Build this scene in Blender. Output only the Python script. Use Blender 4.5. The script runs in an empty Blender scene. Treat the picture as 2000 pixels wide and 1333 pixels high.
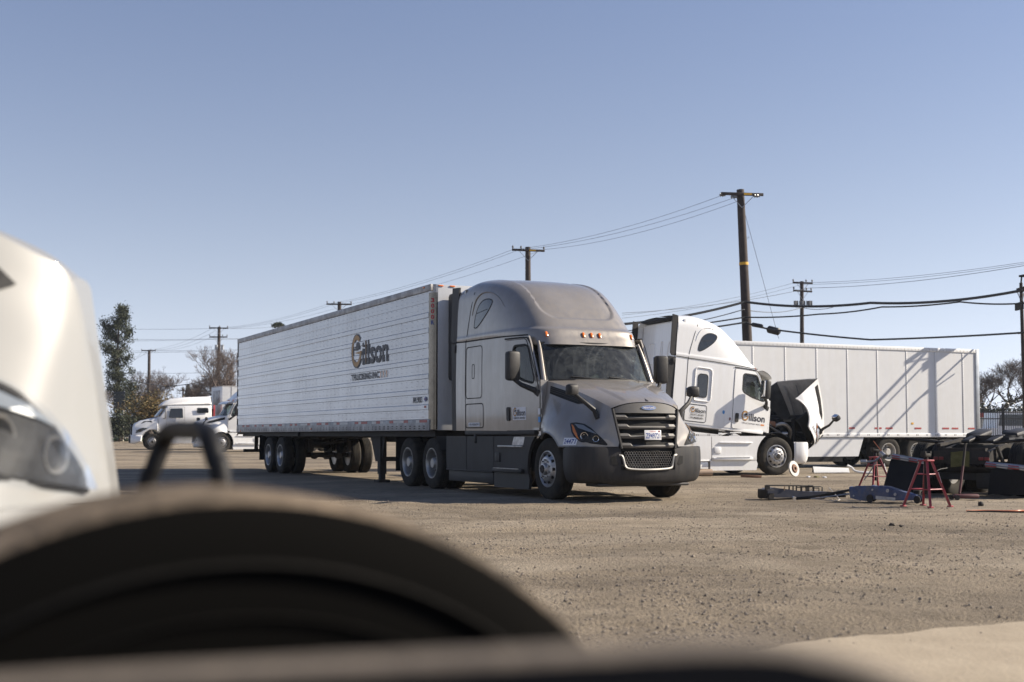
import bpy, bmesh, math, random
import numpy as np
from mathutils import Vector, Matrix
from mathutils.bvhtree import BVHTree
R = math.radians
scene = bpy.context.scene
COL = scene.collection
rng = random.Random(7)
nrng = np.random.default_rng(11)

# ------------------------------------------------------------------ camera
CAMH = 1.045
cam_data = bpy.data.cameras.new('camera')
cam_data.sensor_width = 36.0
cam_data.lens = 2480 * 36 / 2000
cam_data.shift_y = (726.85 - 666.5) / 2000
cam_data.clip_start = 0.05
cam_data.clip_end = 3000
cam_data.dof.use_dof = True
cam_data.dof.focus_distance = 21.5
cam_data.dof.aperture_fstop = 2.5
cam = bpy.data.objects.new('camera', cam_data)
cam.location = (0, 0, CAMH)
cam.rotation_euler = (R(90 + 2.874), 0, 0)
COL.objects.link(cam)
scene.camera = cam

# ------------------------------------------------------------------ sky and sun
SUN_AZ, SUN_EL = 6.0, 31.0            # azimuth measured from +X towards +Y
sdir = Vector((math.cos(R(SUN_EL)) * math.cos(R(SUN_AZ)), math.cos(R(SUN_EL)) * math.sin(R(SUN_AZ)), math.sin(R(SUN_EL))))
world = bpy.data.worlds.new('World')
scene.world = world
world.use_nodes = True
wn = world.node_tree.nodes
wl = world.node_tree.links
for n in list(wn):
    wn.remove(n)
sky = wn.new('ShaderNodeTexSky')
sky.sky_type = 'NISHITA'
sky.sun_disc = False
sky.sun_elevation = R(SUN_EL)
sky.sun_rotation = R(90 - SUN_AZ)
sky.altitude = 900
sky.air_density = 1.0
sky.dust_density = 0.6
sky.ozone_density = 1.6
# hazy winter air: low on the horizon the sky loses its colour to a pale blue-grey, all the way round
wtc = wn.new('ShaderNodeTexCoord')
wsep = wn.new('ShaderNodeSeparateXYZ')
wl.new(wtc.outputs['Generated'], wsep.inputs[0])
wmul = wn.new('ShaderNodeMath')
wmul.operation = 'MULTIPLY'
wmul.inputs[1].default_value = -2.5
wl.new(wsep.outputs['Z'], wmul.inputs[0])
wexp = wn.new('ShaderNodeMath')
wexp.operation = 'EXPONENT'
wexp.use_clamp = True
wl.new(wmul.outputs[0], wexp.inputs[0])
wbw = wn.new('ShaderNodeRGBToBW')
wl.new(sky.outputs[0], wbw.inputs[0])
whz = wn.new('ShaderNodeMix')
whz.data_type = 'RGBA'
whz.blend_type = 'MULTIPLY'
whz.inputs['Factor'].default_value = 1.0
whz.inputs['B'].default_value = (0.925, 1.01, 1.185, 1)
wl.new(wbw.outputs[0], whz.inputs['A'])
wtint = wn.new('ShaderNodeMix')
wtint.data_type = 'RGBA'
wtint.blend_type = 'MULTIPLY'
wtint.inputs['Factor'].default_value = 1.0
wtint.inputs['B'].default_value = (0.98, 0.99, 1.16, 1)
wl.new(sky.outputs[0], wtint.inputs['A'])
wmix = wn.new('ShaderNodeMix')
wmix.data_type = 'RGBA'
wl.new(wexp.outputs[0], wmix.inputs['Factor'])
wl.new(wtint.outputs['Result'], wmix.inputs['A'])
wl.new(whz.outputs['Result'], wmix.inputs['B'])
bg = wn.new('ShaderNodeBackground')
bg.inputs['Strength'].default_value = 0.072
wo = wn.new('ShaderNodeOutputWorld')
wl.new(wmix.outputs['Result'], bg.inputs[0])
wl.new(bg.outputs[0], wo.inputs[0])

sun_data = bpy.data.lights.new('sun', 'SUN')
sun_data.energy = 5.0
sun_data.angle = R(0.53)
sun_data.color = (1.0, 0.89, 0.74)
sun = bpy.data.objects.new('sun', sun_data)
sun.rotation_euler = (-sdir).to_track_quat('-Z', 'Y').to_euler()
sun.location = (30, 5, 30)
COL.objects.link(sun)

scene.view_settings.view_transform = 'Standard'
scene.view_settings.look = 'None'
scene.view_settings.exposure = 0.95
scene.view_settings.gamma = 1.0
scene.view_settings.use_curve_mapping = False
scene.render.engine = 'CYCLES'
scene.cycles.use_denoising = True
scene.cycles.max_bounces = 7
scene.cycles.diffuse_bounces = 3
scene.cycles.glossy_bounces = 3
scene.cycles.transmission_bounces = 4
scene.cycles.transparent_max_bounces = 10
scene.cycles.caustics_reflective = False
scene.cycles.caustics_refractive = False

# ------------------------------------------------------------------ materials
def material(name, color, rough=0.5, metal=0.0, var=0.0, vscale=3.0, color2=None, bump=0.0, bscale=40.0, coat=0.0, spec=0.5, dust=None, dscale=1.2, damt=0.5, streak=False, emit=None):
    m = bpy.data.materials.new(name)
    m.use_nodes = True
    nt = m.node_tree
    N, L = nt.nodes, nt.links
    b = N['Principled BSDF']
    b.inputs['Roughness'].default_value = rough
    b.inputs['Metallic'].default_value = metal
    b.inputs['Specular IOR Level'].default_value = spec
    b.inputs['Coat Weight'].default_value = coat
    b.inputs['Coat Roughness'].default_value = 0.07
    c = (*color, 1)
    b.inputs['Base Color'].default_value = c
    tc = N.new('ShaderNodeTexCoord')
    last = None
    if var > 0 or color2:
        nz = N.new('ShaderNodeTexNoise')
        nz.inputs['Scale'].default_value = vscale
        nz.inputs['Detail'].default_value = 7
        nz.inputs['Roughness'].default_value = 0.65
        L.new(tc.outputs['Object'], nz.inputs['Vector'])
        rp = N.new('ShaderNodeValToRGB')
        c2 = color2 if color2 else tuple(min(1, x * (1 + var)) for x in color)
        c1 = color if color2 else tuple(x * (1 - var) for x in color)
        rp.color_ramp.elements[0].color = (*c1, 1)
        rp.color_ramp.elements[1].color = (*c2, 1)
        rp.color_ramp.elements[0].position = 0.35
        rp.color_ramp.elements[1].position = 0.68
        L.new(nz.outputs['Fac'], rp.inputs['Fac'])
        last = rp.outputs['Color']
    if dust:
        mp = N.new('ShaderNodeMapping')
        mp.inputs['Scale'].default_value = (6, 6, 0.8) if streak else (1, 1, 1)
        L.new(tc.outputs['Object'], mp.inputs['Vector'])
        n2 = N.new('ShaderNodeTexNoise')
        n2.inputs['Scale'].default_value = dscale
        n2.inputs['Detail'].default_value = 9
        n2.inputs['Roughness'].default_value = 0.7
        L.new(mp.outputs['Vector'], n2.inputs['Vector'])
        mr = N.new('ShaderNodeMapRange')
        mr.inputs['From Min'].default_value = 0.38
        mr.inputs['From Max'].default_value = 0.72
        mr.inputs['To Max'].default_value = damt
        L.new(n2.outputs['Fac'], mr.inputs['Value'])
        mx = N.new('ShaderNodeMix')
        mx.data_type = 'RGBA'
        L.new(mr.outputs['Result'], mx.inputs['Factor'])
        if last:
            L.new(last, mx.inputs['A'])
        else:
            mx.inputs['A'].default_value = c
        mx.inputs['B'].default_value = (*dust, 1)
        last = mx.outputs['Result']
        mr2 = N.new('ShaderNodeMapRange')
        mr2.inputs['From Min'].default_value = 0.38
        mr2.inputs['From Max'].default_value = 0.72
        mr2.inputs['To Min'].default_value = rough
        mr2.inputs['To Max'].default_value = min(1, rough + 0.45 * damt)
        L.new(n2.outputs['Fac'], mr2.inputs['Value'])
        L.new(mr2.outputs['Result'], b.inputs['Roughness'])
    if last:
        L.new(last, b.inputs['Base Color'])
    if bump > 0:
        n3 = N.new('ShaderNodeTexNoise')
        n3.inputs['Scale'].default_value = bscale
        n3.inputs['Detail'].default_value = 5
        L.new(tc.outputs['Object'], n3.inputs['Vector'])
        bp = N.new('ShaderNodeBump')
        bp.inputs['Strength'].default_value = bump
        bp.inputs['Distance'].default_value = 0.02
        L.new(n3.outputs['Fac'], bp.inputs['Height'])
        L.new(bp.outputs['Normal'], b.inputs['Normal'])
    if emit:
        b.inputs['Emission Color'].default_value = (*emit, 1)
        b.inputs['Emission Strength'].default_value = 1.0
    return m

def glass_material(name, tint, dirt=0.0, dirtcol=(0.5, 0.5, 0.46), rough=0.03, ior=1.5):
    m = bpy.data.materials.new(name)
    m.use_nodes = True
    N, L = m.node_tree.nodes, m.node_tree.links
    for n in list(N):
        N.remove(n)
    out = N.new('ShaderNodeOutputMaterial')
    tr = N.new('ShaderNodeBsdfTransparent')
    tr.inputs['Color'].default_value = (*tint, 1)
    gl = N.new('ShaderNodeBsdfGlossy')
    gl.inputs['Roughness'].default_value = rough
    fr = N.new('ShaderNodeFresnel')
    fr.inputs['IOR'].default_value = ior
    mx = N.new('ShaderNodeMixShader')
    L.new(fr.outputs[0], mx.inputs[0])
    L.new(tr.outputs[0], mx.inputs[1])
    L.new(gl.outputs[0], mx.inputs[2])
    last = mx
    if dirt > 0:
        df = N.new('ShaderNodeBsdfDiffuse')
        df.inputs['Color'].default_value = (*dirtcol, 1)
        tc = N.new('ShaderNodeTexCoord')
        nz = N.new('ShaderNodeTexNoise')
        nz.inputs['Scale'].default_value = 5
        nz.inputs['Detail'].default_value = 10
        nz.inputs['Roughness'].default_value = 0.75
        L.new(tc.outputs['Object'], nz.inputs['Vector'])
        mr = N.new('ShaderNodeMapRange')
        mr.inputs['From Min'].default_value = 0.42
        mr.inputs['From Max'].default_value = 0.8
        mr.inputs['To Min'].default_value = dirt * 0.25
        mr.inputs['To Max'].default_value = dirt * 1.4
        L.new(nz.outputs['Fac'], mr.inputs['Value'])
        m2 = N.new('ShaderNodeMixShader')
        L.new(mr.outputs[0], m2.inputs[0])
        L.new(mx.outputs[0], m2.inputs[1])
        L.new(df.outputs[0], m2.inputs[2])
        last = m2
    L.new(last.outputs[0], out.inputs[0])
    return m

DUST = (0.33, 0.27, 0.20)
M = {}
M['gray_paint'] = material('gray_paint', (0.245, 0.226, 0.204), 0.34, 0.30, var=0.08, coat=0.85, spec=0.4, dust=(0.23, 0.20, 0.165), dscale=1.6, damt=0.45, streak=True)
M['white_paint'] = material('white_paint', (0.74, 0.745, 0.745), 0.28, coat=0.6, dust=(0.60, 0.58, 0.53), dscale=1.4, damt=0.35, streak=True)
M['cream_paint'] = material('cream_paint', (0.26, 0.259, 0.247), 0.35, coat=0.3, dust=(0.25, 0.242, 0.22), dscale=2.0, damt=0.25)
M['black_plastic'] = material('black_plastic', (0.017, 0.017, 0.018), 0.5, spec=0.3, var=0.2, dust=(0.10, 0.09, 0.08), damt=0.35)
M['gray_plastic'] = material('gray_plastic', (0.022, 0.022, 0.024), 0.5, var=0.15, dust=(0.070, 0.063, 0.055), spec=0.25, dscale=2.2, damt=0.45, streak=True, bump=0.05, bscale=300)
M['trim'] = material('trim', (0.010, 0.010, 0.011), 0.6, spec=0.25)
M['slat_gray'] = material('slat_gray', (0.105, 0.101, 0.095), 0.5, var=0.12, dust=(0.15, 0.135, 0.115), damt=0.4, dscale=5)
M['gap'] = material('gap', (0.006, 0.006, 0.006), 0.9)
M['rubber'] = material('rubber', (0.016, 0.0155, 0.015), 0.8, spec=0.2, var=0.25, dust=(0.09, 0.077, 0.06), dscale=5, damt=0.5, bump=0.12, bscale=120)
M['rubber_dusty'] = material('rubber_dusty', (0.016, 0.015, 0.014), 0.9, spec=0.15, var=0.2, dust=(0.30, 0.235, 0.17), dscale=7, damt=0.9, bump=0.3, bscale=60)
M['sidewall_black'] = material('sidewall_black', (0.005, 0.0048, 0.0045), 1.0, spec=0.02)
M['rubber_dark'] = material('rubber_dark', (0.008, 0.0078, 0.0075), 0.9, spec=0.08, var=0.3, vscale=6, dust=(0.018, 0.016, 0.014), dscale=4, damt=0.5, bump=0.1, bscale=80)
M['alloy'] = material('alloy', (0.46, 0.46, 0.47), 0.34, 0.85, var=0.2, vscale=8, dust=(0.16, 0.14, 0.115), damt=0.6, dscale=7)
M['steel'] = material('steel', (0.42, 0.41, 0.40), 0.4, 0.85, var=0.2, vscale=8, dust=(0.2, 0.17, 0.13), damt=0.5, dscale=5)
M['chrome'] = material('chrome', (0.75, 0.75, 0.76), 0.12, 1.0)
M['rim_white'] = material('rim_white', (0.48, 0.47, 0.45), 0.5, 0.1, var=0.2, dust=(0.25, 0.21, 0.16), damt=0.6, dscale=6)
M['black_metal'] = material('black_metal', (0.013, 0.013, 0.014), 0.6, 0.1, spec=0.25, var=0.3, dust=(0.09, 0.075, 0.06), damt=0.55, dscale=4)
M['greasy'] = material('greasy', (0.010, 0.010, 0.011), 0.55, 0.1, var=0.4, vscale=6, bump=0.3, bscale=25)
M['amber'] = material('amber', (0.75, 0.20, 0.015), 0.2, coat=0.5)
M['amber_lamp'] = material('amber_lamp', (0.70, 0.17, 0.02), 0.2, coat=0.6)
M['red'] = material('red', (0.16, 0.012, 0.012), 0.45, var=0.15)
M['red_dark'] = material('red_dark', (0.085, 0.012, 0.016), 0.5, var=0.3, dust=(0.05, 0.04, 0.035), damt=0.6, dscale=6)
M['dull_alu'] = material('dull_alu', (0.24, 0.235, 0.225), 0.45, 0.6, var=0.15)
M['red_tape'] = material('red_tape', (0.33, 0.025, 0.025), 0.4, var=0.15, dust=DUST, damt=0.25, dscale=6)
M['white_tape'] = material('white_tape', (0.55, 0.54, 0.52), 0.4, var=0.15, dust=DUST, damt=0.35, dscale=6)
M['red_enamel'] = material('red_enamel', (0.30, 0.018, 0.030), 0.4, var=0.2, vscale=9, dust=(0.12, 0.05, 0.04), damt=0.5, dscale=7, coat=0.2)
M['blue_enamel'] = material('blue_enamel', (0.016, 0.045, 0.145), 0.42, var=0.35, vscale=7, dust=(0.16, 0.155, 0.15), damt=0.85, dscale=5, coat=0.2)
M['navy_enamel'] = material('navy_enamel', (0.012, 0.016, 0.035), 0.4, var=0.3, dust=(0.05, 0.05, 0.05), damt=0.5, dscale=6)
M['ink'] = material('ink', (0.013, 0.014, 0.024), 0.5)
M['ink_blue'] = material('ink_blue', (0.02, 0.05, 0.22), 0.5)
M['ink_red'] = material('ink_red', (0.42, 0.012, 0.03), 0.45)
M['gold'] = material('gold', (0.40, 0.21, 0.055), 0.5)
M['orange_print'] = material('orange_print', (0.62, 0.22, 0.05), 0.5)
M['sticker'] = material('sticker', (0.62, 0.63, 0.66), 0.45, var=0.08)
M['strip_gray'] = material('strip_gray', (0.20, 0.22, 0.24), 0.3)
M['sticker_blue'] = material('sticker_blue', (0.05, 0.24, 0.55), 0.45)
M['plate_white'] = material('plate_white', (0.66, 0.66, 0.66), 0.4, var=0.06)
M['lens'] = glass_material('lens', (0.86, 0.88, 0.90), 0.05, (0.7, 0.7, 0.7), 0.15, 1.10)
M['lens_clear'] = glass_material('lens_clear', (0.9, 0.92, 0.94), 0.08, (0.7, 0.7, 0.7))
M['windshield'] = glass_material('windshield', (0.55, 0.64, 0.62), 0.10, (0.50, 0.53, 0.51))
def wiper_arcs(m):
    """film of dust swept into arcs about the two wiper pivots"""
    N, L = m.node_tree.nodes, m.node_tree.links
    tc = [n for n in N if n.bl_idname == 'ShaderNodeTexCoord'][0]
    mr = [n for n in N if n.bl_idname == 'ShaderNodeMapRange'][0]
    nz0 = [n for n in N if n.bl_idname == 'ShaderNodeTexNoise'][0]
    outs = []
    for py in (-0.02, 0.66):
        sb = N.new('ShaderNodeVectorMath')
        sb.operation = 'SUBTRACT'
        sb.inputs[1].default_value = (-0.25, py, 1.93)
        L.new(tc.outputs['Object'], sb.inputs[0])
        ln = N.new('ShaderNodeVectorMath')
        ln.operation = 'LENGTH'
        L.new(sb.outputs[0], ln.inputs[0])
        n1 = N.new('ShaderNodeTexNoise')
        n1.noise_dimensions = '1D'
        n1.inputs['Scale'].default_value = 16
        n1.inputs['Detail'].default_value = 6
        L.new(ln.outputs['Value'], n1.inputs['W'])
        rp = N.new('ShaderNodeValToRGB')
        rp.color_ramp.elements[0].position = 0.50
        rp.color_ramp.elements[1].position = 0.78
        L.new(n1.outputs['Fac'], rp.inputs['Fac'])
        edge = N.new('ShaderNodeMapRange')
        edge.inputs['From Min'].default_value = 0.56
        edge.inputs['From Max'].default_value = 0.60
        edge.inputs['To Min'].default_value = 0.55
        edge.inputs['To Max'].default_value = 1.0
        L.new(ln.outputs['Value'], edge.inputs['Value'])
        mu = N.new('ShaderNodeMath')
        mu.operation = 'MULTIPLY'
        L.new(rp.outputs['Color'], mu.inputs[0])
        L.new(edge.outputs[0], mu.inputs[1])
        outs.append(mu)
    mxx = N.new('ShaderNodeMath')
    mxx.operation = 'MAXIMUM'
    L.new(outs[0].outputs[0], mxx.inputs[0])
    L.new(outs[1].outputs[0], mxx.inputs[1])
    ad = N.new('ShaderNodeMath')
    ad.operation = 'MULTIPLY_ADD'
    ad.inputs[1].default_value = 0.13
    L.new(mxx.outputs[0], ad.inputs[0])
    L.new(nz0.outputs['Fac'], ad.inputs[2])
    L.new(ad.outputs[0], mr.inputs['Value'])
wiper_arcs(M['windshield'])
M['side_glass'] = glass_material('side_glass', (0.42, 0.50, 0.49), 0.07, (0.45, 0.46, 0.45))
M['dark_glass'] = material('dark_glass', (0.010, 0.012, 0.016), 0.08, coat=0.6)
M['interior'] = material('interior', (0.075, 0.070, 0.066), 0.8, var=0.2)
M['interior_light'] = material('interior_light', (0.20, 0.19, 0.175), 0.85, var=0.15)
M['wood_pole'] = material('wood_pole', (0.040, 0.029, 0.024), 0.85, var=0.3, vscale=4, bump=0.4, bscale=30)
M['wood_pale'] = material('wood_pale', (0.26, 0.17, 0.10), 0.8, var=0.3, vscale=9, bump=0.3, bscale=40)
M['wire'] = material('wire', (0.075, 0.08, 0.09), 0.6)
M['cable_black'] = material('cable_black', (0.010, 0.011, 0.013), 0.55)
M['porcelain'] = material('porcelain', (0.16, 0.16, 0.16), 0.3)
M['galvanised'] = material('galvanised', (0.38, 0.40, 0.42), 0.4, 0.6, var=0.15)
M['yellow_tag'] = material('yellow_tag', (0.62, 0.34, 0.02), 0.5)
M['bark'] = material('bark', (0.085, 0.068, 0.058), 0.9, var=0.3)
M['twig'] = material('twig', (0.115, 0.088, 0.075), 0.9, var=0.25)
M['leaf_dark'] = material('leaf_dark', (0.030, 0.038, 0.024), 0.8, spec=0.2, color2=(0.062, 0.068, 0.040), vscale=1.3)
M['leaf_conifer'] = material('leaf_conifer', (0.030, 0.048, 0.038), 0.8, var=0.3)
M['leaf_autumn'] = material('leaf_autumn', (0.062, 0.064, 0.022), 0.75, color2=(0.19, 0.105, 0.024), vscale=1.6)
M['grass'] = material('grass', (0.055, 0.105, 0.020), 0.8, var=0.3)
M['sign_dark'] = material('sign_dark', (0.028, 0.034, 0.036), 0.6, var=0.2)
M['sign_red'] = material('sign_red', (0.33, 0.07, 0.06), 0.6)
M['sign_cream'] = material('sign_cream', (0.55, 0.52, 0.44), 0.6, var=0.1)
M['fence_black'] = material('fence_black', (0.012, 0.012, 0.013), 0.5)
M['fence_screen'] = material('fence_screen', (0.020, 0.024, 0.022), 0.85, var=0.4, vscale=2)
M['hose_orange'] = material('hose_orange', (0.62, 0.20, 0.09), 0.5, var=0.1)
M['cord_white'] = material('cord_white', (0.50, 0.46, 0.40), 0.6)
M['rust'] = material('rust', (0.16, 0.075, 0.04), 0.75, var=0.4, vscale=20)
M['rag'] = material('rag', (0.075, 0.070, 0.018), 0.9, color2=(0.14, 0.13, 0.05), vscale=8)
M['tan_pipe'] = material('tan_pipe', (0.34, 0.25, 0.18), 0.6, var=0.2, dust=DUST, damt=0.4)
M['dusty_deck'] = material('dusty_deck', (0.10, 0.082, 0.064), 0.8, color2=(0.17, 0.14, 0.108), vscale=5, bump=0.2, bscale=40)
M['mud_flap'] = material('mud_flap', (0.014, 0.014, 0.015), 0.85, var=0.2, spec=0.15)
M['hood_inside'] = material('hood_inside', (0.15, 0.15, 0.155), 0.6, color2=(0.26, 0.26, 0.265), vscale=2.2)
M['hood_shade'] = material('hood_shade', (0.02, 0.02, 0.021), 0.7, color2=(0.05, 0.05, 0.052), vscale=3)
M['packed_dust'] = material('packed_dust', (0.285, 0.238, 0.175), 0.95, spec=0.2, color2=(0.345, 0.292, 0.218), vscale=2.5, bump=0.25, bscale=35)
M['concrete'] = material('concrete', (0.30, 0.28, 0.25), 0.85, var=0.15)
M['clod'] = material('clod', (0.060, 0.050, 0.042), 0.95, var=0.3, vscale=20)
M['pebble'] = material('pebble', (0.12, 0.10, 0.085), 0.85, color2=(0.30, 0.255, 0.20), vscale=14)

def reefer_skin():
    m = material('reefer_skin', (0.44, 0.443, 0.455), 0.16, var=0.03, coat=0.6, dust=(0.38, 0.365, 0.345), dscale=0.9, damt=0.4)
    N, L = m.node_tree.nodes, m.node_tree.links
    b = N['Principled BSDF']
    tc = N.new('ShaderNodeTexCoord')
    mp = N.new('ShaderNodeMapping')
    mp.inputs['Scale'].default_value = (3.3, 1, 6.2)
    L.new(tc.outputs['Object'], mp.inputs['Vector'])
    nz = N.new('ShaderNodeTexNoise')
    nz.inputs['Scale'].default_value = 1.0
    nz.inputs['Detail'].default_value = 3
    L.new(mp.outputs['Vector'], nz.inputs['Vector'])
    mp2 = N.new('ShaderNodeMapping')
    mp2.inputs['Scale'].default_value = (1, 0.0, 1)
    L.new(tc.outputs['Object'], mp2.inputs['Vector'])
    wv = N.new('ShaderNodeTexWave')
    wv.wave_type = 'BANDS'
    wv.bands_direction = 'X'
    wv.inputs['Scale'].default_value = 1.02
    wv.inputs['Distortion'].default_value = 0.6
    L.new(mp2.outputs['Vector'], wv.inputs['Vector'])
    ad = N.new('ShaderNodeMath')
    ad.operation = 'MULTIPLY_ADD'
    ad.inputs[1].default_value = 0.25
    L.new(wv.outputs['Fac'], ad.inputs[0])
    L.new(nz.outputs['Fac'], ad.inputs[2])
    bp = N.new('ShaderNodeBump')
    bp.inputs['Strength'].default_value = 0.14
    bp.inputs['Distance'].default_value = 0.03
    L.new(ad.outputs[0], bp.inputs['Height'])
    L.new(bp.outputs['Normal'], b.inputs['Normal'])
    L.new(bp.outputs['Normal'], b.inputs['Coat Normal'])
    return m
M['reefer_skin'] = reefer_skin()
M['van_skin'] = material('van_skin', (0.58, 0.59, 0.60), 0.4, var=0.03, dust=(0.47, 0.46, 0.43), dscale=0.8, damt=0.35, streak=True)
M['rail_alu'] = material('rail_alu', (0.40, 0.40, 0.40), 0.45, 0.35, var=0.25, vscale=5, dust=(0.20, 0.18, 0.16), damt=0.7, dscale=3)
M['corner_steel'] = material('corner_steel', (0.17, 0.15, 0.125), 0.20, 0.95, var=0.15, vscale=6, bump=0.05, bscale=8)

def ground_material():
    m = bpy.data.materials.new('dirt_yard')
    m.use_nodes = True
    N, L = m.node_tree.nodes, m.node_tree.links
    b = N['Principled BSDF']
    b.inputs['Roughness'].default_value = 0.92
    b.inputs['Specular IOR Level'].default_value = 0.25
    tc = N.new('ShaderNodeTexCoord')
    def noise(scale, detail=8, rough=0.65, stretch=None, dist=0.0):
        n = N.new('ShaderNodeTexNoise')
        n.inputs['Scale'].default_value = scale
        n.inputs['Detail'].default_value = detail
        n.inputs['Roughness'].default_value = rough
        n.inputs['Distortion'].default_value = dist
        if stretch:
            mp = N.new('ShaderNodeMapping')
            mp.inputs['Scale'].default_value = stretch
            mp.inputs['Rotation'].default_value = (0, 0, R(12))
            L.new(tc.outputs['Object'], mp.inputs['Vector'])
            L.new(mp.outputs['Vector'], n.inputs['Vector'])
        else:
            L.new(tc.outputs['Object'], n.inputs['Vector'])
        return n
    def ramp(src, c1, c2, p1, p2):
        r = N.new('ShaderNodeValToRGB')
        r.color_ramp.elements[0].color = (*c1, 1)
        r.color_ramp.elements[1].color = (*c2, 1)
        r.color_ramp.elements[0].position = p1
        r.color_ramp.elements[1].position = p2
        L.new(src.outputs['Fac'], r.inputs['Fac'])
        return r
    def mix(fac, a, bb, mode='MIX'):
        x = N.new('ShaderNodeMix')
        x.data_type = 'RGBA'
        x.blend_type = mode
        if isinstance(fac, float):
            x.inputs['Factor'].default_value = fac
        else:
            L.new(fac, x.inputs['Factor'])
        L.new(a, x.inputs['A'])
        L.new(bb, x.inputs['B'])
        return x
    big = ramp(noise(0.25, 9, 0.62, (0.8, 1.1, 1), 0.6), (0.190, 0.155, 0.112), (0.340, 0.281, 0.203), 0.34, 0.62)
    mid = ramp(noise(2.2, 10, 0.72), (0.55, 0.54, 0.53), (1.0, 1.0, 1.0), 0.30, 0.62)
    fine = ramp(noise(55, 6, 0.8), (0.42, 0.41, 0.41), (1.0, 1.0, 1.0), 0.36, 0.56)
    stain = ramp(noise(0.45, 10, 0.72, (0.8, 1.25, 1), 0.9), (0, 0, 0), (1, 1, 1), 0.54, 0.72)
    x1 = mix(0.75, big.outputs['Color'], mid.outputs['Color'], 'MULTIPLY')
    x2 = mix(0.7, x1.outputs['Result'], fine.outputs['Color'], 'MULTIPLY')
    dk = N.new('ShaderNodeRGB')
    dk.outputs[0].default_value = (0.085, 0.068, 0.054, 1)
    sf = N.new('ShaderNodeMath')
    sf.operation = 'MULTIPLY'
    sf.inputs[1].default_value = 0.6
    L.new(stain.outputs['Color'], sf.inputs[0])
    pale = ramp(noise(0.33, 8, 0.6, (0.8, 1.2, 1), 1.0), (0, 0, 0), (1, 1, 1), 0.50, 0.64)
    pl = N.new('ShaderNodeRGB')
    pl.outputs[0].default_value = (0.360, 0.308, 0.235, 1)
    pf = N.new('ShaderNodeMath')
    pf.operation = 'MULTIPLY'
    pf.inputs[1].default_value = 0.55
    L.new(pale.outputs['Color'], pf.inputs[0])
    x2 = mix(pf.outputs[0], x2.outputs['Result'], pl.outputs[0])
    x3 = mix(sf.outputs[0], x2.outputs['Result'], dk.outputs[0])
    L.new(x3.outputs['Result'], b.inputs['Base Color'])
    # relief: pebbly crust
    vo = N.new('ShaderNodeTexVoronoi')
    vo.inputs['Scale'].default_value = 38
    L.new(tc.outputs['Object'], vo.inputs['Vector'])
    msk = noise(1.1, 4, 0.6)
    ml = N.new('ShaderNodeMath')
    ml.operation = 'MULTIPLY'
    L.new(vo.outputs['Distance'], ml.inputs[0])
    L.new(msk.outputs['Fac'], ml.inputs[1])
    nf = noise(24, 9, 0.75)
    ad = N.new('ShaderNodeMath')
    ad.operation = 'SUBTRACT'
    L.new(nf.outputs['Fac'], ad.inputs[0])
    L.new(ml.outputs[0], ad.inputs[1])
    bp = N.new('ShaderNodeBump')
    bp.inputs['Strength'].default_value = 1.0
    bp.inputs['Distance'].default_value = 0.035
    L.new(ad.outputs[0], bp.inputs['Height'])
    L.new(bp.outputs['Normal'], b.inputs['Normal'])
    return m
M['dirt'] = ground_material()

# ------------------------------------------------------------------ mesh helpers
def link(o, parent=None):
    COL.objects.link(o)
    if parent is not None:
        o.parent = parent
    return o

def tag(o, label, cat=None, group=None):
    o['label'] = label
    if cat:
        o['category'] = cat
    if group:
        o['group'] = group
    return o

def thing(name, label, cat, loc=(0, 0, 0), rz=0.0, group=None):
    o = bpy.data.objects.new(name, None)
    o.empty_display_size = 0.3
    o.location = loc
    o.rotation_euler = (0, 0, rz)
    COL.objects.link(o)
    return tag(o, label, cat, group)

def mesh(name, verts, faces, mat, smooth=True, angle=35):
    me = bpy.data.meshes.new(name)
    me.from_pydata([tuple(v) for v in verts], [], faces)
    me.materials.append(M[mat] if isinstance(mat, str) else mat)
    if smooth:
        me.polygons.foreach_set('use_smooth', [True] * len(me.polygons))
        me.set_sharp_from_angle(angle=R(angle))
    me.update()
    return me

def obj(name, me, parent=None, loc=None, rot=None):
    o = bpy.data.objects.new(name, me)
    if loc is not None:
        o.location = loc
    if rot is not None:
        o.rotation_euler = rot
    return link(o, parent)

def kind(o, k):
    o['kind'] = k
    return o

def copy_tree(o, parent=None):
    c = o.copy()
    COL.objects.link(c)
    c.parent = parent
    for ch in o.children:
        copy_tree(ch, c)
    return c

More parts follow.
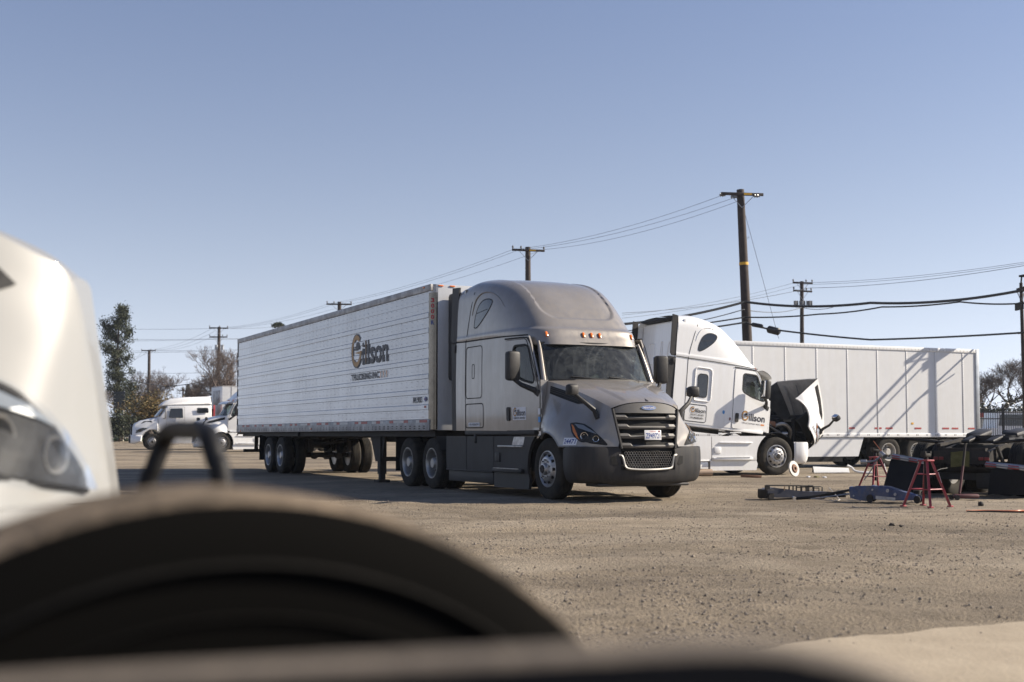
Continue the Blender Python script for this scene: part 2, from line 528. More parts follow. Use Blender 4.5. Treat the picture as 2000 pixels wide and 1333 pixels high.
_cube_cache = {}
class MB:
    """collects primitives into one mesh"""
    def __init__(s):
        s.v = []
        s.f = []
    def add(s, vs, fs, mtx=None):
        n = len(s.v)
        if mtx is not None:
            vs = [mtx @ Vector(v) for v in vs]
        s.v += [tuple(v) for v in vs]
        s.f += [tuple(i + n for i in f) for f in fs]
        return s
    def box(s, c, size, rot=(0, 0, 0), bevel=0.0):
        x, y, z = [d / 2 for d in size]
        if bevel > 0:
            k = (round(x, 5), round(y, 5), round(z, 5), round(bevel, 5))
            if k not in _cube_cache:
                bm = bmesh.new()
                bmesh.ops.create_cube(bm, size=1)
                for v in bm.verts:
                    v.co = (v.co.x * 2 * x, v.co.y * 2 * y, v.co.z * 2 * z)
                bmesh.ops.bevel(bm, geom=list(bm.edges), offset=min(bevel, 0.49 * 2 * min(x, y, z)), segments=2, profile=0.5, affect='EDGES')
                bm.verts.index_update()
                _cube_cache[k] = ([tuple(v.co) for v in bm.verts], [tuple(v.index for v in f.verts) for f in bm.faces])
                bm.free()
            vs, fs = _cube_cache[k]
        else:
            vs = [(-x, -y, -z), (x, -y, -z), (x, y, -z), (-x, y, -z), (-x, -y, z), (x, -y, z), (x, y, z), (-x, y, z)]
            fs = [(3, 2, 1, 0), (4, 5, 6, 7), (0, 1, 5, 4), (1, 2, 6, 5), (2, 3, 7, 6), (3, 0, 4, 7)]
        m = Matrix.Translation(c) @ Matrix.Rotation(rot[2], 4, 'Z') @ Matrix.Rotation(rot[1], 4, 'Y') @ Matrix.Rotation(rot[0], 4, 'X')
        return s.add(vs, fs, m)
    def cyl(s, p0, p1, r0, r1=None, n=12, caps=True):
        r1 = r0 if r1 is None else r1
        p0, p1 = Vector(p0), Vector(p1)
        q = (p1 - p0).normalized().to_track_quat('Z', 'Y')
        vs = []
        for p, r in ((p0, r0), (p1, r1)):
            for i in range(n):
                a = 2 * math.pi * i / n
                vs.append(p + q @ Vector((r * math.cos(a), r * math.sin(a), 0)))
        fs = [(i, (i + 1) % n, n + (i + 1) % n, n + i) for i in range(n)]
        if caps:
            fs += [tuple(range(n - 1, -1, -1)), tuple(range(n, 2 * n))]
        return s.add(vs, fs)
    def tube(s, path, r, n=8, caps=True, closed=False):
        P = [Vector(p) for p in path]
        rr = r if isinstance(r, (list, tuple)) else [r] * len(P)
        vs = []
        up = None
        for i, p in enumerate(P):
            a = P[i - 1] if i > 0 else (P[-1] if closed else P[0])
            b = P[i + 1] if i < len(P) - 1 else (P[0] if closed else P[-1])
            d = (b - a).normalized()
            if up is None:
                up = Vector((0, 0, 1)) if abs(d.z) < 0.9 else Vector((1, 0, 0))
            x = up.cross(d)
            if x.length < 1e-5:
                x = Vector((1, 0, 0)).cross(d)
            x.normalize()
            y = d.cross(x).normalized()
            up = y
            for k in range(n):
                an = 2 * math.pi * k / n
                vs.append(p + rr[i] * (x * math.cos(an) + y * math.sin(an)))
        m = len(P)
        fs = []
        for i in range(m if closed else m - 1):
            j = (i + 1) % m
            for k in range(n):
                k2 = (k + 1) % n
                fs.append((i * n + k, i * n + k2, j * n + k2, j * n + k))
        if caps and not closed:
            fs += [tuple(range(n - 1, -1, -1)), tuple(range((m - 1) * n, m * n))]
        return s.add(vs, fs)
    def lathe(s, prof, n=32, c=(0, 0, 0), axis='Y', closed=False):
        """prof: list of (axial, radius)"""
        vs = []
        for (a, r) in prof:
            for i in range(n):
                t = 2 * math.pi * i / n
                x, y = r * math.cos(t), r * math.sin(t)
                if axis == 'Y':
                    vs.append((c[0] + x, c[1] + a, c[2] + y))
                elif axis == 'Z':
                    vs.append((c[0] + x, c[1] + y, c[2] + a))
                else:
                    vs.append((c[0] + a, c[1] + x, c[2] + y))
        fs = []
        m = len(prof)
        for i in range(m if closed else m - 1):
            j = (i + 1) % m
            for k in range(n):
                k2 = (k + 1) % n
                fs.append((i * n + k, i * n + k2, j * n + k2, j * n + k))
        return s.add(vs, fs)
    def grid(s, P, mask=None, flip=False):
        """P: array rows x cols x 3"""
        P = np.asarray(P)
        r, c = P.shape[:2]
        vs = [tuple(P[i, j]) for i in range(r) for j in range(c)]
        fs = []
        for i in range(r - 1):
            for j in range(c - 1):
                if mask is not None and not mask(i, j):
                    continue
                q = (i * c + j, i * c + j + 1, (i + 1) * c + j + 1, (i + 1) * c + j)
                fs.append(q[::-1] if flip else q)
        return s.add(vs, fs)
    def prism(s, poly, t0, t1, fn):
        """2D polygon (may be concave) extruded between t0 and t1; fn(a, b, t) -> point"""
        n = len(poly)
        vs = [fn(a, b, t0) for a, b in poly] + [fn(a, b, t1) for a, b in poly]
        fs = [tuple(range(n - 1, -1, -1)), tuple(range(n, 2 * n))]
        fs += [(i, (i + 1) % n, n + (i + 1) % n, n + i) for i in range(n)]
        return s.add(vs, fs)
    def build(s, name, mat, parent=None, smooth=True, angle=35, loc=None, rot=None):
        return obj(name, mesh(name, s.v, s.f, mat, smooth, angle), parent, loc, rot)

def catmull(P, n):
    """resample a list of points (any dimension) with Catmull-Rom, n samples per span"""
    P = np.asarray(P, float)
    E = np.vstack([2 * P[0] - P[1], P, 2 * P[-1] - P[-2]])
    out = []
    for i in range(1, len(E) - 2):
        p0, p1, p2, p3 = E[i - 1], E[i], E[i + 1], E[i + 2]
        for k in range(n):
            t = k / n
            out.append(0.5 * ((2 * p1) + (-p0 + p2) * t + (2 * p0 - 5 * p1 + 4 * p2 - p3) * t * t + (-p0 + 3 * p1 - 3 * p2 + p3) * t ** 3))
    out.append(E[-2])
    return np.array(out)

def net(ctrl, nu, nv):
    """bicubic surface through a control net rows x cols x 3"""
    rows = np.array([catmull(r, nv) for r in ctrl])
    return np.stack([catmull(rows[:, j], nu) for j in range(rows.shape[1])], axis=1)

def rounded(poly, r, n=4):
    """round the corners of a polygon"""
    out = []
    m = len(poly)
    for i in range(m):
        p = Vector(poly[i]).to_2d()
        a = Vector(poly[i - 1]).to_2d()
        b = Vector(poly[(i + 1) % m]).to_2d()
        ra = min(r, (a - p).length * 0.45)
        rb = min(r, (b - p).length * 0.45)
        s = p + (a - p).normalized() * ra
        e = p + (b - p).normalized() * rb
        for k in range(n + 1):
            t = k / n
            out.append(tuple((1 - t) ** 2 * s + 2 * t * (1 - t) * p + t * t * e))
    return out

def filled(outline, holes=(), cuts=0):
    """triangulated 2D region -> (2D verts, faces)"""
    bm = bmesh.new()
    edges = []
    for loop in [outline] + list(holes):
        vs = [bm.verts.new((p[0], p[1], 0)) for p in loop]
        for i in range(len(vs)):
            edges.append(bm.edges.new((vs[i], vs[(i + 1) % len(vs)])))
    bmesh.ops.triangle_fill(bm, use_beauty=True, use_dissolve=False, edges=edges)
    for _ in range(cuts):
        le = [e for e in bm.edges if e.calc_length() > 0.06]
        if not le:
            break
        bmesh.ops.subdivide_edges(bm, edges=le, cuts=1, use_grid_fill=False)
        bmesh.ops.triangulate(bm, faces=[f for f in bm.faces if len(f.verts) > 3])
    bm.verts.index_update()
    vs = [(v.co.x, v.co.y) for v in bm.verts]
    fs = [tuple(v.index for v in f.verts) for f in bm.faces]
    bm.free()
    return vs, fs

def plate(name, outline, holes, fn, thick, mat, parent, cuts=2, angle=35):
    """sheet with holes mapped by fn(a, b, d) (d = depth below the face), with edge walls"""
    vs, fs = filled(outline, holes, cuts)
    V = [fn(a, b, 0.0) for a, b in vs]
    p0, p1, p2 = [Vector(V[i]) for i in fs[0]]
    nrm = (p1 - p0).cross(p2 - p0)
    outw = Vector(fn(*vs[fs[0][0]], 0.0)) - Vector(fn(*vs[fs[0][0]], 0.05))
    m = MB()
    F = fs if nrm.dot(outw) > 0 else [f[::-1] for f in fs]
    # make consistent
    FF = []
    for f in F:
        a, b, c = [Vector(V[i]) for i in f]
        FF.append(f if (b - a).cross(c - a).dot(outw) >= 0 else f[::-1])
    m.add(V, FF)
    for loop in [outline] + list(holes):
        n = len(loop)
        w = [fn(a, b, 0.0) for a, b in loop] + [fn(a, b, thick) for a, b in loop]
        m.add(w, [(i, (i + 1) % n, n + (i + 1) % n, n + i) for i in range(n)])
    return m.build(name, mat, parent, angle=angle)

_text_cache = {}
def text2d(txt, size=1.0, bold=0.0, res=3):
    k = (txt, round(bold, 4))
    if k not in _text_cache:
        cu = bpy.data.curves.new('text', 'FONT')
        cu.body = txt
        cu.size = 1.0
        cu.resolution_u = res
        cu.offset = bold
        to = bpy.data.objects.new('text', cu)
        COL.objects.link(to)
        dg = bpy.context.evaluated_depsgraph_get()
        ev = to.evaluated_get(dg)
        me = ev.to_mesh()
        vs = np.array([(v.co.x, v.co.y) for v in me.vertices])
        fs = [tuple(p.vertices) for p in me.polygons]
        ev.to_mesh_clear()
        bpy.data.objects.remove(to)
        bpy.data.curves.remove(cu)
        _text_cache[k] = (vs, fs)
    return _text_cache[k]

def text(name, txt, mat, parent, fn, box, bold=0.0):
    """letters fitted to box = (a0, b0, a1, b1); fn(a, b) -> point"""
    vs, fs = text2d(txt, bold=bold)
    lo, hi = vs.min(0), vs.max(0)
    a0, b0, a1, b1 = box
    V = [fn(a0 + (x - lo[0]) / (hi[0] - lo[0]) * (a1 - a0), b0 + (y - lo[1]) / (hi[1] - lo[1]) * (b1 - b0)) for x, y in vs]
    return obj(name, mesh(name, V, fs, mat, smooth=False), parent)

def flat(name, outline, mat, parent, fn, holes=(), cuts=0):
    vs, fs = filled(outline, holes, cuts)
    return obj(name, mesh(name, [fn(a, b) for a, b in vs], fs, mat, smooth=False), parent)

def ring(cx, cy, rx, ry, n=36, a0=0, a1=360):
    return [(cx + rx * math.cos(R(a0 + (a1 - a0) * i / n)), cy + ry * math.sin(R(a0 + (a1 - a0) * i / n))) for i in range(n + (0 if a1 - a0 == 360 else 1))]

class Frame:
    """ground frame: u forward, s left, z up; ang as forward = (sin, -cos)"""
    def __init__(s, x, y, ang):
        a = R(ang)
        s.o = Vector((x, y, 0))
        s.f = Vector((math.sin(a), -math.cos(a), 0))
        s.l = Vector((math.cos(a), math.sin(a), 0))
        s.rz = R(ang - 90)
    def w(s, u, v, z=0):
        return s.o + s.f * u + s.l * v + Vector((0, 0, z))

def ray(px, py):
    """direction through a pixel of the 2000 x 1333 photograph (used to measure places)"""
    p = R(2.874)
    a, b = (px - 1000) / 2480, -(py - 726.85) / 2480
    return Vector((a, math.cos(p) - b * math.sin(p), math.sin(p) + b * math.cos(p)))
def at(px, py, depth):
    d = ray(px, py)
    return Vector((0, 0, CAMH)) + d * (depth / d.y)
def smooth(t):
    t = min(1, max(0, t))
    return t * t * (3 - 2 * t)
def gz(x, y):
    return 0.17 * smooth((y - 46) / 26) + 0.45 * smooth((y - 84) / 20)
# ------------------------------------------------------------------ ground
def vnoise(x, y, seed):
    r = np.random.default_rng(seed).random((256, 256))
    xi, yi = np.floor(x).astype(int), np.floor(y).astype(int)
    fx, fy = x - xi, y - yi
    fx, fy = fx * fx * (3 - 2 * fx), fy * fy * (3 - 2 * fy)
    g = lambda i, j: r[i % 256, j % 256]
    return (g(xi, yi) * (1 - fx) + g(xi + 1, yi) * fx) * (1 - fy) + (g(xi, yi + 1) * (1 - fx) + g(xi + 1, yi + 1) * fx) * fy

def relief(X, Y):
    h = 0.020 * (vnoise(X * 0.55, Y * 0.7, 1) - 0.5) + 0.020 * (vnoise(X * 1.7, Y * 2.3, 2) - 0.5) + 0.014 * (vnoise(X * 6, Y * 7, 3) - 0.5) + 0.008 * (vnoise(X * 17, Y * 17, 5) - 0.5)
    rut = np.exp(-((Y - 7.6 - 0.12 * X + 0.25 * np.sin(X * 0.7)) / 0.25) ** 2) - 0.8 * np.exp(-((Y - 7.15 - 0.12 * X + 0.25 * np.sin(X * 0.7)) / 0.22) ** 2)
    h = h + 0.022 * rut * np.clip((X - 1.0) / 2, 0, 1)
    # curved tyre tracks pressed into the dirt
    for cx, cy, r0, k in ((-14, 3, 19.0, 150), (-14, 3, 21.1, 150), (20, 40, 30.0, 230), (20, 40, 32.1, 230), (2, -22, 34.0, 260), (2, -22, 36.1, 260), (-3, 48, 38.5, 300)):
        rr = np.hypot(X - cx, Y - cy) - r0
        th = np.arctan2(Y - cy, X - cx)
        h = h - 0.012 * np.exp(-(rr / 0.17) ** 4) * (0.75 + 0.25 * np.sign(np.sin(th * k + rr * 9))) + 0.006 * np.exp(-((np.abs(rr) - 0.24) / 0.06) ** 2)
    return h - 0.006

def build_ground():
    xs = np.concatenate([np.linspace(-900, -60, 8), np.linspace(-50, -9, 24), np.linspace(-8.5, 11.5, 230), np.linspace(12, 50, 22), np.linspace(60, 900, 8)])
    ys = np.concatenate([np.linspace(-60, 1.0, 8), np.linspace(1.2, 28, 330), np.linspace(28.5, 110, 80), np.linspace(115, 1500, 14)])
    X, Y = np.meshgrid(xs, ys)
    t = np.clip((Y - 46) / 26, 0, 1)
    t2 = np.clip((Y - 84) / 20, 0, 1)
    Z = 0.17 * t * t * (3 - 2 * t) + 0.45 * t2 * t2 * (3 - 2 * t2)
    near = np.clip((X + 9) / 2, 0, 1) * np.clip((12 - X) / 2, 0, 1) * np.clip((29 - Y) / 5, 0, 1) * np.clip((Y - 0.5), 0, 1)
    Z = Z + near * relief(X, Y) - (1 - near) * 0.003
    P = np.stack([X, Y, Z], -1)
    o = MB().grid(P).build('ground', 'dirt', angle=180)
    return kind(o, 'structure')
ground = build_ground()

def scatter_stones():
    base = np.array([(1, 0, 0), (-1, 0, 0), (0, 1, 0), (0, -1, 0), (0, 0, 1), (0, 0, -0.6)], float)
    tri = [(0, 2, 4), (2, 1, 4), (1, 3, 4), (3, 0, 4), (2, 0, 5), (1, 2, 5), (3, 1, 5), (0, 3, 5)]
    N0 = 90000
    d = 3.2 + 27 * nrng.random(N0) ** 1.5
    x = (nrng.random(N0) * 2100 - 1050) / 2480 * d
    dens = vnoise(x * 0.9 + 40, d * 1.6 + 9, 8)
    keep = np.nonzero(nrng.random(N0) < dens * 1.7 - 0.35)[0][:30000]
    d, x = d[keep], x[keep]
    n = len(d)
    s = 0.0045 + 0.010 * nrng.random(n) ** 3 * (1.0 + 0.8 * (nrng.random(n) > 0.97))
    z = relief(x, d)
    a = nrng.random(n) * 6.28
    p = base[None] * (1 + 0.25 * (nrng.random((n, 6, 1)) - 0.5)) * (s[:, None] * (0.7 + 0.6 * nrng.random((n, 3))))[:, None, :]
    ca, sa = np.cos(a)[:, None], np.sin(a)[:, None]
    V = np.stack([x[:, None] + p[..., 0] * ca - p[..., 1] * sa, d[:, None] + p[..., 0] * sa + p[..., 1] * ca, (z + s * 0.3)[:, None] + p[..., 2] * 0.75], -1).reshape(-1, 3)
    Fc = (np.array(tri)[None] + 6 * np.arange(n)[:, None, None]).reshape(-1, 3).tolist()
    o = obj('gravel', mesh('gravel', V, Fc, 'pebble', smooth=False))
    tag(o, 'loose grey-brown pebbles strewn over the dirt yard', 'gravel')
    return kind(o, 'stuff')
scatter_stones()

ap = [tuple(p) for p in catmull([(1.15, 6.2), (1.55, 6.5), (2.0, 6.72), (2.5, 6.98), (3.2, 7.3), (4.2, 7.6), (5.5, 6.8), (5.0, 4.2), (3.0, 2.6), (1.7, 3.6), (1.2, 5.2), (1.15, 6.2)], 5)][:-1]
ap = [(x + rng.uniform(-0.03, 0.03), y + rng.uniform(-0.03, 0.03)) for x, y in ap]
av, af = filled(ap, (), 3)
kind(obj('dust_apron', mesh('dust_apron', [(x, y, 0.011) for x, y in av], af, 'packed_dust')), 'structure')
# ------------------------------------------------------------------ wheels
TYRE_R = 0.507
def tyre_mb(R0=TYRE_R, w=0.28, rim=0.292, n=56, grooves=4):
    h = w / 2
    t = R0
    prof = [(-h + 0.035, rim), (-h + 0.012, rim + 0.012), (-h, rim + 0.05), (-h - 0.006, rim + 0.11), (-h + 0.004, t - 0.05), (-h + 0.022, t - 0.014), (-h + 0.036, t - 0.004)]
    tw = h - 0.036
    for g in range(grooves):
        c = -tw + (g + 1) * 2 * tw / (grooves + 1)
        prof += [(c - 0.008, t), (c - 0.005, t - 0.014), (c + 0.005, t - 0.014), (c + 0.008, t)]
    prof += [(h - 0.036, t - 0.004), (h - 0.022, t - 0.014), (h - 0.004, t - 0.05), (h + 0.006, rim + 0.11), (h, rim + 0.05), (h - 0.012, rim + 0.012), (h - 0.035, rim)]
    return MB().lathe(prof, n)

def wheel(parent, u, s, z, out, style, rim_mat='alloy', tyre_mat='rubber', turn=0.0):
    """out = +1 outer face towards +s, -1 towards -s; style: steer, dual_outer, inner"""
    w = 0.28
    h = w / 2
    m = MB()
    if style == 'steer':
        prof = [(h - 0.03, 0.30), (h - 0.005, 0.300), (h - 0.003, 0.288), (h - 0.03, 0.268), (h - 0.045, 0.255), (h - 0.02, 0.235), (h + 0.018, 0.205), (h + 0.028, 0.185), (h + 0.028, 0.105), (h + 0.05, 0.095), (h + 0.075, 0.085), (h + 0.085, 0.06), (h + 0.085, 0.0)]
    elif style == 'dual_outer':
        prof = [(h - 0.03, 0.30), (h - 0.004, 0.300), (h - 0.004, 0.286), (h - 0.03, 0.270), (h - 0.07, 0.262), (h - 0.16, 0.250), (h - 0.165, 0.19), (h - 0.16, 0.14), (h - 0.12, 0.125), (h - 0.05, 0.115), (h - 0.02, 0.09), (h - 0.02, 0.0)]
    else:
        prof = [(h - 0.03, 0.30), (h - 0.004, 0.300), (h - 0.02, 0.270), (h - 0.2, 0.250), (h - 0.2, 0.0)]
    prof = [(a * out, r) for a, r in (prof if out > 0 else prof)]
    m.lathe(prof, 40)
    back = MB().lathe([(-h * out + 0.03 * out, 0.295), (-h * out + 0.03 * out, 0.0)], 24)
    m.add(back.v, back.f)
    wo = m.build('wheel', rim_mat, parent, loc=(u, s, z), rot=(0, 0, turn))
    tyre_mb().build('tyre', tyre_mat, wo, angle=30)
    if style == 'steer':
        hb, nb, nt = MB(), MB(), MB()
        for k in range(10):
            a = 2 * math.pi * k / 10
            hb.cyl((0.222 * math.cos(a), (h + 0.001) * out - 0.03 * out, 0.222 * math.sin(a)), (0.222 * math.cos(a), (h + 0.010) * out, 0.222 * math.sin(a)), 0.027, n=12)
            a += math.pi / 10
            nt.cyl((0.148 * math.cos(a), (h + 0.02) * out, 0.148 * math.sin(a)), (0.148 * math.cos(a), (h + 0.058) * out, 0.148 * math.sin(a)), 0.017, n=6)
        nb.cyl((0, (h + 0.03) * out, 0), (0, (h + 0.10) * out, 0), 0.078, 0.062, n=20)
        kind(hb.build('hand_holes', 'gap', wo), 'stuff')
        nb.build('hub_cap', 'black_metal', wo)
        kind(nt.build('lug_nuts', 'steel', wo), 'stuff')
    elif style == 'dual_outer':
        hb, nt = MB(), MB()
        for k in range(8):
            a = 2 * math.pi * k / 8
            hb.cyl((0.20 * math.cos(a), (h - 0.19) * out, 0.20 * math.sin(a)), (0.20 * math.cos(a), (h - 0.155) * out, 0.20 * math.sin(a)), 0.030, n=12)
        for k in range(10):
            a = 2 * math.pi * k / 10
            nt.cyl((0.142 * math.cos(a), (h - 0.18) * out, 0.142 * math.sin(a)), (0.142 * math.cos(a), (h - 0.11) * out, 0.142 * math.sin(a)), 0.017, n=6)
        kind(hb.build('hand_holes', 'gap', wo), 'stuff')
        kind(nt.build('lug_nuts', 'black_metal', wo), 'stuff')
    return wo

# ------------------------------------------------------------------ raised-roof tractor
ROOF = [(2.60, -0.50, 1.165, 5.7), (2.69, -0.56, 1.18, 5.7), (2.77, -0.615, 1.195, 5.7), (2.86, -0.66, 1.207, 5.4), (2.895, -0.70, 1.205, 5.2), (2.93, -0.765, 1.198, 5.1), (3.03, -0.865, 1.195, 5.0), (3.19, -1.02, 1.19, 4.8), (3.45, -1.29, 1.18, 4.4), (3.68, -1.60, 1.165, 3.9),
        (3.83, -1.93, 1.115, 3.4), (3.925, -2.34, 1.00, 3.0), (3.98, -2.75, 0.78, 2.8), (4.000, -3.10, 0.45, 2.5), (4.004, -3.4, 0.08, 2.2)]
UREAR = -3.72
def roof_grid(nl=8, nt=120):
    lv = catmull(np.array(ROOF), nl)
    P = []
    for z, uf, w, n in lv:
        row = []
        L = uf - UREAR
        for k in range(nt + 1):
            t = -math.pi / 2 + math.pi * k / nt
            c, s = max(0, math.cos(t)), math.sin(t)
            y = w * math.copysign(abs(s) ** (2 / n), s)
            u = UREAR + L * c ** (2 / n)
            zz = z
            # shallow pressed panel on the brow
            qx, qz = 0.26 - (0.73 - abs(y)), 0.26 - (z - 3.10)
            d = 0.26 - math.hypot(max(qx, 0), max(qz, 0)) if (qx > 0 and qz > 0) else min(0.73 - abs(y), z - 3.10)
            if u > -3.2:
                q = smooth((d + 0.012) / 0.024)
                u -= 0.020 * q
                zz -= 0.020 * q
            # rear slopes slightly down
            zz -= 0.07 * smooth((-3.0 - u) / 0.8) * smooth((z - 3.6) / 0.3)
            row.append((u, y, zz))
        P.append(row)
    return np.array(P)

def yside(u, z):
    t = min(1, max(0, (u + 1.6) / 1.29))
    y = 1.222 - 0.10 * t ** 1.4
    if z > 1.95:
        y -= (0.05 * t) * (z - 1.95) / 0.7
    y -= 0.012 * ((z - 1.95) / 0.85) ** 2
    return y

HOOD_T = [(-0.36, 1.005, 1.965), (0.0, 0.935, 1.885), (0.40, 0.85, 1.775), (0.78, 0.755, 1.645), (1.02, 0.68, 1.545), (1.125, 0.625, 1.475), (1.175, 0.585, 1.28), (1.225, 0.52, 0.985)]
HOOD_A = [(-0.355, 1.05, 1.72), (0.02, 0.985, 1.66), (0.42, 0.915, 1.54), (0.81, 0.825, 1.42), (1.055, 0.73, 1.36), (1.145, 0.655, 1.30), (1.185, 0.598, 1.17), (1.228, 0.53, 0.955)]
HOOD_B = [(-0.345, 1.095, 1.45), (0.02, 1.10, 1.40), (0.43, 1.085, 1.28), (0.81, 1.01, 1.16), (1.04, 0.90, 1.12), (1.13, 0.745, 1.10), (1.185, 0.63, 1.04), (1.231, 0.54, 0.925)]
HOOD_C = [(-0.335, 1.125, 1.25), (0.01, 1.185, 1.21), (0.43, 1.185, 1.08), (0.79, 1.135, 1.00), (1.01, 1.02, 0.985), (1.125, 0.82, 0.98), (1.19, 0.665, 0.955), (1.234, 0.55, 0.90)]
HOOD_D = [(-0.33, 1.13, 1.07), (0.0, 1.215, 1.09), (0.43, 1.225, 0.895), (0.77, 1.185, 0.872), (0.985, 1.075, 0.872), (1.115, 0.86, 0.872), (1.19, 0.69, 0.872), (1.236, 0.56, 0.872)]

def hood_side_grid(side, off=0.0):
    rows = []
    for k in range(len(HOOD_T)):
        rows.append([HOOD_T[k], HOOD_A[k], HOOD_B[k], HOOD_C[k], HOOD_D[k]])
    P = net(np.array(rows), 8, 7)
    # wheel arch edge
    for i in range(P.shape[0]):
        u = P[i, -1, 0]
        if -0.56 < u < 0.5:
            zl = 0.5 + math.sqrt(max(0, 0.60 ** 2 - u * u))
            zt = P[i, 0, 2]
            f = (zt - max(zl, 0.872)) / (zt - P[i, -1, 2])
            P[i, :, 2] = zt - (zt - P[i, :, 2]) * f
    P[:, :, 1] = (P[:, :, 1] - off) * side
    return P

def hood_top_grid(off=0.0, bul=1.0):
    T = catmull(np.array(HOOD_T[:6]), 8)
    P = []
    n = 40
    for i, (u, y, z) in enumerate(T):
        f = i / (len(T) - 1)
        row = []
        for k in range(n + 1):
            a = -1 + 2 * k / n
            b = 1 - abs(a) ** 2.2
            ridge = 0.014 * (smooth((0.60 - abs(a)) / 0.05)) * smooth((1 - f) / 0.25)
            row.append((u + (0.02 + 0.085 * f * f) * b * bul, a * y, z + (0.050 + 0.055 * f) * (1 - abs(a) ** 3) * bul + ridge - off))
        P.append(row)
    return np.array(P)

def surface_bvh(grids):
    V, Fc = [], []
    for P in grids:
        r, c = P.shape[:2]
        n = len(V)
        V += [Vector(P[i, j]) for i in range(r) for j in range(c)]
        Fc += [(n + i * c + j, n + i * c + j + 1, n + (i + 1) * c + j + 1, n + (i + 1) * c + j) for i in range(r - 1) for j in range(c - 1)]
    return BVHTree.FromPolygons(V, Fc)

def projector(bvh, mode, side, off):
    """maps 2D (a, b) on to a surface: 'uz' looks along s, 'yz' along u, 'uy' along z"""
    def fn(a, b, d=0.0):
        if mode == 'uz':
            o, dr = Vector((a, side * 3.0, b)), Vector((0, -side, 0))
        elif mode == 'yz':
            o, dr = Vector((4.0, a, b)), Vector((-1, 0, 0))
        elif mode == 'ob':
            o, dr = Vector((0.8 * a + 1.8, side * (-0.6 * a + 2.4), b)), Vector((-0.6, -side * 0.8, 0))
        else:
            o, dr = Vector((a, b, 6.0)), Vector((0, 0, -1))
        h, nrm, _, _ = bvh.ray_cast(o, dr)
        if h is None:
            h, nrm, _, _ = bvh.find_nearest(o + dr * (1.9 if mode == 'uz' else 2.9))
        if nrm.dot(dr) > 0:
            nrm = -nrm
        return h + nrm * (off - d)
    return fn

def ribbon(name, path, width, mat, parent, fn, closed=False):
    """thin strip along a 2D path laid on a surface"""
    P = [Vector(p) for p in path]
    n = len(P)
    vs = []
    for i in range(n):
        a = P[i - 1] if (i > 0 or closed) else P[0]
        b = P[(i + 1) % n] if (i < n - 1 or closed) else P[-1]
        d = (b - a).normalized()
        q = Vector((-d.y, d.x)) * width / 2
        vs += [fn(*(P[i] + q)), fn(*(P[i] - q))]
    fs = [(2 * i, 2 * i + 1, 2 * ((i + 1) % n) + 1, 2 * ((i + 1) % n)) for i in range(n if closed else n - 1)]
    return obj(name, mesh(name, vs, fs, mat, smooth=False), parent)

def logo(parent, fn, a0, b0, w, h, dark='ink', flipped=False):
    """round G with the rest of the word, in a box; fn(a, b)"""
    gw = 0.30 * w
    cx, cy, rx, ry = a0 + gw * 0.52, b0 + h * 0.50, gw * 0.50, h * 0.50
    def arc(k, s0, s1, mat, nm):
        outer = ring(cx, cy, rx * s0, ry * s0, 30, 48, 352)
        inner = ring(cx, cy, rx * s1, ry * s1, 30, 48, 352)[::-1]
        flat(nm, outer + inner, mat, parent, lambda a, b: fn(a, b, k))
    arc(0.0, 1.0, 0.84, dark, 'logo_ring_edge')
    arc(0.0012, 0.93, 0.66, 'gold', 'logo_ring')
    flat('logo_bar', [(cx - rx * 0.35, cy - ry * 0.10), (cx + rx * 0.98, cy - ry * 0.02), (cx + rx * 0.95, cy - ry * 0.20), (cx + rx * 0.2, cy - ry * 0.17)], 'gold', parent, lambda a, b: fn(a, b, 0.0018))
    tr = [(-0.45, 0.02), (-0.45, 0.12), (-0.2, 0.16), (-0.3, 0.24), (-0.05, 0.30), (-0.1, 0.42), (0.25, 0.52), (0.62, 0.42), (0.55, 0.05), (0.25, 0.10), (0.2, 0.0), (0.05, 0.08), (0.0, -0.02), (-0.2, 0.06)]
    flat('logo_truck', [(cx + rx * x, cy + ry * y) for x, y in tr], dark, parent, lambda a, b: fn(a, b, 0.0024))
    text('logo_letters', 'illson', dark, parent, lambda a, b: fn(a, b, 0.0006), (a0 + gw * 1.06, b0 + 0.06 * h, a0 + w, b0 + 0.76 * h), bold=0.022)

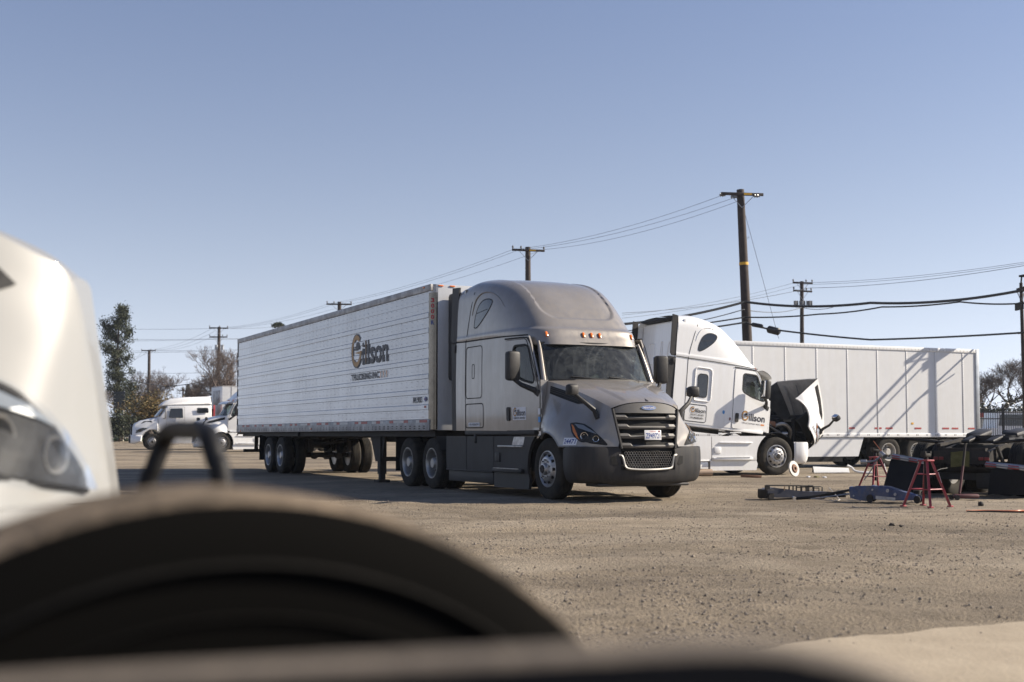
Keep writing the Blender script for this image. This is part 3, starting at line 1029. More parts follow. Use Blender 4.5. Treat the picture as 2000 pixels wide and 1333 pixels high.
def tractor(name, label, fr, P):
    """one long-nose sleeper tractor with raised roof. P: paint, skirt, bumper, ..."""
    root = thing(name, label, 'truck', fr.o, fr.rz, P.get('group'))
    paint, skirt, bump = P['paint'], P['skirt'], P['bumper']
    KS = P.get('sleeper', 1.0)
    UW = lambda u: u if u > -1.6 else -1.6 + (u + 1.6) * KS
    sides = (-1, 1)

    # ---------------- cab
    win = rounded([(-1.26, 2.12), (-1.26, 2.60), (-0.80, 2.60), (-0.52, 1.99), (-0.56, 1.925), (-0.95, 2.00)], 0.09)
    side_out = [(-3.72, 1.14), (-2.4, 1.135), (-1.2, 1.125), (-0.36, 1.115), (-0.315, 1.40), (-0.315, 1.75), (-0.40, 1.97), (-0.58, 2.34), (-0.74, 2.66), (-0.80, 2.75), (-1.6, 2.775), (-2.6, 2.79), (-3.72, 2.815)]
    cab_mb = MB()
    def plate_into(mb, outline, holes, fn, thick, cuts=2):
        o = plate('tmp', outline, holes, fn, thick, paint, None, cuts)
        me = o.data
        mb.add([v.co.copy() for v in me.vertices], [tuple(p.vertices) for p in me.polygons])
        bpy.data.objects.remove(o)
        bpy.data.meshes.remove(me)
    def sfn(side, off=0.0):
        return lambda a, b, d=0.0: (UW(a), side * (yside(a, b) + off - d), b)
    for sd in sides:
        plate_into(cab_mb, side_out, [win], sfn(sd), 0.03, 3)
    cab_mb.box((UW(-2.0), 0, 1.16), (3.3 * (0.5 + 0.5 * KS), 2.30, 0.04))
    cab_mb.box((-0.42, 0, 1.50), (0.06, 2.1, 0.72))
    cab_mb.box((UW(-3.45), 0, 2.50), (0.05, 2.30, 2.62))
    cab = cab_mb.build('cab', paint, root, angle=30)
    if P.get('cab_pitch'):
        th = R(P['cab_pitch'])
        cab.matrix_local = Matrix.Translation((0, 0, P.get('cab_dz', 0))) @ Matrix.Rotation(th, 4, 'Y')
    # roof
    RG = roof_grid()
    bv_roof = surface_bvh([RG])
    RW = RG.copy()
    RW[:, :, 0] = np.where(RW[:, :, 0] < -1.6, -1.6 + (RW[:, :, 0] + 1.6) * KS, RW[:, :, 0])
    rm = MB().grid(RW)
    rm.build('roof_fairing', paint, cab, angle=40)
    def rw(fn):
        def g(a, b, d=0.0):
            p = fn(a, b, d)
            return (UW(p[0]), p[1], p[2])
        return g
    for sd in sides:
        pr = rw(projector(bv_roof, 'uz', sd, 0.004))
        # seam between roof and cab, vertical seam of the side extender
        ribbon('roof_seam', [(-3.72, 2.818), (-3.27, 2.806), (-2.5, 2.80), (-1.6, 2.787), (-1.0, 2.772), (-0.80, 2.765)], 0.022, 'gap', cab, sfn(sd, 0.010))
        ribbon('extender_seam', [(-3.27, 1.14), (-3.275, 2.0), (-3.275, 2.80)], 0.022, 'gap', cab, sfn(sd, 0.005))
        ribbon('extender_seam', [(-3.27, 2.82), (-3.20, 3.1), (-3.09, 3.45), (-2.99, 3.70), (-2.93, 3.84)], 0.020, 'gap', cab, pr)
        qw = catmull([(-2.93, 3.05), (-2.90, 3.20), (-2.79, 3.40), (-2.62, 3.51), (-2.42, 3.535), (-2.255, 3.50), (-2.24, 3.43), (-2.36, 3.30), (-2.62, 3.13), (-2.83, 3.035), (-2.93, 3.05)], 4)[:-1]
        qw = [tuple(p) for p in qw]
        flat('upper_window', qw, 'dark_glass', cab, pr, cuts=2)
        ribbon('window_rim', qw, 0.018, 'trim', cab, rw(projector(bv_roof, 'uz', sd, 0.006)), closed=True)
        ribbon('window_bar', [(-2.83, 3.30), (-2.38, 3.345)], 0.012, 'trim', cab, rw(projector(bv_roof, 'uz', sd, 0.007)))
        arcp = [tuple(p) for p in catmull([(-3.03, 3.28), (-2.96, 3.46), (-2.82, 3.60), (-2.6, 3.67), (-2.3, 3.64), (-2.0, 3.50), (-1.78, 3.33)], 4)]
        vs = []
        for i, p in enumerate(arcp):
            vs.append(rw(projector(bv_roof, 'uz', sd, 0.004))(*p))
        MB().tube(vs, [0.012 * math.sin(math.pi * min(1, (i + 1) / len(vs))) + 0.002 for i in range(len(vs))], 6).build('pressed_bead', paint, cab)
        # rubber trailing edges
        ex = MB()
        XE = P.get('extender', 0.33)
        ex.prism([(-3.70, 2.83), (-3.70, 3.60), (-3.72, 3.88), (-3.72 - XE, 3.90), (-3.72 - XE, 2.90), (-3.66 - XE, 2.83)], 0.0, 0.035, lambda a, b, d: (UW(a), sd * (1.192 - d - 0.035 * smooth((b - 3.4) / 0.5)), b))
        ex.prism([(-3.71, 1.14), (-3.71, 2.80), (-3.99, 2.80), (-3.94, 1.14)], 0.0, 0.03, lambda a, b, d: (UW(a), sd * (1.205 - d), b))
        ex.build('extender_edge', 'black_plastic', cab)
        h = MB().box((UW(-3.79), sd * 1.222, 2.70), (0.10, 0.02, 0.14), bevel=0.008)
        h.build('extender_hinge', 'black_plastic', cab)
        # sleeper compartment doors
        dfn = sfn(sd, 0.005)
        if sd < 0 and not P.get('sleeper_window'):
            p1 = rounded([(-3.24, 1.735), (-3.24, 2.69), (-2.52, 2.69), (-2.52, 1.735)], 0.09, 5)
            ribbon('hatch_seam', p1, 0.016, 'gap', cab, dfn, closed=True)
            p1h = rounded([(-2.96, 2.10), (-2.96, 2.36), (-2.86, 2.36), (-2.86, 2.10)], 0.04)
            ribbon('hatch_pull', p1h, 0.014, 'gap', cab, dfn, closed=True)
        else:
            p1 = rounded([(-2.98, 1.74), (-2.98, 2.60), (-2.36, 2.60), (-2.36, 1.74)], 0.11, 5)
            MB().tube([dfn(*p) for p in p1], 0.020, 6, closed=True).build('pressed_bead', paint, cab)
            p2 = rounded([(-2.86, 1.84), (-2.86, 2.44), (-2.50, 2.44), (-2.50, 1.84)], 0.10, 5)
            flat('sleeper_window', p2, 'dark_glass', cab, sfn(sd, 0.007), cuts=1)
            ribbon('window_rim', p2, 0.022, 'trim', cab, sfn(sd, 0.009), closed=True)
        p3 = rounded([(-3.26, 1.19), (-3.26, 1.63), (-2.46, 1.63), (-2.46, 1.19)], 0.08, 5)
        ribbon('hatch_seam', p3, 0.018, 'gap', cab, dfn, closed=True)
        # door skin
        dout = rounded([(-1.50, 1.135), (-1.52, 2.0), (-1.52, 2.70), (-0.86, 2.695), (-0.45, 1.97), (-0.36, 1.74), (-0.37, 1.13)], 0.05, 3)
        door = plate('door', dout, [win], sfn(sd, 0.012), 0.03, paint, cab, 3, angle=30)
        ribbon('door_seam', dout, 0.018, 'gap', door, sfn(sd, 0.004), closed=True)
        g = flat('door_window', win, 'side_glass', cab, sfn(sd, -0.012), cuts=2)
        ribbon('window_rim', win, 0.035, 'trim', door, sfn(sd, 0.0135), closed=True)
        hd = rounded([(-1.43, 1.30), (-1.43, 1.54), (-1.33, 1.54), (-1.33, 1.30)], 0.04)
        plate('door_handle', hd, [], sfn(sd, 0.035), 0.03, 'black_plastic', door, 0)
        # rain gutter over the door, A pillar
        ribbon('drip_rail', [(-1.55, 2.735), (-1.0, 2.73), (-0.82, 2.72), (-0.70, 2.60), (-0.55, 2.28), (-0.43, 2.03)], 0.028, 'trim', cab, sfn(sd, 0.014))
        MB().tube([(-0.70, sd * 0.985, 2.655), (-0.62, sd * 1.00, 2.50), (-0.48, sd * 1.03, 2.20), (-0.37, sd * 1.05, 1.96)], [0.022, 0.034, 0.04, 0.04], 10).build('pillar', paint, cab)
        # cowl block below the pillar
        MB().prism([(-0.44, 1.12), (-0.42, 1.98), (-0.34, 1.98), (-0.31, 1.12)], 0.0, 0.25, lambda a, b, d: (a, sd * (yside(a, b) + 0.004 - d), b)).build('cowl_side', paint, cab)
        # main mirror
        mm = MB()
        mm.box((-0.71, sd * 1.47, 2.22), (0.17, 0.24, 0.50), (0, 0, sd * R(-8)), bevel=0.05)
        mm.tube([(-0.70, sd * 1.44, 1.99), (-0.60, sd * 1.36, 1.90), (-0.48, sd * 1.15, 1.80)], [0.035, 0.04, 0.05], 8)
        mm.box((-0.52, sd * 1.13, 1.80), (0.30, 0.06, 0.12), (0, R(22), 0), bevel=0.02)
        mir = mm.build('mirror', 'black_plastic', cab, angle=40)
        MB().box((-0.80, sd * 1.47, 2.24), (0.012, 0.19, 0.42), (0, 0, sd * R(-8)), bevel=0.02).build('mirror_glass', 'chrome', mir)
        # sill under the cab
        MB().box((UW(-1.9), sd * 1.15, 1.10), (2.9 * (0.5 + 0.5 * KS), 0.10, 0.075), bevel=0.01).build('cab_sill', P.get('sill', paint), cab)
    # back wall pressings
    for (u, y, z, w, h2) in ((-3.485, -0.55, 3.0, 0.42, 0.55), (-3.485, 0.0, 3.0, 0.12, 0.6), (-3.485, 0.55, 3.0, 0.42, 0.55)):
        bp = rounded([(y - w / 2, z - h2 / 2), (y - w / 3, z + h2 / 2), (y + w / 3, z + h2 / 2), (y + w / 2, z - h2 / 2)], 0.08)
        MB().tube([(UW(u), a, b) for a, b in bp], 0.014, 6, closed=True).build('pressed_bead', paint, cab)
    MB().box((UW(-3.60), 0, 3.86), (0.22, 1.9, 0.05), (0, R(6), 0), bevel=0.01).build('rear_seal', 'trim', cab)
    # windshield
    W = []
    for i in range(13):
        b = i / 12
        row = []
        for k in range(31):
            a = -1 + k / 15
            bul = (1 - abs(a) ** 2.2)
            row.append((-0.372 + (-0.696 + 0.372) * b + bul * (0.24 - 0.08 * b), a * (1.0 - 0.045 * b), 1.965 + 0.66 * b + 0.02 * bul * (1 - b)))
        W.append(row)
    W = np.array(W)
    MB().grid(W).build('windshield', 'windshield', cab, angle=180)
    edge = [W[0, k] for k in range(31)] + [W[i, 30] for i in range(1, 13)] + [W[12, k] for k in range(29, -1, -1)] + [W[i, 0] for i in range(11, 0, -1)]
    MB().tube([tuple(p) for p in edge], 0.026, 6, closed=True).build('windshield_seal', 'trim', cab)
    # sun band and sensor pod inside the glass
    SB = W[10:13].copy()
    SB[:, :, 0] -= 0.03
    MB().grid(SB).build('sun_band', 'trim', cab)
    MB().box((-0.545, 0.02, 2.47), (0.06, 0.36, 0.14), (0, R(-26), 0), bevel=0.02).build('sensor_pod', 'trim', cab)
    # marker lamps
    bv = bv_roof
    for y in (-0.835, -0.16, 0.0, 0.16, 0.835):
        p = projector(bv, 'yz', 1, 0.012)(y, 2.775)
        MB().box(p, (0.035, 0.045, 0.10), (0, R(-30), 0), bevel=0.014).build('marker_light', 'amber_lamp', cab)
    if P.get('visor'):
        V = []
        for i in range(5):
            b = i / 4
            row = []
            for k in range(25):
                a = -1 + k / 12
                bul = 1 - abs(a) ** 2.4
                row.append((-0.62 + 0.34 * b + bul * (0.13 + 0.05 * b), a * 1.04, 2.76 - 0.17 * b * b))
            V.append(row)
        V = np.array(V)
        vm = MB().grid(V)
        vm.grid(V - np.array([0.0, 0, 0.02]), flip=True)
        vm.build('sun_visor', paint, cab)
    # wipers
    for (y0, y1) in ((0.05, -0.62), (0.72, 0.08)):
        q = lambda y, b: tuple(W[0, 15] * 0 + np.array([-0.372 - 0.324 * b + (1 - abs(y / 1.0) ** 2.2) * (0.24 - 0.08 * b) + 0.025, y, 1.965 + 0.66 * b + 0.012]))
        MB().tube([q(y0, 0.01), q((y0 + y1) / 2, 0.05), q(y1, 0.09)], 0.011, 5).build('wiper', 'trim', cab)
    # inside: dash, seats, steering wheel, bunk curtain
    it = MB()
    it.box((-0.56, 0, 1.78), (0.36, 1.95, 0.34), bevel=0.06)
    it.build('dashboard', 'interior', cab)
    for y in (-0.58, 0.58):
        st = MB()
        st.box((-1.25, y, 1.62), (0.50, 0.50, 0.16), bevel=0.05)
        st.box((-1.52, y, 2.02), (0.16, 0.48, 0.80), (0, R(-8), 0), bevel=0.05)
        st.box((-1.58, y, 2.48), (0.10, 0.26, 0.18), (0, R(-8), 0), bevel=0.04)
        st.build('seat', 'interior', cab)
    MB().lathe([(0.02 * math.cos(R(t)), 0.22 + 0.02 * math.sin(R(t))) for t in range(0, 360, 45)], 24, axis='X', closed=True).build('steering_wheel', 'interior', cab, loc=(-0.85, 0.58, 1.92), rot=(0, R(35), 0))
    MB().box((-0.50, -0.55, 1.97), (0.16, 0.30, 0.05), bevel=0.02).build('dash_papers', 'interior_light', cab)

    # ---------------- hood
    piv = Vector((1.12, 0, 0.62))
    HS = {sd: hood_side_grid(sd) for sd in sides}
    HT = hood_top_grid(0.0, P.get('bulge', 1.0))
    hm = MB()
    for sd in sides:
        hm.grid(HS[sd], flip=(sd > 0))
    hm.grid(HT)
    hood = hm.build('hood', paint, root, angle=28)
    bvh = surface_bvh([HS[-1], HS[1], HT])
    for sd in sides:
        pz = projector(bvh, 'uz', sd, 0.006)
        # shut line behind the hood and arch lip
        lip = [tuple(HS[sd][i, -1]) for i in range(HS[sd].shape[0]) if HS[sd][i, -1, 0] < 0.62]
        MB().tube([(a, b - sd * 0.012, c) for a, b, c in lip], 0.020, 6).build('arch_lip', paint, hood)
        # side intake
        vs_ = P.get('vent_shift', 0.0)
        vent = [(-0.23, 1.875), (-0.22, 1.745), (0.50 + vs_, 1.555 - vs_ * 0.8), (0.72 + vs_, 1.565 - vs_ * 0.45), (0.60 + vs_, 1.645 - vs_ * 0.3), (0.15, 1.785)]
        vo_ = flat('intake', vent, 'trim', hood, pz, cuts=2)
        for k in range(3):
            f = (k + 1) / 4
            ribbon('intake_vane', [(-0.20, 1.875 - 0.13 * f), (0.15, 1.79 - 0.125 * f), (0.55 - 0.05 * f, 1.66 - 0.09 * f)], 0.016, 'black_plastic', vo_, projector(bvh, 'uz', sd, 0.022))
        # headlamp
        lamp = flat('headlight', HEADLAMP, 'trim', hood, projector(bvh, 'ob', sd, 0.004), cuts=3)
        flat('headlight_lens', HEADLAMP, 'lens', lamp, projector(bvh, 'ob', sd, 0.034), cuts=3)
        ribbon('headlight_rim', HEADLAMP, 0.016, 'trim', lamp, projector(bvh, 'ob', sd, 0.010), closed=True)
        am = [(-0.139, 1.226), (-0.087, 1.195), (-0.004, 1.097), (0.081, 0.991), (0.114, 0.967), (0.038, 1.007), (-0.064, 1.097)]
        flat('turn_signal', am, 'amber', lamp, projector(bvh, 'ob', sd, 0.012), cuts=1)
        dr = [(-0.080, 1.228), (0.094, 1.207), (0.287, 1.115), (0.356, 1.066), (0.222, 1.104), (0.013, 1.162)]
        flat('daylight_strip', dr, 'strip_gray', lamp, projector(bvh, 'ob', sd, 0.014), cuts=1)
        for (q, z, rr) in ((0.165, 1.035, 0.062), (0.345, 0.995, 0.05)):
            c = projector(bvh, 'ob', sd, 0.006)(q, z)
            MB().lathe([(0.0, rr), (0.012, rr * 0.97), (0.010, rr * 0.84), (-0.02, rr * 0.5), (-0.03, 0.0)], 20, axis='X').build('projector_lamp', P.get('lamp', 'chrome'), lamp, loc=c, rot=(0, 0, sd * R(35)))
        # hood mirror on its arm
        if P.get('no_hood_mirror'):
            continue
        base = projector(bvh, 'uz', sd, 0.0)(0.96, 1.37)
        hmir = MB()
        hmir.tube([(base[0] + 0.02, base[1] - sd * 0.01, 1.31), (base[0] - 0.03, base[1] + sd * 0.035, 1.45), (0.90, sd * 0.98, 1.58), (0.82, sd * 1.10, 1.70)], [0.050, 0.042, 0.034, 0.028], 8)
        hmir.box((0.80, sd * 1.145, 1.775), (0.15, 0.20, 0.185), (0, 0, sd * R(-10)), bevel=0.05)
        ho = hmir.build('hood_mirror', 'black_plastic', hood, angle=45)
        MB().box((0.722, sd * 1.145, 1.775), (0.012, 0.16, 0.14), (0, 0, sd * R(-10)), bevel=0.02).build('mirror_glass', 'chrome', ho)
    # grille
    def gu(y, z):
        f = (1.47 - z) / (1.47 - 0.80)
        w = 0.60 - 0.115 * f
        return 1.135 + 0.10 * f + 0.085 * P.get('bulge', 1.0) * (1 - min(1, abs(y) / w) ** 2)
    gw = lambda z: 0.60 - 0.115 * (1.47 - z) / 0.67
    def gsurf(y, z, d=0.0):
        return (gu(y, z) - d, y, z)
    blank = P.get('no_grille')
    gb = np.array([[gsurf(gw(z) * a, z, -0.004 if blank else 0.07) for a in np.linspace(-1, 1, 17)] for z in np.linspace(1.50, 0.80, 9)])
    if blank:
        gb = np.concatenate([(HT[-1][::1][np.linspace(0, 40, 17).astype(int)] + np.array([0.001, 0, 0.001]))[None], gb[1:]])
    grille = MB().grid(gb).build('grille', paint if blank else 'gap', hood)
    tb = []
    for f in (0.0, 0.45, 1.0):
        row = []
        for k in range(41):
            a = -1 + k / 20
            e = HT[-1, k]
            zt = e[2] - 0.012
            z = zt + (1.405 - zt) * f
            row.append((min(e[0] + 0.004 + 0.02 * f, gu(a * gw(z), z) + 0.03), a * min(gw(z), 0.61) * 0.995, z))
        tb.append(row)
    tb = np.array(tb)
    tb2 = tb - np.array([0.09, 0, 0])
    band = MB().grid(tb)
    band.grid(np.stack([tb[-1], tb2[-1]]))
    if not P.get('no_grille'):
        band.build('grille_header', P.get('surround', 'slat_gray'), grille)
    for sd in (() if P.get('no_grille') else sides):
        MB().tube([(gu(sd * gw(z), z) + 0.012, sd * (gw(z) + 0.004), z) for z in np.linspace(1.47, 0.84, 9)], 0.026, 6).build('grille_surround', P.get('surround', 'black_plastic'), grille)
    for zc in (() if blank else (1.325, 1.175, 1.025, 0.875)):
        ys = np.concatenate([np.linspace(-1, -0.72, 4), np.linspace(-0.62, 0.62, 13), np.linspace(0.72, 1, 4)])
        S = []
        for dz, dd in ((0.034, 0.06), (0.030, 0.005), (0.0, -0.018), (-0.034, 0.0), (-0.040, 0.06)):
            row = []
            for a in ys:
                y = a * gw(zc) * 0.985
                q = smooth((abs(a) - 0.62) / 0.10)
                row.append((gu(y, zc) - dd - 0.03 * (1 - q), y, zc + dz * (0.75 + 0.40 * q) + 0.018 * q))
            S.append(row)
        MB().grid(np.array(S)).build('grille_slat', 'slat_gray', grille, angle=30)
    # badge
    bz = 1.490
    if not blank:
        el = ring(0, bz, 0.135, 0.036, 28)
        flat('badge_rim', el, 'chrome', grille, lambda a, b: (gu(a, b) + 0.038, a, b), holes=[ring(0, bz, 0.124, 0.028, 28)])
        flat('badge', ring(0, bz, 0.125, 0.029, 28), 'ink_blue', grille, lambda a, b: (gu(a, b) + 0.036, a, b))
        text('badge_letters', 'FREIGHTLINER', 'sticker', grille, lambda a, b: (gu(a, b) + 0.041, a, b), (-0.105, bz - 0.015, 0.105, bz + 0.015), bold=0.02)
        tri = projector(bvh, 'uy', 1, 0.004)
        flat('hood_emblem', [(1.205, -0.03), (1.205, 0.03), (1.12, 0.0)], 'trim', hood, tri)
    if P.get('plate'):
        pl = MB().box((gu(0, 1.05) + 0.035, 0.03, 1.055), (0.008, 0.31, 0.155), (0, R(-5), 0), bevel=0.003).build('licence_plate', 'plate_white', grille)
        pf = lambda a, b: (gu(0, 1.05) + 0.0405 - 0.087 * (b - 1.055), a, b)
        text('plate_number', P['plate'], 'ink_blue', pl, pf, (-0.105, 1.0, 0.165, 1.085), bold=0.02)
        text('plate_state', 'California', 'ink_red', pl, pf, (-0.03, 1.102, 0.09, 1.125))
        flat('plate_tag', [(0.13, 1.10), (0.165, 1.10), (0.165, 1.125), (0.13, 1.125)], 'red', pl, pf)
    if P.get('number'):
        pz = projector(bvh, 'uz', -1, 0.004)
        pz2 = projector(bvh, 'uz', -1, 0.006)
        nb = flat('number_sticker', [(0.60, 0.895), (0.90, 0.895), (0.90, 1.01), (0.60, 1.01)], 'sticker', hood, pz, cuts=2)
        text('number', P['number'], 'ink_blue', nb, pz2, (0.625, 0.915, 0.875, 0.99), bold=0.02)
    if P.get('hood_open'):
        # inner liner, ducts
        ln = MB().grid(hood_top_grid(0.04), flip=True).build('hood_liner', 'hood_inside', hood, angle=28)
        for sd in sides:
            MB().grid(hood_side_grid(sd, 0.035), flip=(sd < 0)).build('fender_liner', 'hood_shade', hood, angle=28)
        MB().lathe([(0.0, 0.17), (-0.10, 0.18), (-0.13, 0.165), (-0.12, 0.14), (0.0, 0.12)], 24, axis='Z').build('air_duct', 'black_plastic', hood, loc=(0.22, -0.36, 1.80), rot=(R(8), R(10), 0))
        MB().box((0.62, -0.84, 1.10), (0.75, 0.12, 0.50), (R(12), 0, 0), bevel=0.05).build('splash_shield', 'trim', hood)
        MB().box((0.62, 0.84, 1.10), (0.75, 0.12, 0.50), (R(-12), 0, 0), bevel=0.05).build('splash_shield', 'trim', hood)
        MB().box((0.72, 0, 1.42), (0.5, 0.8, 0.16), bevel=0.06).build('duct_box', 'trim', hood)
        for y in (-0.55, 0.05, 0.55):
            MB().tube([(-0.25, y * 1.2, 1.88), (0.3, y, 1.75), (0.9, y * 0.9, 1.52)], 0.022, 6).build('hood_brace', 'hood_inside', hood)
        th = R(P['hood_open'])
        hood.matrix_local = Matrix.Translation(piv) @ Matrix.Rotation(th, 4, 'Y') @ Matrix.Translation(-piv)
        text('hood_number', '20257', 'ink', hood, lambda a, b: projector(bvh, 'uz', -1, 0.006)(a, b), (0.55, 0.97, 0.85, 1.04), bold=0.01)
        en = MB()
        en.box((0.35, 0, 1.05), (1.1, 0.62, 0.75), bevel=0.06)
        en.box((0.30, 0, 1.50), (0.85, 0.42, 0.20), bevel=0.05)
        en.box((0.92, 0, 1.05), (0.10, 1.25, 0.95), bevel=0.03)
        en.cyl((-0.1, -0.42, 1.25), (0.35, -0.42, 1.25), 0.13)
        en.cyl((0.40, -0.45, 1.05), (0.58, -0.45, 1.05), 0.16)
        en.box((0.05, -0.62, 0.98), (0.55, 0.30, 0.30), bevel=0.04)
        for k in range(10):
            a = rng.uniform(-0.2, 0.2)
            en.tube([(-0.25 + 0.08 * k, -0.30 - 0.04 * (k % 3), 1.45 + a * 0.3), (0.1 + 0.06 * k, -0.50 + a * 0.3, 1.50), (0.35 + 0.05 * k, -0.48 + a, 1.2 + a), (0.5, -0.55, 0.95 + a)], 0.018 + 0.01 * (k % 3), 6)
        eng = en.build('engine', 'greasy', root)
        MB().cyl((0.10, -0.72, 1.08), (0.62, -0.72, 1.10), 0.055, n=12).build('intake_pipe', 'steel', eng)
        MB().box((0.86, 0, 1.45), (0.06, 1.1, 0.06)).build('radiator_bar', 'steel', eng)
        MB().box((-0.22, -0.62, 1.52), (0.24, 0.34, 0.26), bevel=0.05).build('coolant_tank', 'interior_light', eng)
        MB().cyl((0.02, -0.58, 1.36), (0.30, -0.60, 1.34), 0.10, n=16).build('turbocharger', 'rust', eng)
        MB().tube([tuple(p) for p in catmull([(0.30, -0.55, 1.30), (0.55, -0.66, 1.36), (0.78, -0.62, 1.22), (0.88, -0.50, 1.0)], 5)], 0.055, 10).build('charge_pipe', 'steel', eng)
        for k in range(6):
            MB().tube([tuple(p) for p in catmull([(-0.30, -0.75 + 0.05 * k, 1.40), (0.0, -0.82 + 0.04 * k, 1.30 + 0.05 * (k % 3)), (0.3, -0.80 + 0.03 * k, 1.16 + 0.04 * (k % 2)), (0.62, -0.74 + 0.02 * k, 1.02)], 4)], 0.014, 6).build('wiring', 'black_plastic' if k % 2 else 'interior_light', eng)
    # ---------------- bumper
    path = catmull([(0.60, -1.195), (0.80, -1.215), (0.97, -1.165), (1.08, -1.03), (1.165, -0.80), (1.225, -0.50), (1.268, -0.22), (1.28, 0.0)], 4)
    path = np.vstack([path, (path[:-1] * np.array([1, -1]))[::-1]])
    prof = [(0.875, 0.035), (0.865, 0.008), (0.80, 0.0), (0.70, -0.004), (0.60, -0.004), (0.50, 0.0), (0.42, 0.012), (0.345, 0.032), (0.29, 0.065), (0.262, 0.11), (0.255, 0.17)]
    BG = []
    for z, ins in prof:
        row = []
        for i, p in enumerate(path):
            a = path[max(0, i - 1)]
            b = path[min(len(path) - 1, i + 1)]
            d = (b - a) / np.linalg.norm(b - a)
            q = p + np.array([-d[1], d[0]]) * ins
            zz = z
            if z < 0.5:
                zz = z + 0.035 * smooth((abs(p[1]) - 0.6) / 0.5)
            row.append((q[0], q[1], zz))
        BG.append(row)
    BG = np.array(BG)
    yy = path[:, 1]
    bmask = lambda i, j: not (abs((yy[j] + yy[j + 1]) / 2) < 0.47 and prof[i + 1][0] > 0.49)
    bm_ = MB().grid(BG, bmask)
    inner = BG - np.array([0.05, 0, 0])
    inner[:, :, 1] *= 0.985
    bm_.grid(inner, bmask, flip=True)
    bumper = bm_.build('bumper', bump, root, angle=30)
    bbv = surface_bvh([BG])
    MB().tube([(BG[0, j, 0] - 0.01, BG[0, j, 1], 0.862) for j in range(len(path)) if abs(yy[j]) > 0.47 and yy[j] < 0], 0.014, 6).build('bumper_top_trim', 'trim', bumper)
    MB().tube([(BG[0, j, 0] - 0.01, BG[0, j, 1], 0.862) for j in range(len(path)) if abs(yy[j]) > 0.47 and yy[j] > 0], 0.014, 6).build('bumper_top_trim', 'trim', bumper)
    cu = [(1.215, -0.535, 0.735), (1.225, -0.485, 0.725), (1.236, -0.462, 0.66), (1.245, -0.44, 0.57), (1.262, -0.39, 0.525), (1.277, -0.2, 0.508), (1.285, 0, 0.505)]
    cu = cu + [(a, -b, c) for a, b, c in cu[-2::-1]]
    MB().tube([tuple(p) for p in catmull(cu, 3)], 0.020, 6).build('bumper_insert', P.get('insert', 'dull_alu'), bumper)
    for sd in sides:
        flat('tow_slot', [(sd * 0.60, 0.72), (sd * 0.55, 0.60), (sd * 0.58, 0.565), (sd * 0.665, 0.60), (sd * 0.67, 0.72)], 'gap', bumper, projector(bbv, 'yz', 1, 0.004))
    # lower mesh grille: hexagonal lattice
    hx = MB()
    pitch = 0.046
    for r_ in range(7):
        z = 0.545 + r_ * 0.037
        if 0.665 < z < 0.69:
            continue
        for c_ in range(21):
            y = -0.46 + c_ * pitch + (pitch / 2 if r_ % 2 else 0)
            if abs(y) > 0.43 - 0.10 * (0.75 - z):
                continue
            pts = [(1.215 + 0.045 * (1 - (y / 0.5) ** 2), y + 0.0245 * math.cos(R(90 + 60 * k)), z + 0.0245 * math.sin(R(90 + 60 * k))) for k in range(6)]
            hx.tube(pts, 0.006, 3, closed=True)
    hx.build('lower_grille_mesh', 'steel' if not P.get('hood_open') else 'trim', bumper, smooth=False)
    MB().box((1.12, 0, 0.66), (0.02, 0.96, 0.36)).build('lower_grille_back', 'gap', bumper)
    MB().box((0.90, 0, 0.262), (0.42, 1.7, 0.05), bevel=0.02).build('air_dam', 'black_plastic', bumper)
    # ---------------- side skirts and steps
    for sd in sides:
        f = lambda a, b, d=0.0: (a, sd * (1.225 - d - 0.03 * smooth((0.5 - b) / 0.25)), b)
        segs = [(-4.18, -3.22), (-3.20, -2.0), (-1.98, -0.33)]
        arc = [(-0.64 * math.cos(R(t)), 0.5 + 0.64 * math.sin(R(t))) for t in range(56, -14, -7)]
        sk = None
        for i, (a0, a1) in enumerate(segs):
            if i < 2:
                o = [(a0, 0.40), (a1, 0.40), (a1, 1.035), (a0, 1.035)]
            else:
                o = [(a0, 0.40), (a0, 1.035)] + [p for p in arc if p[1] > 0.40 and p[1] < 1.035] + [(-0.635, 0.40)]
                o = [(a0, 1.035), (-0.36, 1.035)] + [p for p in arc if 0.40 < p[1] < 1.03] + [(-0.635, 0.40), (a0, 0.40)]
            s_ = plate('side_skirt', o, [], f, 0.05, skirt, root, 2)
            if i == 2:
                sk = s_
        # lower strips
        lo = MB()
        lo.box((-3.10, sd * 1.165, 0.285), (2.05, 0.06, 0.20), bevel=0.01)
        plow = lo.build('lower_skirt', P.get('skirt_low', skirt), root)
        MB().prism([(-2.02, 0.14), (-2.02, 0.40), (-0.64, 0.40), (-0.60, 0.30), (-0.64, 0.14)], 0, 0.05, lambda a, b, d: (a, sd * (1.205 - d), b)).build('lower_skirt', P.get('skirt_low', skirt), root)
        MB().box((-3.1, sd * 1.222, 0.40), (2.15, 0.03, 0.028), bevel=0.008).build('skirt_ledge', skirt, sk)
        # steps
        s1 = MB().box((-1.28, sd * 1.215, 0.86), (0.98, 0.10, 0.035), bevel=0.01)
        s1.build('step', 'steel' if P['skirt'] != 'white_paint' else skirt, sk)
        flat('step_recess', rounded([(-1.25, 0.885), (-1.16, 1.025), (-0.74, 1.025), (-0.80, 0.885)], 0.02), P.get('step_panel', 'alloy'), sk, lambda a, b: (a, sd * 1.2275, b))
        s2 = MB().box((-1.37, sd * 1.222, 0.445), (1.18, 0.12, 0.07), bevel=0.015)
        s2.build('step', 'black_plastic' if P['skirt'] != 'white_paint' else skirt, sk)
        MB().box((-1.37, sd * 1.285, 0.478), (1.0, 0.015, 0.012)).build('step_tread', 'steel', sk)
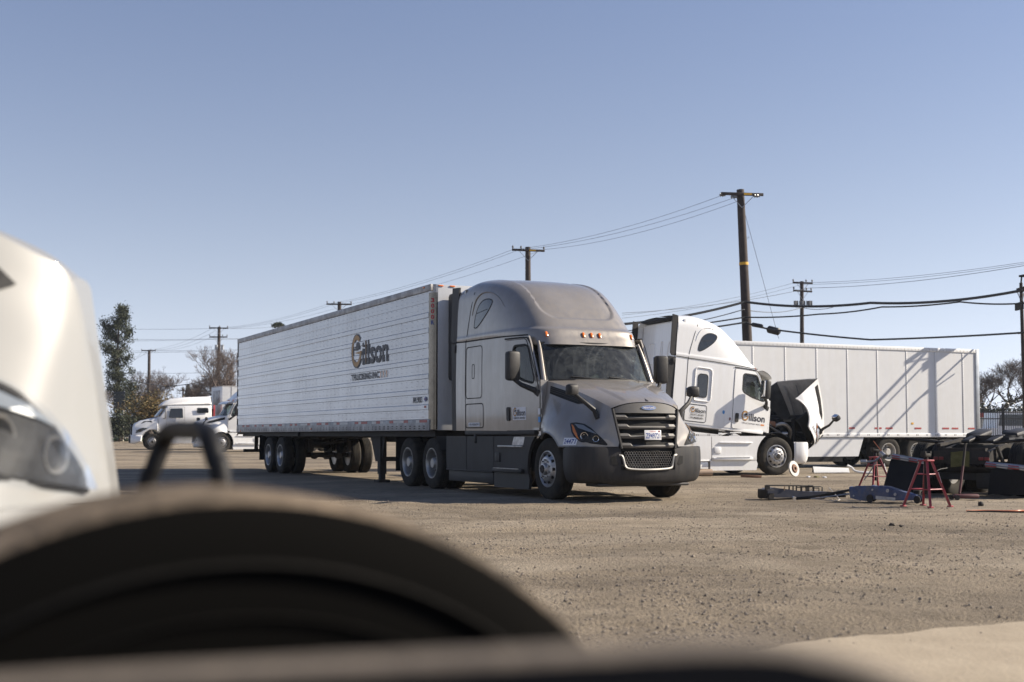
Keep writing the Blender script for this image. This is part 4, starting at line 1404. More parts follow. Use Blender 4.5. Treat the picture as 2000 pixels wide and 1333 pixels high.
        MB().box((-1.82, sd * 1.23, 0.665), (0.20, 0.03, 0.17), bevel=0.01).build('step_hatch', 'black_plastic' if P['skirt'] != 'white_paint' else skirt, sk)
        MB().box((-2.80, sd * 1.225, 0.985), (0.10, 0.03, 0.16), bevel=0.01).build('skirt_latch', 'trim', sk)
        # wheel well liner
        wl_ = np.array([[(0.62 * math.cos(R(t)), sd * y, 0.5 + 0.62 * math.sin(R(t))) for t in range(-5, 186, 10)] for y in (0.75, 1.16)])
        MB().grid(wl_).build('wheel_well', 'trim', root)
    # ---------------- chassis
    ch = MB()
    for sd in sides:
        ch.box((-2.95, sd * 0.43, 0.86), (7.6, 0.09, 0.26))
    for u in (-6.6, -5.57, -4.7, -3.0, -1.0, 0.7):
        ch.box((u, 0, 0.86), (0.12, 0.86, 0.18))
    ch.cyl((0, -0.95, 0.5), (0, 0.95, 0.5), 0.07)
    for u in (-6.231, -4.911):
        ch.cyl((u, -0.95, 0.5), (u, 0.95, 0.5), 0.10)
        ch.cyl((u + 0.1, 0, 0.5), (u - 0.2, 0, 0.5), 0.24, 0.18)
    ch.box((-2.6, 0.0, 0.62), (2.6, 1.9, 0.30), bevel=0.08)
    frame = ch.build('chassis', 'black_metal', root)
    fw = MB().lathe([(0.0, 0.0), (0.0, 0.48), (-0.06, 0.48)], 24, axis='Z')
    fw.box((-0.52, 0, -0.04), (0.5, 0.7, 0.05), (0, R(-8), 0))
    fw.build('fifth_wheel', 'greasy', root, loc=(-5.5, 0, 1.09))
    MB().box((-5.5, 0, 1.01), (0.9, 0.86, 0.10)).build('fifth_wheel_mount', 'black_metal', root)
    rm_ = P.get('rim', 'alloy')
    for sd in sides:
        wheel(root, 0, sd * 1.045, 0.5, sd, 'steer', P.get('steer_rim', 'alloy'), turn=P.get('turn', 0.0))
        for u in (-6.231, -4.911):
            wheel(root, u, sd * 1.105, 0.5, sd, 'dual_outer', rm_)
            wheel(root, u, sd * 0.765, 0.5, sd, 'inner', rm_)
        MB().box((-6.95, sd * 0.93, 0.66), (0.02, 0.60, 0.72)).build('mud_flap', 'mud_flap', root)
        q = MB()
        q.grid(np.array([[(-4.911 + 0.58 * math.cos(R(t)), sd * y, 0.5 + 0.58 * math.sin(R(t))) for t in range(28, 75, 8)] for y in (0.62, 1.24)]))
        q.build('quarter_fender', 'black_plastic', root)
    root['cab_ref'] = 1
    del root['cab_ref']
    return root, cab, sfn

HEADLAMP = rounded([(-0.165, 1.237), (-0.054, 1.244), (0.111, 1.219), (0.254, 1.153), (0.371, 1.051), (0.462, 0.959), (0.509, 0.897), (0.321, 0.923), (0.117, 0.951), (-0.020, 1.032), (-0.089, 1.097)], 0.02, 3)
# ------------------------------------------------------------------ grey tractor (main subject)
GF = Frame(1.642, 21.381, 25.633)
gray, gray_cab, gside = tractor('semi_truck', 'dusty taupe grey sleeper semi truck coupled to the ribbed white trailer', GF,
    dict(paint='gray_paint', skirt='gray_plastic', bumper='gray_plastic', plate='ZP49721', number='24471', rim='steel', skirt_low='black_plastic', sill='gray_plastic'))
f2 = lambda a, b, k=0.0: gside(-1, 0.014 + k)(a, b)
stk = flat('door_sticker', [(-1.235, 1.315), (-0.79, 1.315), (-0.79, 1.535), (-1.235, 1.535)], 'sticker', gray_cab, f2)
logo(stk, lambda a, b, k: gside(-1, 0.0155 + k)(a, b), -1.22, 1.375, 0.41, 0.155)
text('sticker_number', 'USDOT-441430', 'ink', stk, lambda a, b: gside(-1, 0.0165)(a, b), (-1.20, 1.33, -0.82, 1.365), bold=0.02)
h1 = flat('hatch_sticker', [(-3.12, 1.215), (-2.62, 1.215), (-2.62, 1.285), (-3.12, 1.285)], 'sticker', gray_cab, lambda a, b: gside(-1, 0.008)(a, b))
text('sticker_number', 'VIN-N50660749', 'ink', h1, lambda a, b: gside(-1, 0.010)(a, b), (-3.08, 1.228, -2.66, 1.272), bold=0.01)
flat('permit_sticker', [(-0.40, 1.27), (-0.33, 1.27), (-0.33, 1.36), (-0.40, 1.36)], 'sticker_blue', gray_cab, lambda a, b: gside(-1, 0.02)(a, b))
flat('permit_sticker', [(-0.40, 1.40), (-0.33, 1.40), (-0.33, 1.50), (-0.40, 1.50)], 'sticker', gray_cab, lambda a, b: gside(-1, 0.02)(a, b))

# ------------------------------------------------------------------ white tractor with its hood tipped open
WF = Frame(6.60, 34.86, 111.0)
WF.o.z = 0.0
white, white_cab, wside = tractor('semi_truck', 'white sleeper semi truck with its hood tipped open beside the smooth white trailer', WF,
    dict(paint='white_paint', skirt='white_paint', bumper='white_paint', hood_open=57, cab_pitch=5.6, cab_dz=-0.03, sleeper=0.80, extender=0.20, sleeper_window=True, visor=True, insert='white_paint', step_panel='white_paint', rim='alloy'))
logo(white_cab, lambda a, b, k: wside(-1, 0.0155 + k)(a, b), -1.24, 1.36, 0.76, 0.27)
text('door_letters', 'TRUCKING INC', 'ink', white_cab, lambda a, b: wside(-1, 0.016)(a, b), (-1.22, 1.285, -0.62, 1.325))
flat('door_chevrons', [(-0.60, 1.285), (-0.50, 1.285), (-0.48, 1.305), (-0.50, 1.325), (-0.60, 1.325)], 'orange_print', white_cab, lambda a, b: wside(-1, 0.016)(a, b))
logo(white_cab, lambda a, b, k: wside(-1, 0.009 + k)(a, b), -3.06, 1.42, 0.56, 0.155)
text('sleeper_letters', 'USDOT-441430', 'ink', white_cab, lambda a, b: wside(-1, 0.009)(a, b), (-3.04, 1.345, -2.56, 1.395), bold=0.015)
text('sleeper_letters', 'VIN-MSM56455', 'ink', white_cab, lambda a, b: wside(-1, 0.009)(a, b), (-3.06, 1.265, -2.56, 1.315), bold=0.015)
flat('permit_sticker', ring(-1.83, 1.52, 0.045, 0.05, 12), 'sticker_blue', white_cab, lambda a, b: wside(-1, 0.009)(a, b))
flat('permit_sticker', [(-1.60, 1.33), (-1.56, 1.33), (-1.56, 1.40), (-1.60, 1.40)], 'red', white_cab, lambda a, b: wside(-1, 0.009)(a, b))
# ------------------------------------------------------------------ ribbed refrigerated trailer behind the grey tractor
def trailer_wheels(root, xs, hw, mat='alloy'):
    for x in xs:
        for sd in (-1, 1):
            wheel(root, x, sd * (hw - 0.16), 0.5, sd, 'dual_outer', mat)
            wheel(root, x, sd * (hw - 0.50), 0.5, sd, 'inner', mat)

def underframe(root, x0, x1, xs, zb):
    m = MB()
    for sd in (-1, 1):
        m.box(((x0 + x1) / 2, sd * 0.55, zb - 0.10), (abs(x1 - x0), 0.08, 0.20))
    for k in range(8):
        m.box((x0 + (x1 - x0) * k / 7, 0, zb - 0.10), (0.08, 2.3, 0.12))
    for x in xs:
        m.cyl((x, -0.95, 0.5), (x, 0.95, 0.5), 0.065)
        for sd in (-1, 1):
            m.box((x + 0.25, sd * 0.5, 0.62), (0.5, 0.09, 0.10), (0, R(-18), 0))
            m.cyl((x - 0.12, sd * 0.5, 0.60), (x - 0.12, sd * 0.5, 0.95), 0.10)
            m.box((x + 0.5, sd * 0.55, 0.80), (0.12, 0.10, 0.42))
            m.cyl((x + 0.1, sd * 0.35, 0.48), (x + 0.28, sd * 0.35, 0.48), 0.085)
    m.cyl(((x0 + x1) / 2 - 0.9, 0.2, zb - 0.33), ((x0 + x1) / 2 + 0.4, 0.2, zb - 0.33), 0.13)
    for k in range(4):
        m.tube([(x0, -0.3 + 0.1 * k, 0.85), ((x0 + x1) / 2, -0.4 + 0.25 * k, 0.68 + 0.04 * k), (x1, -0.3 + 0.2 * k, 0.9)], 0.016, 5)
    return m.build('underframe', 'black_metal', root)

def reefer():
    TL, TH, ZB, W = 16.156, 4.063, 1.147, 1.30
    o = GF.w(-4.792, 0)
    root = thing('refrigerated_trailer', 'long ribbed white refrigerated trailer with a round gold letter logo', 'trailer', o, GF.rz)
    core = MB()
    core.box((-TL / 2 - 0.05, 0, (TH + ZB) / 2), (TL - 0.25, 2 * W - 0.06, TH - ZB - 0.03))
    box = core.build('box_body', 'van_skin', root)
    cuts = [3.928, 3.715, 3.51, 3.405, 3.20, 3.10, 2.895, 2.795, 2.588, 2.488, 2.28, 2.185, 1.975, 1.875, 1.67, 1.565, 1.372]
    for sd in (-1, 1):
        for i in range(len(cuts) - 1):
            z1, z0 = cuts[i], cuts[i + 1]
            rib = (z1 - z0) < 0.13
            y0 = W - 0.034
            y1 = W + (0.005 if rib else -0.007)
            zz = [(z0 - 0.002, y0), (z0 - 0.001, y1 - 0.004), (z0 + 0.005, y1), (z1 - (0.014 if rib else 0.004), y1), (z1 - 0.001, y1 - (0.011 if rib else 0.003)), (z1 - 0.0005, y0)]
            n = 40 if sd < 0 else 2
            G_ = np.array([[(-0.13 - (TL - 0.18) * k / n, sd * y, z) for k in range(n + 1)] for z, y in zz])
            MB().grid(G_, flip=(sd > 0)).build('side_rib' if rib else 'side_panel', 'reefer_skin', box, angle=25)
        tp = MB().box((-TL / 2, sd * (W - 0.005), 3.995), (TL - 0.02, 0.05, 0.135), bevel=0.01)
        tp.build('top_rail', 'rail_alu', root)
        bt = MB().box((-TL / 2, sd * (W - 0.008), 1.258), (TL - 0.14, 0.05, 0.222), bevel=0.008)
        rail = bt.build('bottom_rail', 'rail_alu', root)
        if sd < 0:
            # reflective tape
            x = -0.16
            k = 0
            while x > -TL + 0.3:
                L = (0.42, 0.20, 0.26, 0.62, 0.24, 0.22, 0.25, 0.30)[k % 8]
                mt = ('red_tape', 'white_tape')[k % 2]
                MB().box((x - L / 2, -W - 0.0185, 1.335), (L - 0.01, 0.003, 0.055)).build('reflector_tape', mt, rail)
                x -= L
                k += 1
                if k % 3 == 2:
                    x -= 0.30 + 0.2 * (k % 4) / 3
            hl = MB()
            for i in range(int(TL / 0.26)):
                for z in (1.19, 1.235):
                    xx = -0.3 - i * 0.26
                    hl.box((xx, -W - 0.0178, z), (0.028, 0.003, 0.022))
                    if i < 12:
                        hl.box((xx - 0.05, -W - 0.0178, z), (0.028, 0.003, 0.022))
            kind(hl.build('rail_holes', 'gap', rail, smooth=False), 'stuff')
            # seams and rivets
            rv = MB()
            for i in range(52):
                xx = -0.45 - i * 0.304
                for z in np.arange(1.42, 3.92, 0.103):
                    rv.add([(xx - 0.007, -W + 0.0, z), (xx, -W + 0.0, z + 0.007), (xx + 0.007, -W + 0.0, z), (xx, -W + 0.0, z - 0.007), (xx, -W - 0.0115, z)], [(0, 1, 4), (1, 2, 4), (2, 3, 4), (3, 0, 4)])
            kind(rv.build('rivets', 'rail_alu', box, smooth=False), 'stuff')
            # side marker lamps
            for xx, z in ((-0.35, 4.02), (-8.1, 1.215), (-15.6, 1.19)):
                MB().box((xx, -W - 0.028, z), (0.09, 0.02, 0.035), bevel=0.006).build('side_marker', 'amber_lamp', root)
    # front corner posts (rounded, bright steel) and front wall
    for sd in (-1, 1):
        c = MB()
        rad = 0.135
        arc = np.array([[(-rad + rad * math.sin(R(t)) + 0.0, sd * (W - rad + rad * math.cos(R(t))) , z) for t in range(0, 91, 10)] for z in (ZB + 0.02, 3.90)])
        c.grid(arc, flip=(sd > 0))
        c.build('corner_post', 'corner_steel', root, angle=60)
        c = MB()
        arc = np.array([[(-rad + (rad + 0.004) * math.sin(R(t)), sd * (W - rad + (rad + 0.004) * math.cos(R(t))), z) for t in range(0, 91, 10)] for z in (3.895, 4.06)])
        c.grid(arc, flip=(sd > 0))
        c.build('corner_cap', 'alloy', root, angle=60)
    MB().box((-0.03, 0, (TH + ZB) / 2), (0.055, 2 * W - 0.28, TH - ZB - 0.01), bevel=0.008).build('front_wall', 'van_skin', root)
    # vertical lettering 3000R on the corner post
    rad = 0.137
    def corner(a, b, d=0.0):
        t = a / 0.135
        return (-0.135 + (rad + 0.003) * math.sin(t), -(W - 0.135 + (rad + 0.003) * math.cos(t)), b)
    for i, chx in enumerate('3000R'):
        text('post_letter', chx, 'ink_red' if i < 4 else 'ink_blue', root, corner, (0.075, 3.70 - i * 0.112, 0.145, 3.785 - i * 0.112), bold=0.03)
    # cooling unit on the nose
    u = MB().box((0.24, 0, 3.0), (0.42, 1.95, 1.75), bevel=0.08)
    unit = u.build('cooling_unit', 'gray_plastic', root)
    MB().box((0.51, 0, 3.45), (0.02, 1.5, 0.7), bevel=0.03).build('cooling_grille', 'trim', unit)
    MB().box((0.25, 0, 2.10), (0.38, 1.7, 0.16), bevel=0.04).build('cooling_base', 'black_metal', unit)
    # roof lamps
    for y in (-1.10, -0.85):
        MB().box((0.006, y, 4.035), (0.02, 0.11, 0.028), bevel=0.006).build('clearance_lamp', 'amber_lamp', root)
    MB().box((-TL / 2, 0, 4.050), (TL - 0.04, 2 * W - 0.12, 0.02)).build('roof_sheet', 'galvanised', root)
    # rear frame
    rf = MB()
    for sd in (-1, 1):
        rf.box((-TL + 0.02, sd * (W - 0.04), 2.60), (0.09, 0.09, 2.92), bevel=0.01)
    rf.box((-TL + 0.02, 0, 4.0), (0.09, 2.5, 0.12))
    rf.box((-TL + 0.02, 0, 1.17), (0.12, 2.56, 0.16))
    rf.box((-TL + 0.06, 0, 0.58), (0.10, 2.2, 0.10))
    for sd in (-1, 1):
        rf.box((-TL + 0.06, sd * 0.7, 0.85), (0.10, 0.10, 0.55))
    rf.build('rear_frame', 'black_metal', root)
    MB().box((-TL + 0.10, -W - 0.01, 1.07), (0.10, 0.03, 0.04), bevel=0.005).build('tail_marker', 'red', root)
    xs = (-12.465, -11.217)
    trailer_wheels(root, xs, W + 0.0)
    underframe(root, -14.5, -9.8, xs, ZB)
    fr_ = MB()
    fr_.box((-TL / 2, 0, ZB - 0.06), (TL - 0.3, 2.3, 0.12))
    fr_.box((-2.6, 0, ZB - 0.15), (4.6, 0.9, 0.20))
    fr_.box((-12.6, -1.18, 1.08), (5.8, 0.05, 0.10))
    fr_.build('floor_beams', 'black_metal', root)
    for x in (-13.4,):
        for sd in (-1, 1):
            MB().box((x, sd * 0.98, 0.70), (0.02, 0.62, 0.72)).build('mud_flap', 'mud_flap', root)
    # landing gear
    lg = MB()
    for sd in (-1, 1):
        lg.prism([(-4.42, 1.10), (-3.38, 1.10), (-3.62, 0.50), (-4.05, 0.46)], 0, 0.03, lambda a, b, d: (a, sd * (1.02 - d), b))
        lg.box((-3.72, sd * 0.98, 0.66), (0.18, 0.15, 0.95))
        lg.box((-3.72, sd * 0.98, 0.18), (0.13, 0.12, 0.32))
        lg.box((-3.72, sd * 0.98, 0.03), (0.34, 0.26, 0.06))
    lg.box((-3.72, 0, 0.52), (0.10, 1.9, 0.10))
    lg.tube([(-3.72, -0.9, 0.6), (-5.2, -0.4, 1.05)], 0.03, 6)
    lg.build('landing_gear', 'black_metal', root)
    # signwriting
    fn = lambda a, b, k=0.0: (a, -W - 0.009 - k, b)
    off = 4.792
    logo(root, fn, -9.76 + off, 2.60, 2.49, 0.79)
    flat('logo_stripe', [(-8.72 + off, 2.68), (-8.69 + off, 2.68), (-8.69 + off, 3.20), (-8.72 + off, 3.20)], 'gold', root, lambda a, b: fn(a, b, 0.003))
    text('sign_letters', 'TRUCKING INC', 'ink', root, lambda a, b: fn(a, b, 0.001), (-9.74 + off, 2.315, -7.83 + off, 2.465), bold=0.03)
    for i in range(5):
        x = -7.78 + off + i * 0.098
        flat('sign_chevron', [(x, 2.31), (x + 0.035, 2.31), (x + 0.085, 2.388), (x + 0.035, 2.465), (x, 2.465), (x + 0.05, 2.388)], 'orange_print' if i in (0, 2, 4) else 'ink', root, lambda a, b: fn(a, b, 0.001))
    text('unit_number', 'R193', 'ink', root, lambda a, b: fn(a, b, 0.001), (-5.75 + off, 1.705, -5.31 + off, 1.83), bold=0.04)
    flat('diamond_sticker', [(-5.15 + off, 1.775), (-5.075 + off, 1.715), (-5.0 + off, 1.775), (-5.075 + off, 1.835)], 'ink_blue', root, lambda a, b: fn(a, b, 0.001))
    flat('diamond_centre', [(-5.12 + off, 1.765), (-5.03 + off, 1.765), (-5.03 + off, 1.785), (-5.12 + off, 1.785)], 'red', root, lambda a, b: fn(a, b, 0.002))
    flat('small_sticker', [(-5.14 + off, 1.60), (-5.03 + off, 1.60), (-5.03 + off, 1.645), (-5.14 + off, 1.645)], 'red_tape', root, lambda a, b: fn(a, b, 0.001))
    return root
reefer()

# ------------------------------------------------------------------ smooth white dry van behind the open-hood truck
VF = Frame(16.28, 44.4, -65.4)
def dry_van():
    TL, TH, ZB, W = 16.15, 4.06, 0.995, 1.30
    o = VF.w(0, -W)
    root = thing('dry_van_trailer', 'smooth white dry van trailer with pole shadow on its side', 'trailer', o, VF.rz)
    box = MB().box((TL / 2, 0, (TH + ZB) / 2 + 0.02), (TL - 0.06, 2 * W - 0.05, TH - ZB - 0.06)).build('box_body', 'van_skin', root)
    posts = [0.06] + [0.65 + 1.257 * k for k in range(13)] + [TL - 0.05]
    for i in range(len(posts) - 1):
        a, b = posts[i], posts[i + 1]
        n = 6
        for sd in (-1, 1):
            if sd < 0 and i > 0:
                continue
            if sd < 0:
                a, b = 0.06, TL - 0.05
            G_ = np.array([[(a + 0.012 + (b - a - 0.024) * k / n, sd * (W - 0.004 + (0.003 * math.sin(math.pi * k / n) if sd > 0 else 0)), z) for k in range(n + 1)] for z in np.linspace(1.12, 3.93, 5)])
            MB().grid(G_, flip=(sd < 0)).build('side_panel', 'van_skin', box, angle=25)
        a = posts[i]
    for x in posts[1:-1]:
        p = MB().box((x, W + 0.002, 2.52), (0.05, 0.014, 2.80), bevel=0.003).build('side_post', 'van_skin', box)
        dm = MB()
        for z in np.arange(1.2, 3.9, 0.075):
            dm.box((x, W + 0.0105, z), (0.012, 0.002, 0.03))
        kind(dm.build('post_slots', 'rail_alu', p, smooth=False), 'stuff')
    for sd in (-1, 1):
        tr = MB().box((TL / 2, sd * (W + 0.002), 3.995), (TL, 0.045, 0.125), bevel=0.008).build('top_rail', 'van_skin', root)
        br = MB().box((TL / 2, sd * (W + 0.002), 1.06), (TL, 0.045, 0.13), bevel=0.008).build('bottom_rail', 'van_skin', root)
        if sd > 0:
            d = MB()
            for k in range(100):
                d.box((0.15 + k * 0.155, W + 0.0255, 3.975), (0.012, 0.003, 0.06))
            kind(d.build('rail_rivets', 'rail_alu', tr, smooth=False), 'stuff')
            d = MB()
            for k in range(30):
                for q in (0, 0.06):
                    d.box((0.2 + k * 0.42 + q, W + 0.0255, 1.07), (0.02, 0.003, 0.05))
            kind(d.build('rail_holes', 'trim', br, smooth=False), 'stuff')
    for x in (0.30, 1.05, 1.47, 2.70, 3.95, 4.42, 5.55, 6.75, 7.25, 8.6, 9.1):
        MB().box((x, W + 0.003, 1.295), (0.29, 0.006, 0.055)).build('reflector_tape', 'red_tape', box)
    MB().box((2.94, W + 0.003, 1.46), (0.09, 0.006, 0.065)).build('yellow_decal', 'yellow_tag', box)
    # rear frame and door hardware
    rf = MB()
    for sd in (-1, 1):
        rf.box((0.0, sd * (W - 0.02), 2.53), (0.16, 0.10, 3.06), bevel=0.012)
    rf.box((0.0, 0, 4.0), (0.16, 2.55, 0.12), bevel=0.012)
    rf.box((0.0, 0, 1.02), (0.18, 2.6, 0.16), bevel=0.012)
    rfo = rf.build('rear_frame', 'galvanised', root)
    MB().box((-0.03, 0, 2.5), (0.05, 2.4, 2.9)).build('rear_doors', 'van_skin', rfo)
    for k in range(5):
        MB().box((-0.09, W - 0.06, 1.35 + 0.62 * k), (0.05, 0.07, 0.07)).build('door_hinge', 'steel', rfo)
    ig = MB()
    ig.box((-0.02, 0, 0.52), (0.10, 2.2, 0.10))
    for sd in (-1, 1):
        ig.box((-0.02, sd * 0.6, 0.75), (0.10, 0.10, 0.5))
    ig.build('rear_guard', 'black_metal', root)
    xs = (3.96, 2.715)
    trailer_wheels(root, xs, W, 'rim_white')
    underframe(root, 0.6, 5.4, xs, ZB)
    MB().box((TL / 2, 0, ZB - 0.04), (TL - 0.3, 2.2, 0.06)).build('floor_beams', 'black_metal', root)
    MB().prism([(5.02, 0.985), (12.0, 0.985), (12.0, 0.36), (5.25, 0.36)], 0, 0.03, lambda a, b, d: (a, W - 0.02 - d, b)).build('side_fairing', 'van_skin', root)
    MB().box((8.9, W - 0.035, 0.275), (6.0, 0.02, 0.17)).build('fairing_rubber', 'mud_flap', root)
    for sd in (-1, 1):
        MB().box((1.95, sd * 0.98, 0.62), (0.02, 0.62, 0.72)).build('mud_flap', 'mud_flap', root)
    lg = MB()
    for sd in (-1, 1):
        lg.box((13.2, sd * 0.9, 0.55), (0.15, 0.15, 0.9))
        lg.box((13.2, sd * 0.9, 0.04), (0.30, 0.26, 0.06))
    lg.build('landing_gear', 'black_metal', root)
    return root
dry_van()
# ------------------------------------------------------------------ utility poles and lines
def pole(name, label, top, base, r0, r1, arms=(), extras=None, tags=True, mat='wood_pole'):
    """top and base are world points; arms: (distance below top, length, direction xy, tilt)"""
    base = Vector(base)
    top = Vector(top)
    root = thing(name, label, 'pole', base, 0)
    ax = top - base
    MB().tube([(0, 0, -0.3), ax * 0.5, ax], [r0, (r0 + r1) / 2, r1], 12).build('shaft', mat, root)
    for (dz, L, d, n_ins, tilt) in arms:
        c = ax * (1 - dz / ax.length)
        d = Vector((d[0], d[1], tilt)).normalized()
        ang = math.atan2(d.y, d.x)
        side = Vector((-d.y, d.x, 0)).normalized() * (r1 + 0.05)
        if side.y > 0:
            side = -side
        cc = c + side
        arm = MB().box(cc, (L, 0.09, 0.115), (0, -math.asin(d.z), ang), bevel=0.008).build('crossarm', mat, root)
        for sgn in (-1, 1):
            MB().tube([cc + d * sgn * L * 0.28 - Vector((0, 0, 0.05)), c + side * 0.8 - Vector((0, 0, 0.55))], 0.014, 5).build('arm_brace', 'galvanised', arm)
        for f in n_ins:
            p = cc + d * (f * L / 2)
            MB().lathe([(0.05, 0.02), (0.10, 0.03), (0.12, 0.055), (0.15, 0.05), (0.17, 0.06), (0.20, 0.045), (0.23, 0.02), (0.23, 0.0)], 10, axis='Z').build('insulator', 'porcelain', arm, loc=p)
        if tags:
            MB().box(cc + d * L * 0.13 + Vector((0, -0.05, 0.0)), (0.34, 0.004, 0.075), (0, -math.asin(d.z), ang)).build('yellow_tag', 'yellow_tag', arm)
    if tags:
        c = ax * 0.72
        MB().cyl(c, c + ax.normalized() * 0.11, r0 * 0.28 + r1 * 0.72 + 0.012, n=12).build('yellow_band', 'yellow_tag', root)
    return root

pA_top = at(1446, 371, 51.5)
pA_base = at(1470, 850, 51.5)
pA_base.z = gz(0, 51.5)
poleA = pole('utility_pole', 'tall leaning dark wooden utility pole above the smooth white trailer', pA_top, pA_base, 0.24, 0.155, arms=((0.22, 1.78, (1, 0.15), (), 0.0),))
# dead-end insulators on the first pole
for (px, py) in ((1411, 381), (1433, 385), (1478, 383)):
    p = at(px, py, 51.3) - pA_base
    MB().lathe([(-0.12, 0.03), (-0.08, 0.085), (-0.03, 0.05), (0.02, 0.085), (0.07, 0.05), (0.12, 0.06), (0.14, 0.0)], 10, axis='X').build('strain_insulator', 'porcelain', poleA, loc=p)
MB().tube([at(1453, 466, 51.4) - pA_base, at(1459, 466, 51.4) - pA_base, at(1463, 463, 51.4) - pA_base], 0.014, 5).build('pole_step', 'galvanised', poleA)
pB_base = at(1033, 851, 67.3); pB_base.z = gz(0, 67.3)
pole('utility_pole', 'dark wooden utility pole rising just behind the grey truck roof', at(1031, 483, 67.3), pB_base, 0.19, 0.14, arms=((0.20, 1.75, (1, 0.12), (-0.95, -0.45, 0.95), -0.02),))
pC_base = at(662, 851, 95.3); pC_base.z = gz(0, 95.3)
pole('utility_pole', 'distant utility pole whose crossarm peeps over the ribbed trailer roof', at(663, 590, 95.3), pC_base, 0.19, 0.14, arms=((0.20, 1.9, (1, 0.0), (-0.95, -0.4, 0.95), -0.01),), tags=False)
pD_base = at(1567, 851, 82); pD_base.z = gz(0, 82)
poleD = pole('utility_pole', 'utility pole with two crossarms and a bank of cutouts right of the tall pole', at(1566, 550, 82), pD_base, 0.17, 0.12, arms=((0.12, 1.32, (1, 0.1), (-0.95, 0.35, 0.95), -0.02), (0.65, 1.25, (1, 0.1), (-0.95, 0.4, 0.9), -0.05)), tags=False)
bank = MB()
for k in range(8):
    bank.cyl(at(1553 + 4.6 * k, 588, 81.8) - pD_base, at(1553.5 + 4.6 * k, 598, 81.8) - pD_base, 0.05 if k % 3 else 0.10, n=8)
bank.box(at(1570, 600, 81.8) - pD_base, (1.1, 0.08, 0.08))
kind(bank.build('cutout_bank', 'porcelain', poleD), 'stuff')
pE_base = at(425, 851, 117); pE_base.z = gz(0, 117)
poleE = pole('utility_pole', 'utility pole with two grey transformers beyond the left end of the ribbed trailer', at(428, 639, 117), pE_base, 0.2, 0.14, arms=((0.12, 1.75, (1, 0.0), (-0.95, 0.1, 0.95), -0.02), (0.95, 1.65, (1, 0.0), (-0.98, 0.45, 0.95), 0.0)), tags=False)
for px in (422.5, 434.5):
    MB().cyl(at(px, 684, 116.7) - pE_base, at(px, 674, 116.7) - pE_base, 0.14, n=12).build('transformer', 'galvanised', poleE)
pF_base = at(290, 851, 148); pF_base.z = gz(0, 148)
pole('utility_pole', 'plain wooden utility pole standing left of the transformer pole', at(291.5, 684, 148), pF_base, 0.21, 0.16, arms=((0.10, 1.70, (1, 0.0), (-0.97, 0.3, 0.97), -0.01),), tags=False)
pG_base = at(357, 851, 210); pG_base.z = gz(0, 210)
pole('utility_pole', 'small far utility pole between two dark conifers', at(357.5, 757, 210), pG_base, 0.2, 0.14, arms=((0.5, 1.7, (1, 0), (-0.9, 0.9), 0.0),), tags=False)

# slim steel service pole at the right edge, whose shadow lies across the white trailer
pR_base = Vector((17.74, 43.9, 0))
pR = thing('service_pole', 'slim dark service pole with brackets at the right edge beside the white trailer', 'pole', pR_base)
MB().tube([(0, 0, -0.2), (-0.02, 0, 3.0), (-0.06, 0, 6.35)], [0.075, 0.07, 0.055], 12).build('shaft', 'wood_pole', pR)
br = MB()
br.box((-0.07, 0.16, 5.55), (0.07, 0.62, 0.26))
br.build('equipment_box', 'black_metal', pR)
MB().box((-0.06, -0.02, 6.12), (0.05, 0.75, 0.14)).build('crossarm', 'wood_pole', pR)
MB().tube([(-0.06, 0.36, 6.10), (-0.05, 0.02, 5.70)], 0.02, 6).build('arm_brace', 'galvanised', pR)
MB().tube([(-0.06, -0.36, 6.10), (-0.05, -0.02, 5.70)], 0.02, 6).build('arm_brace', 'galvanised', pR)
MB().tube([(-0.05, -0.3, 4.6), (-0.05, 0.32, 4.6)], 0.022, 6).build('cable_bracket', 'galvanised', pR)
MB().cyl((-0.12, 0, 6.58), (0.10, 0, 6.60), 0.035, 0.06, n=10).build('lamp_head', 'black_metal', pR)
MB().tube([(-0.06, 0, 6.3), (-0.03, 0, 6.58)], 0.03, 8).build('lamp_stem', 'black_metal', pR)

def cable(label, pts, r, sag=0.0, n=18, mat='wire', name='power_line', group=None):
    P = [Vector(p) for p in pts]
    path = []
    for i in range(len(P) - 1):
        for k in range(n + (1 if i == len(P) - 2 else 0)):
            t = k / n
            path.append(P[i].lerp(P[i + 1], t) - Vector((0, 0, 4 * sag * t * (1 - t))))
    o = MB().tube(path, r, 5).build(name, mat)
    return tag(o, label, 'cable', group)

for i, (pa, pb, pc) in enumerate((((1405, 384), (1001, 488), (641, 594)), ((1430, 388), (1012, 489), (650, 595)), ((1440, 394), (1061, 488), (686, 594)))):
    cable(['upper thin line strung from the tall leaning pole', 'middle thin line strung from the tall leaning pole', 'lowest thin line strung from the tall leaning pole'][i] + ' leftwards over the grey truck', [at(*pa, 51.3), at(*pb, 67.2), at(*pc, 95.2), at(430 + 4 * i, 641 + i, 117)], 0.008, 0.32)
cable('thin guy wire slanting down from the tall leaning pole', [at(1453, 410, 51.4), at(1521, 662, 53)], 0.009)
cable('thick black cable bundle sagging past the tall leaning pole', [at(1180, 636, 49), at(1455, 590, 51), at(1700, 592, 48), pR_base + Vector((-0.06, 0, 6.08)), pR_base + Vector((9, -6, 6.3))], 0.052, 0.16, mat='cable_black', name='telecom_cable')
cable('black cable below the thick bundle, looped up near the right edge', [at(1180, 655, 49), at(1455, 620, 51), at(1600, 614, 49.5), at(1722, 600, 47.5), at(1875, 590, 45.5), pR_base + Vector((-0.06, -0.1, 5.62)), pR_base + Vector((9, -6, 5.8))], 0.030, 0.05, mat='cable_black', name='telecom_cable')
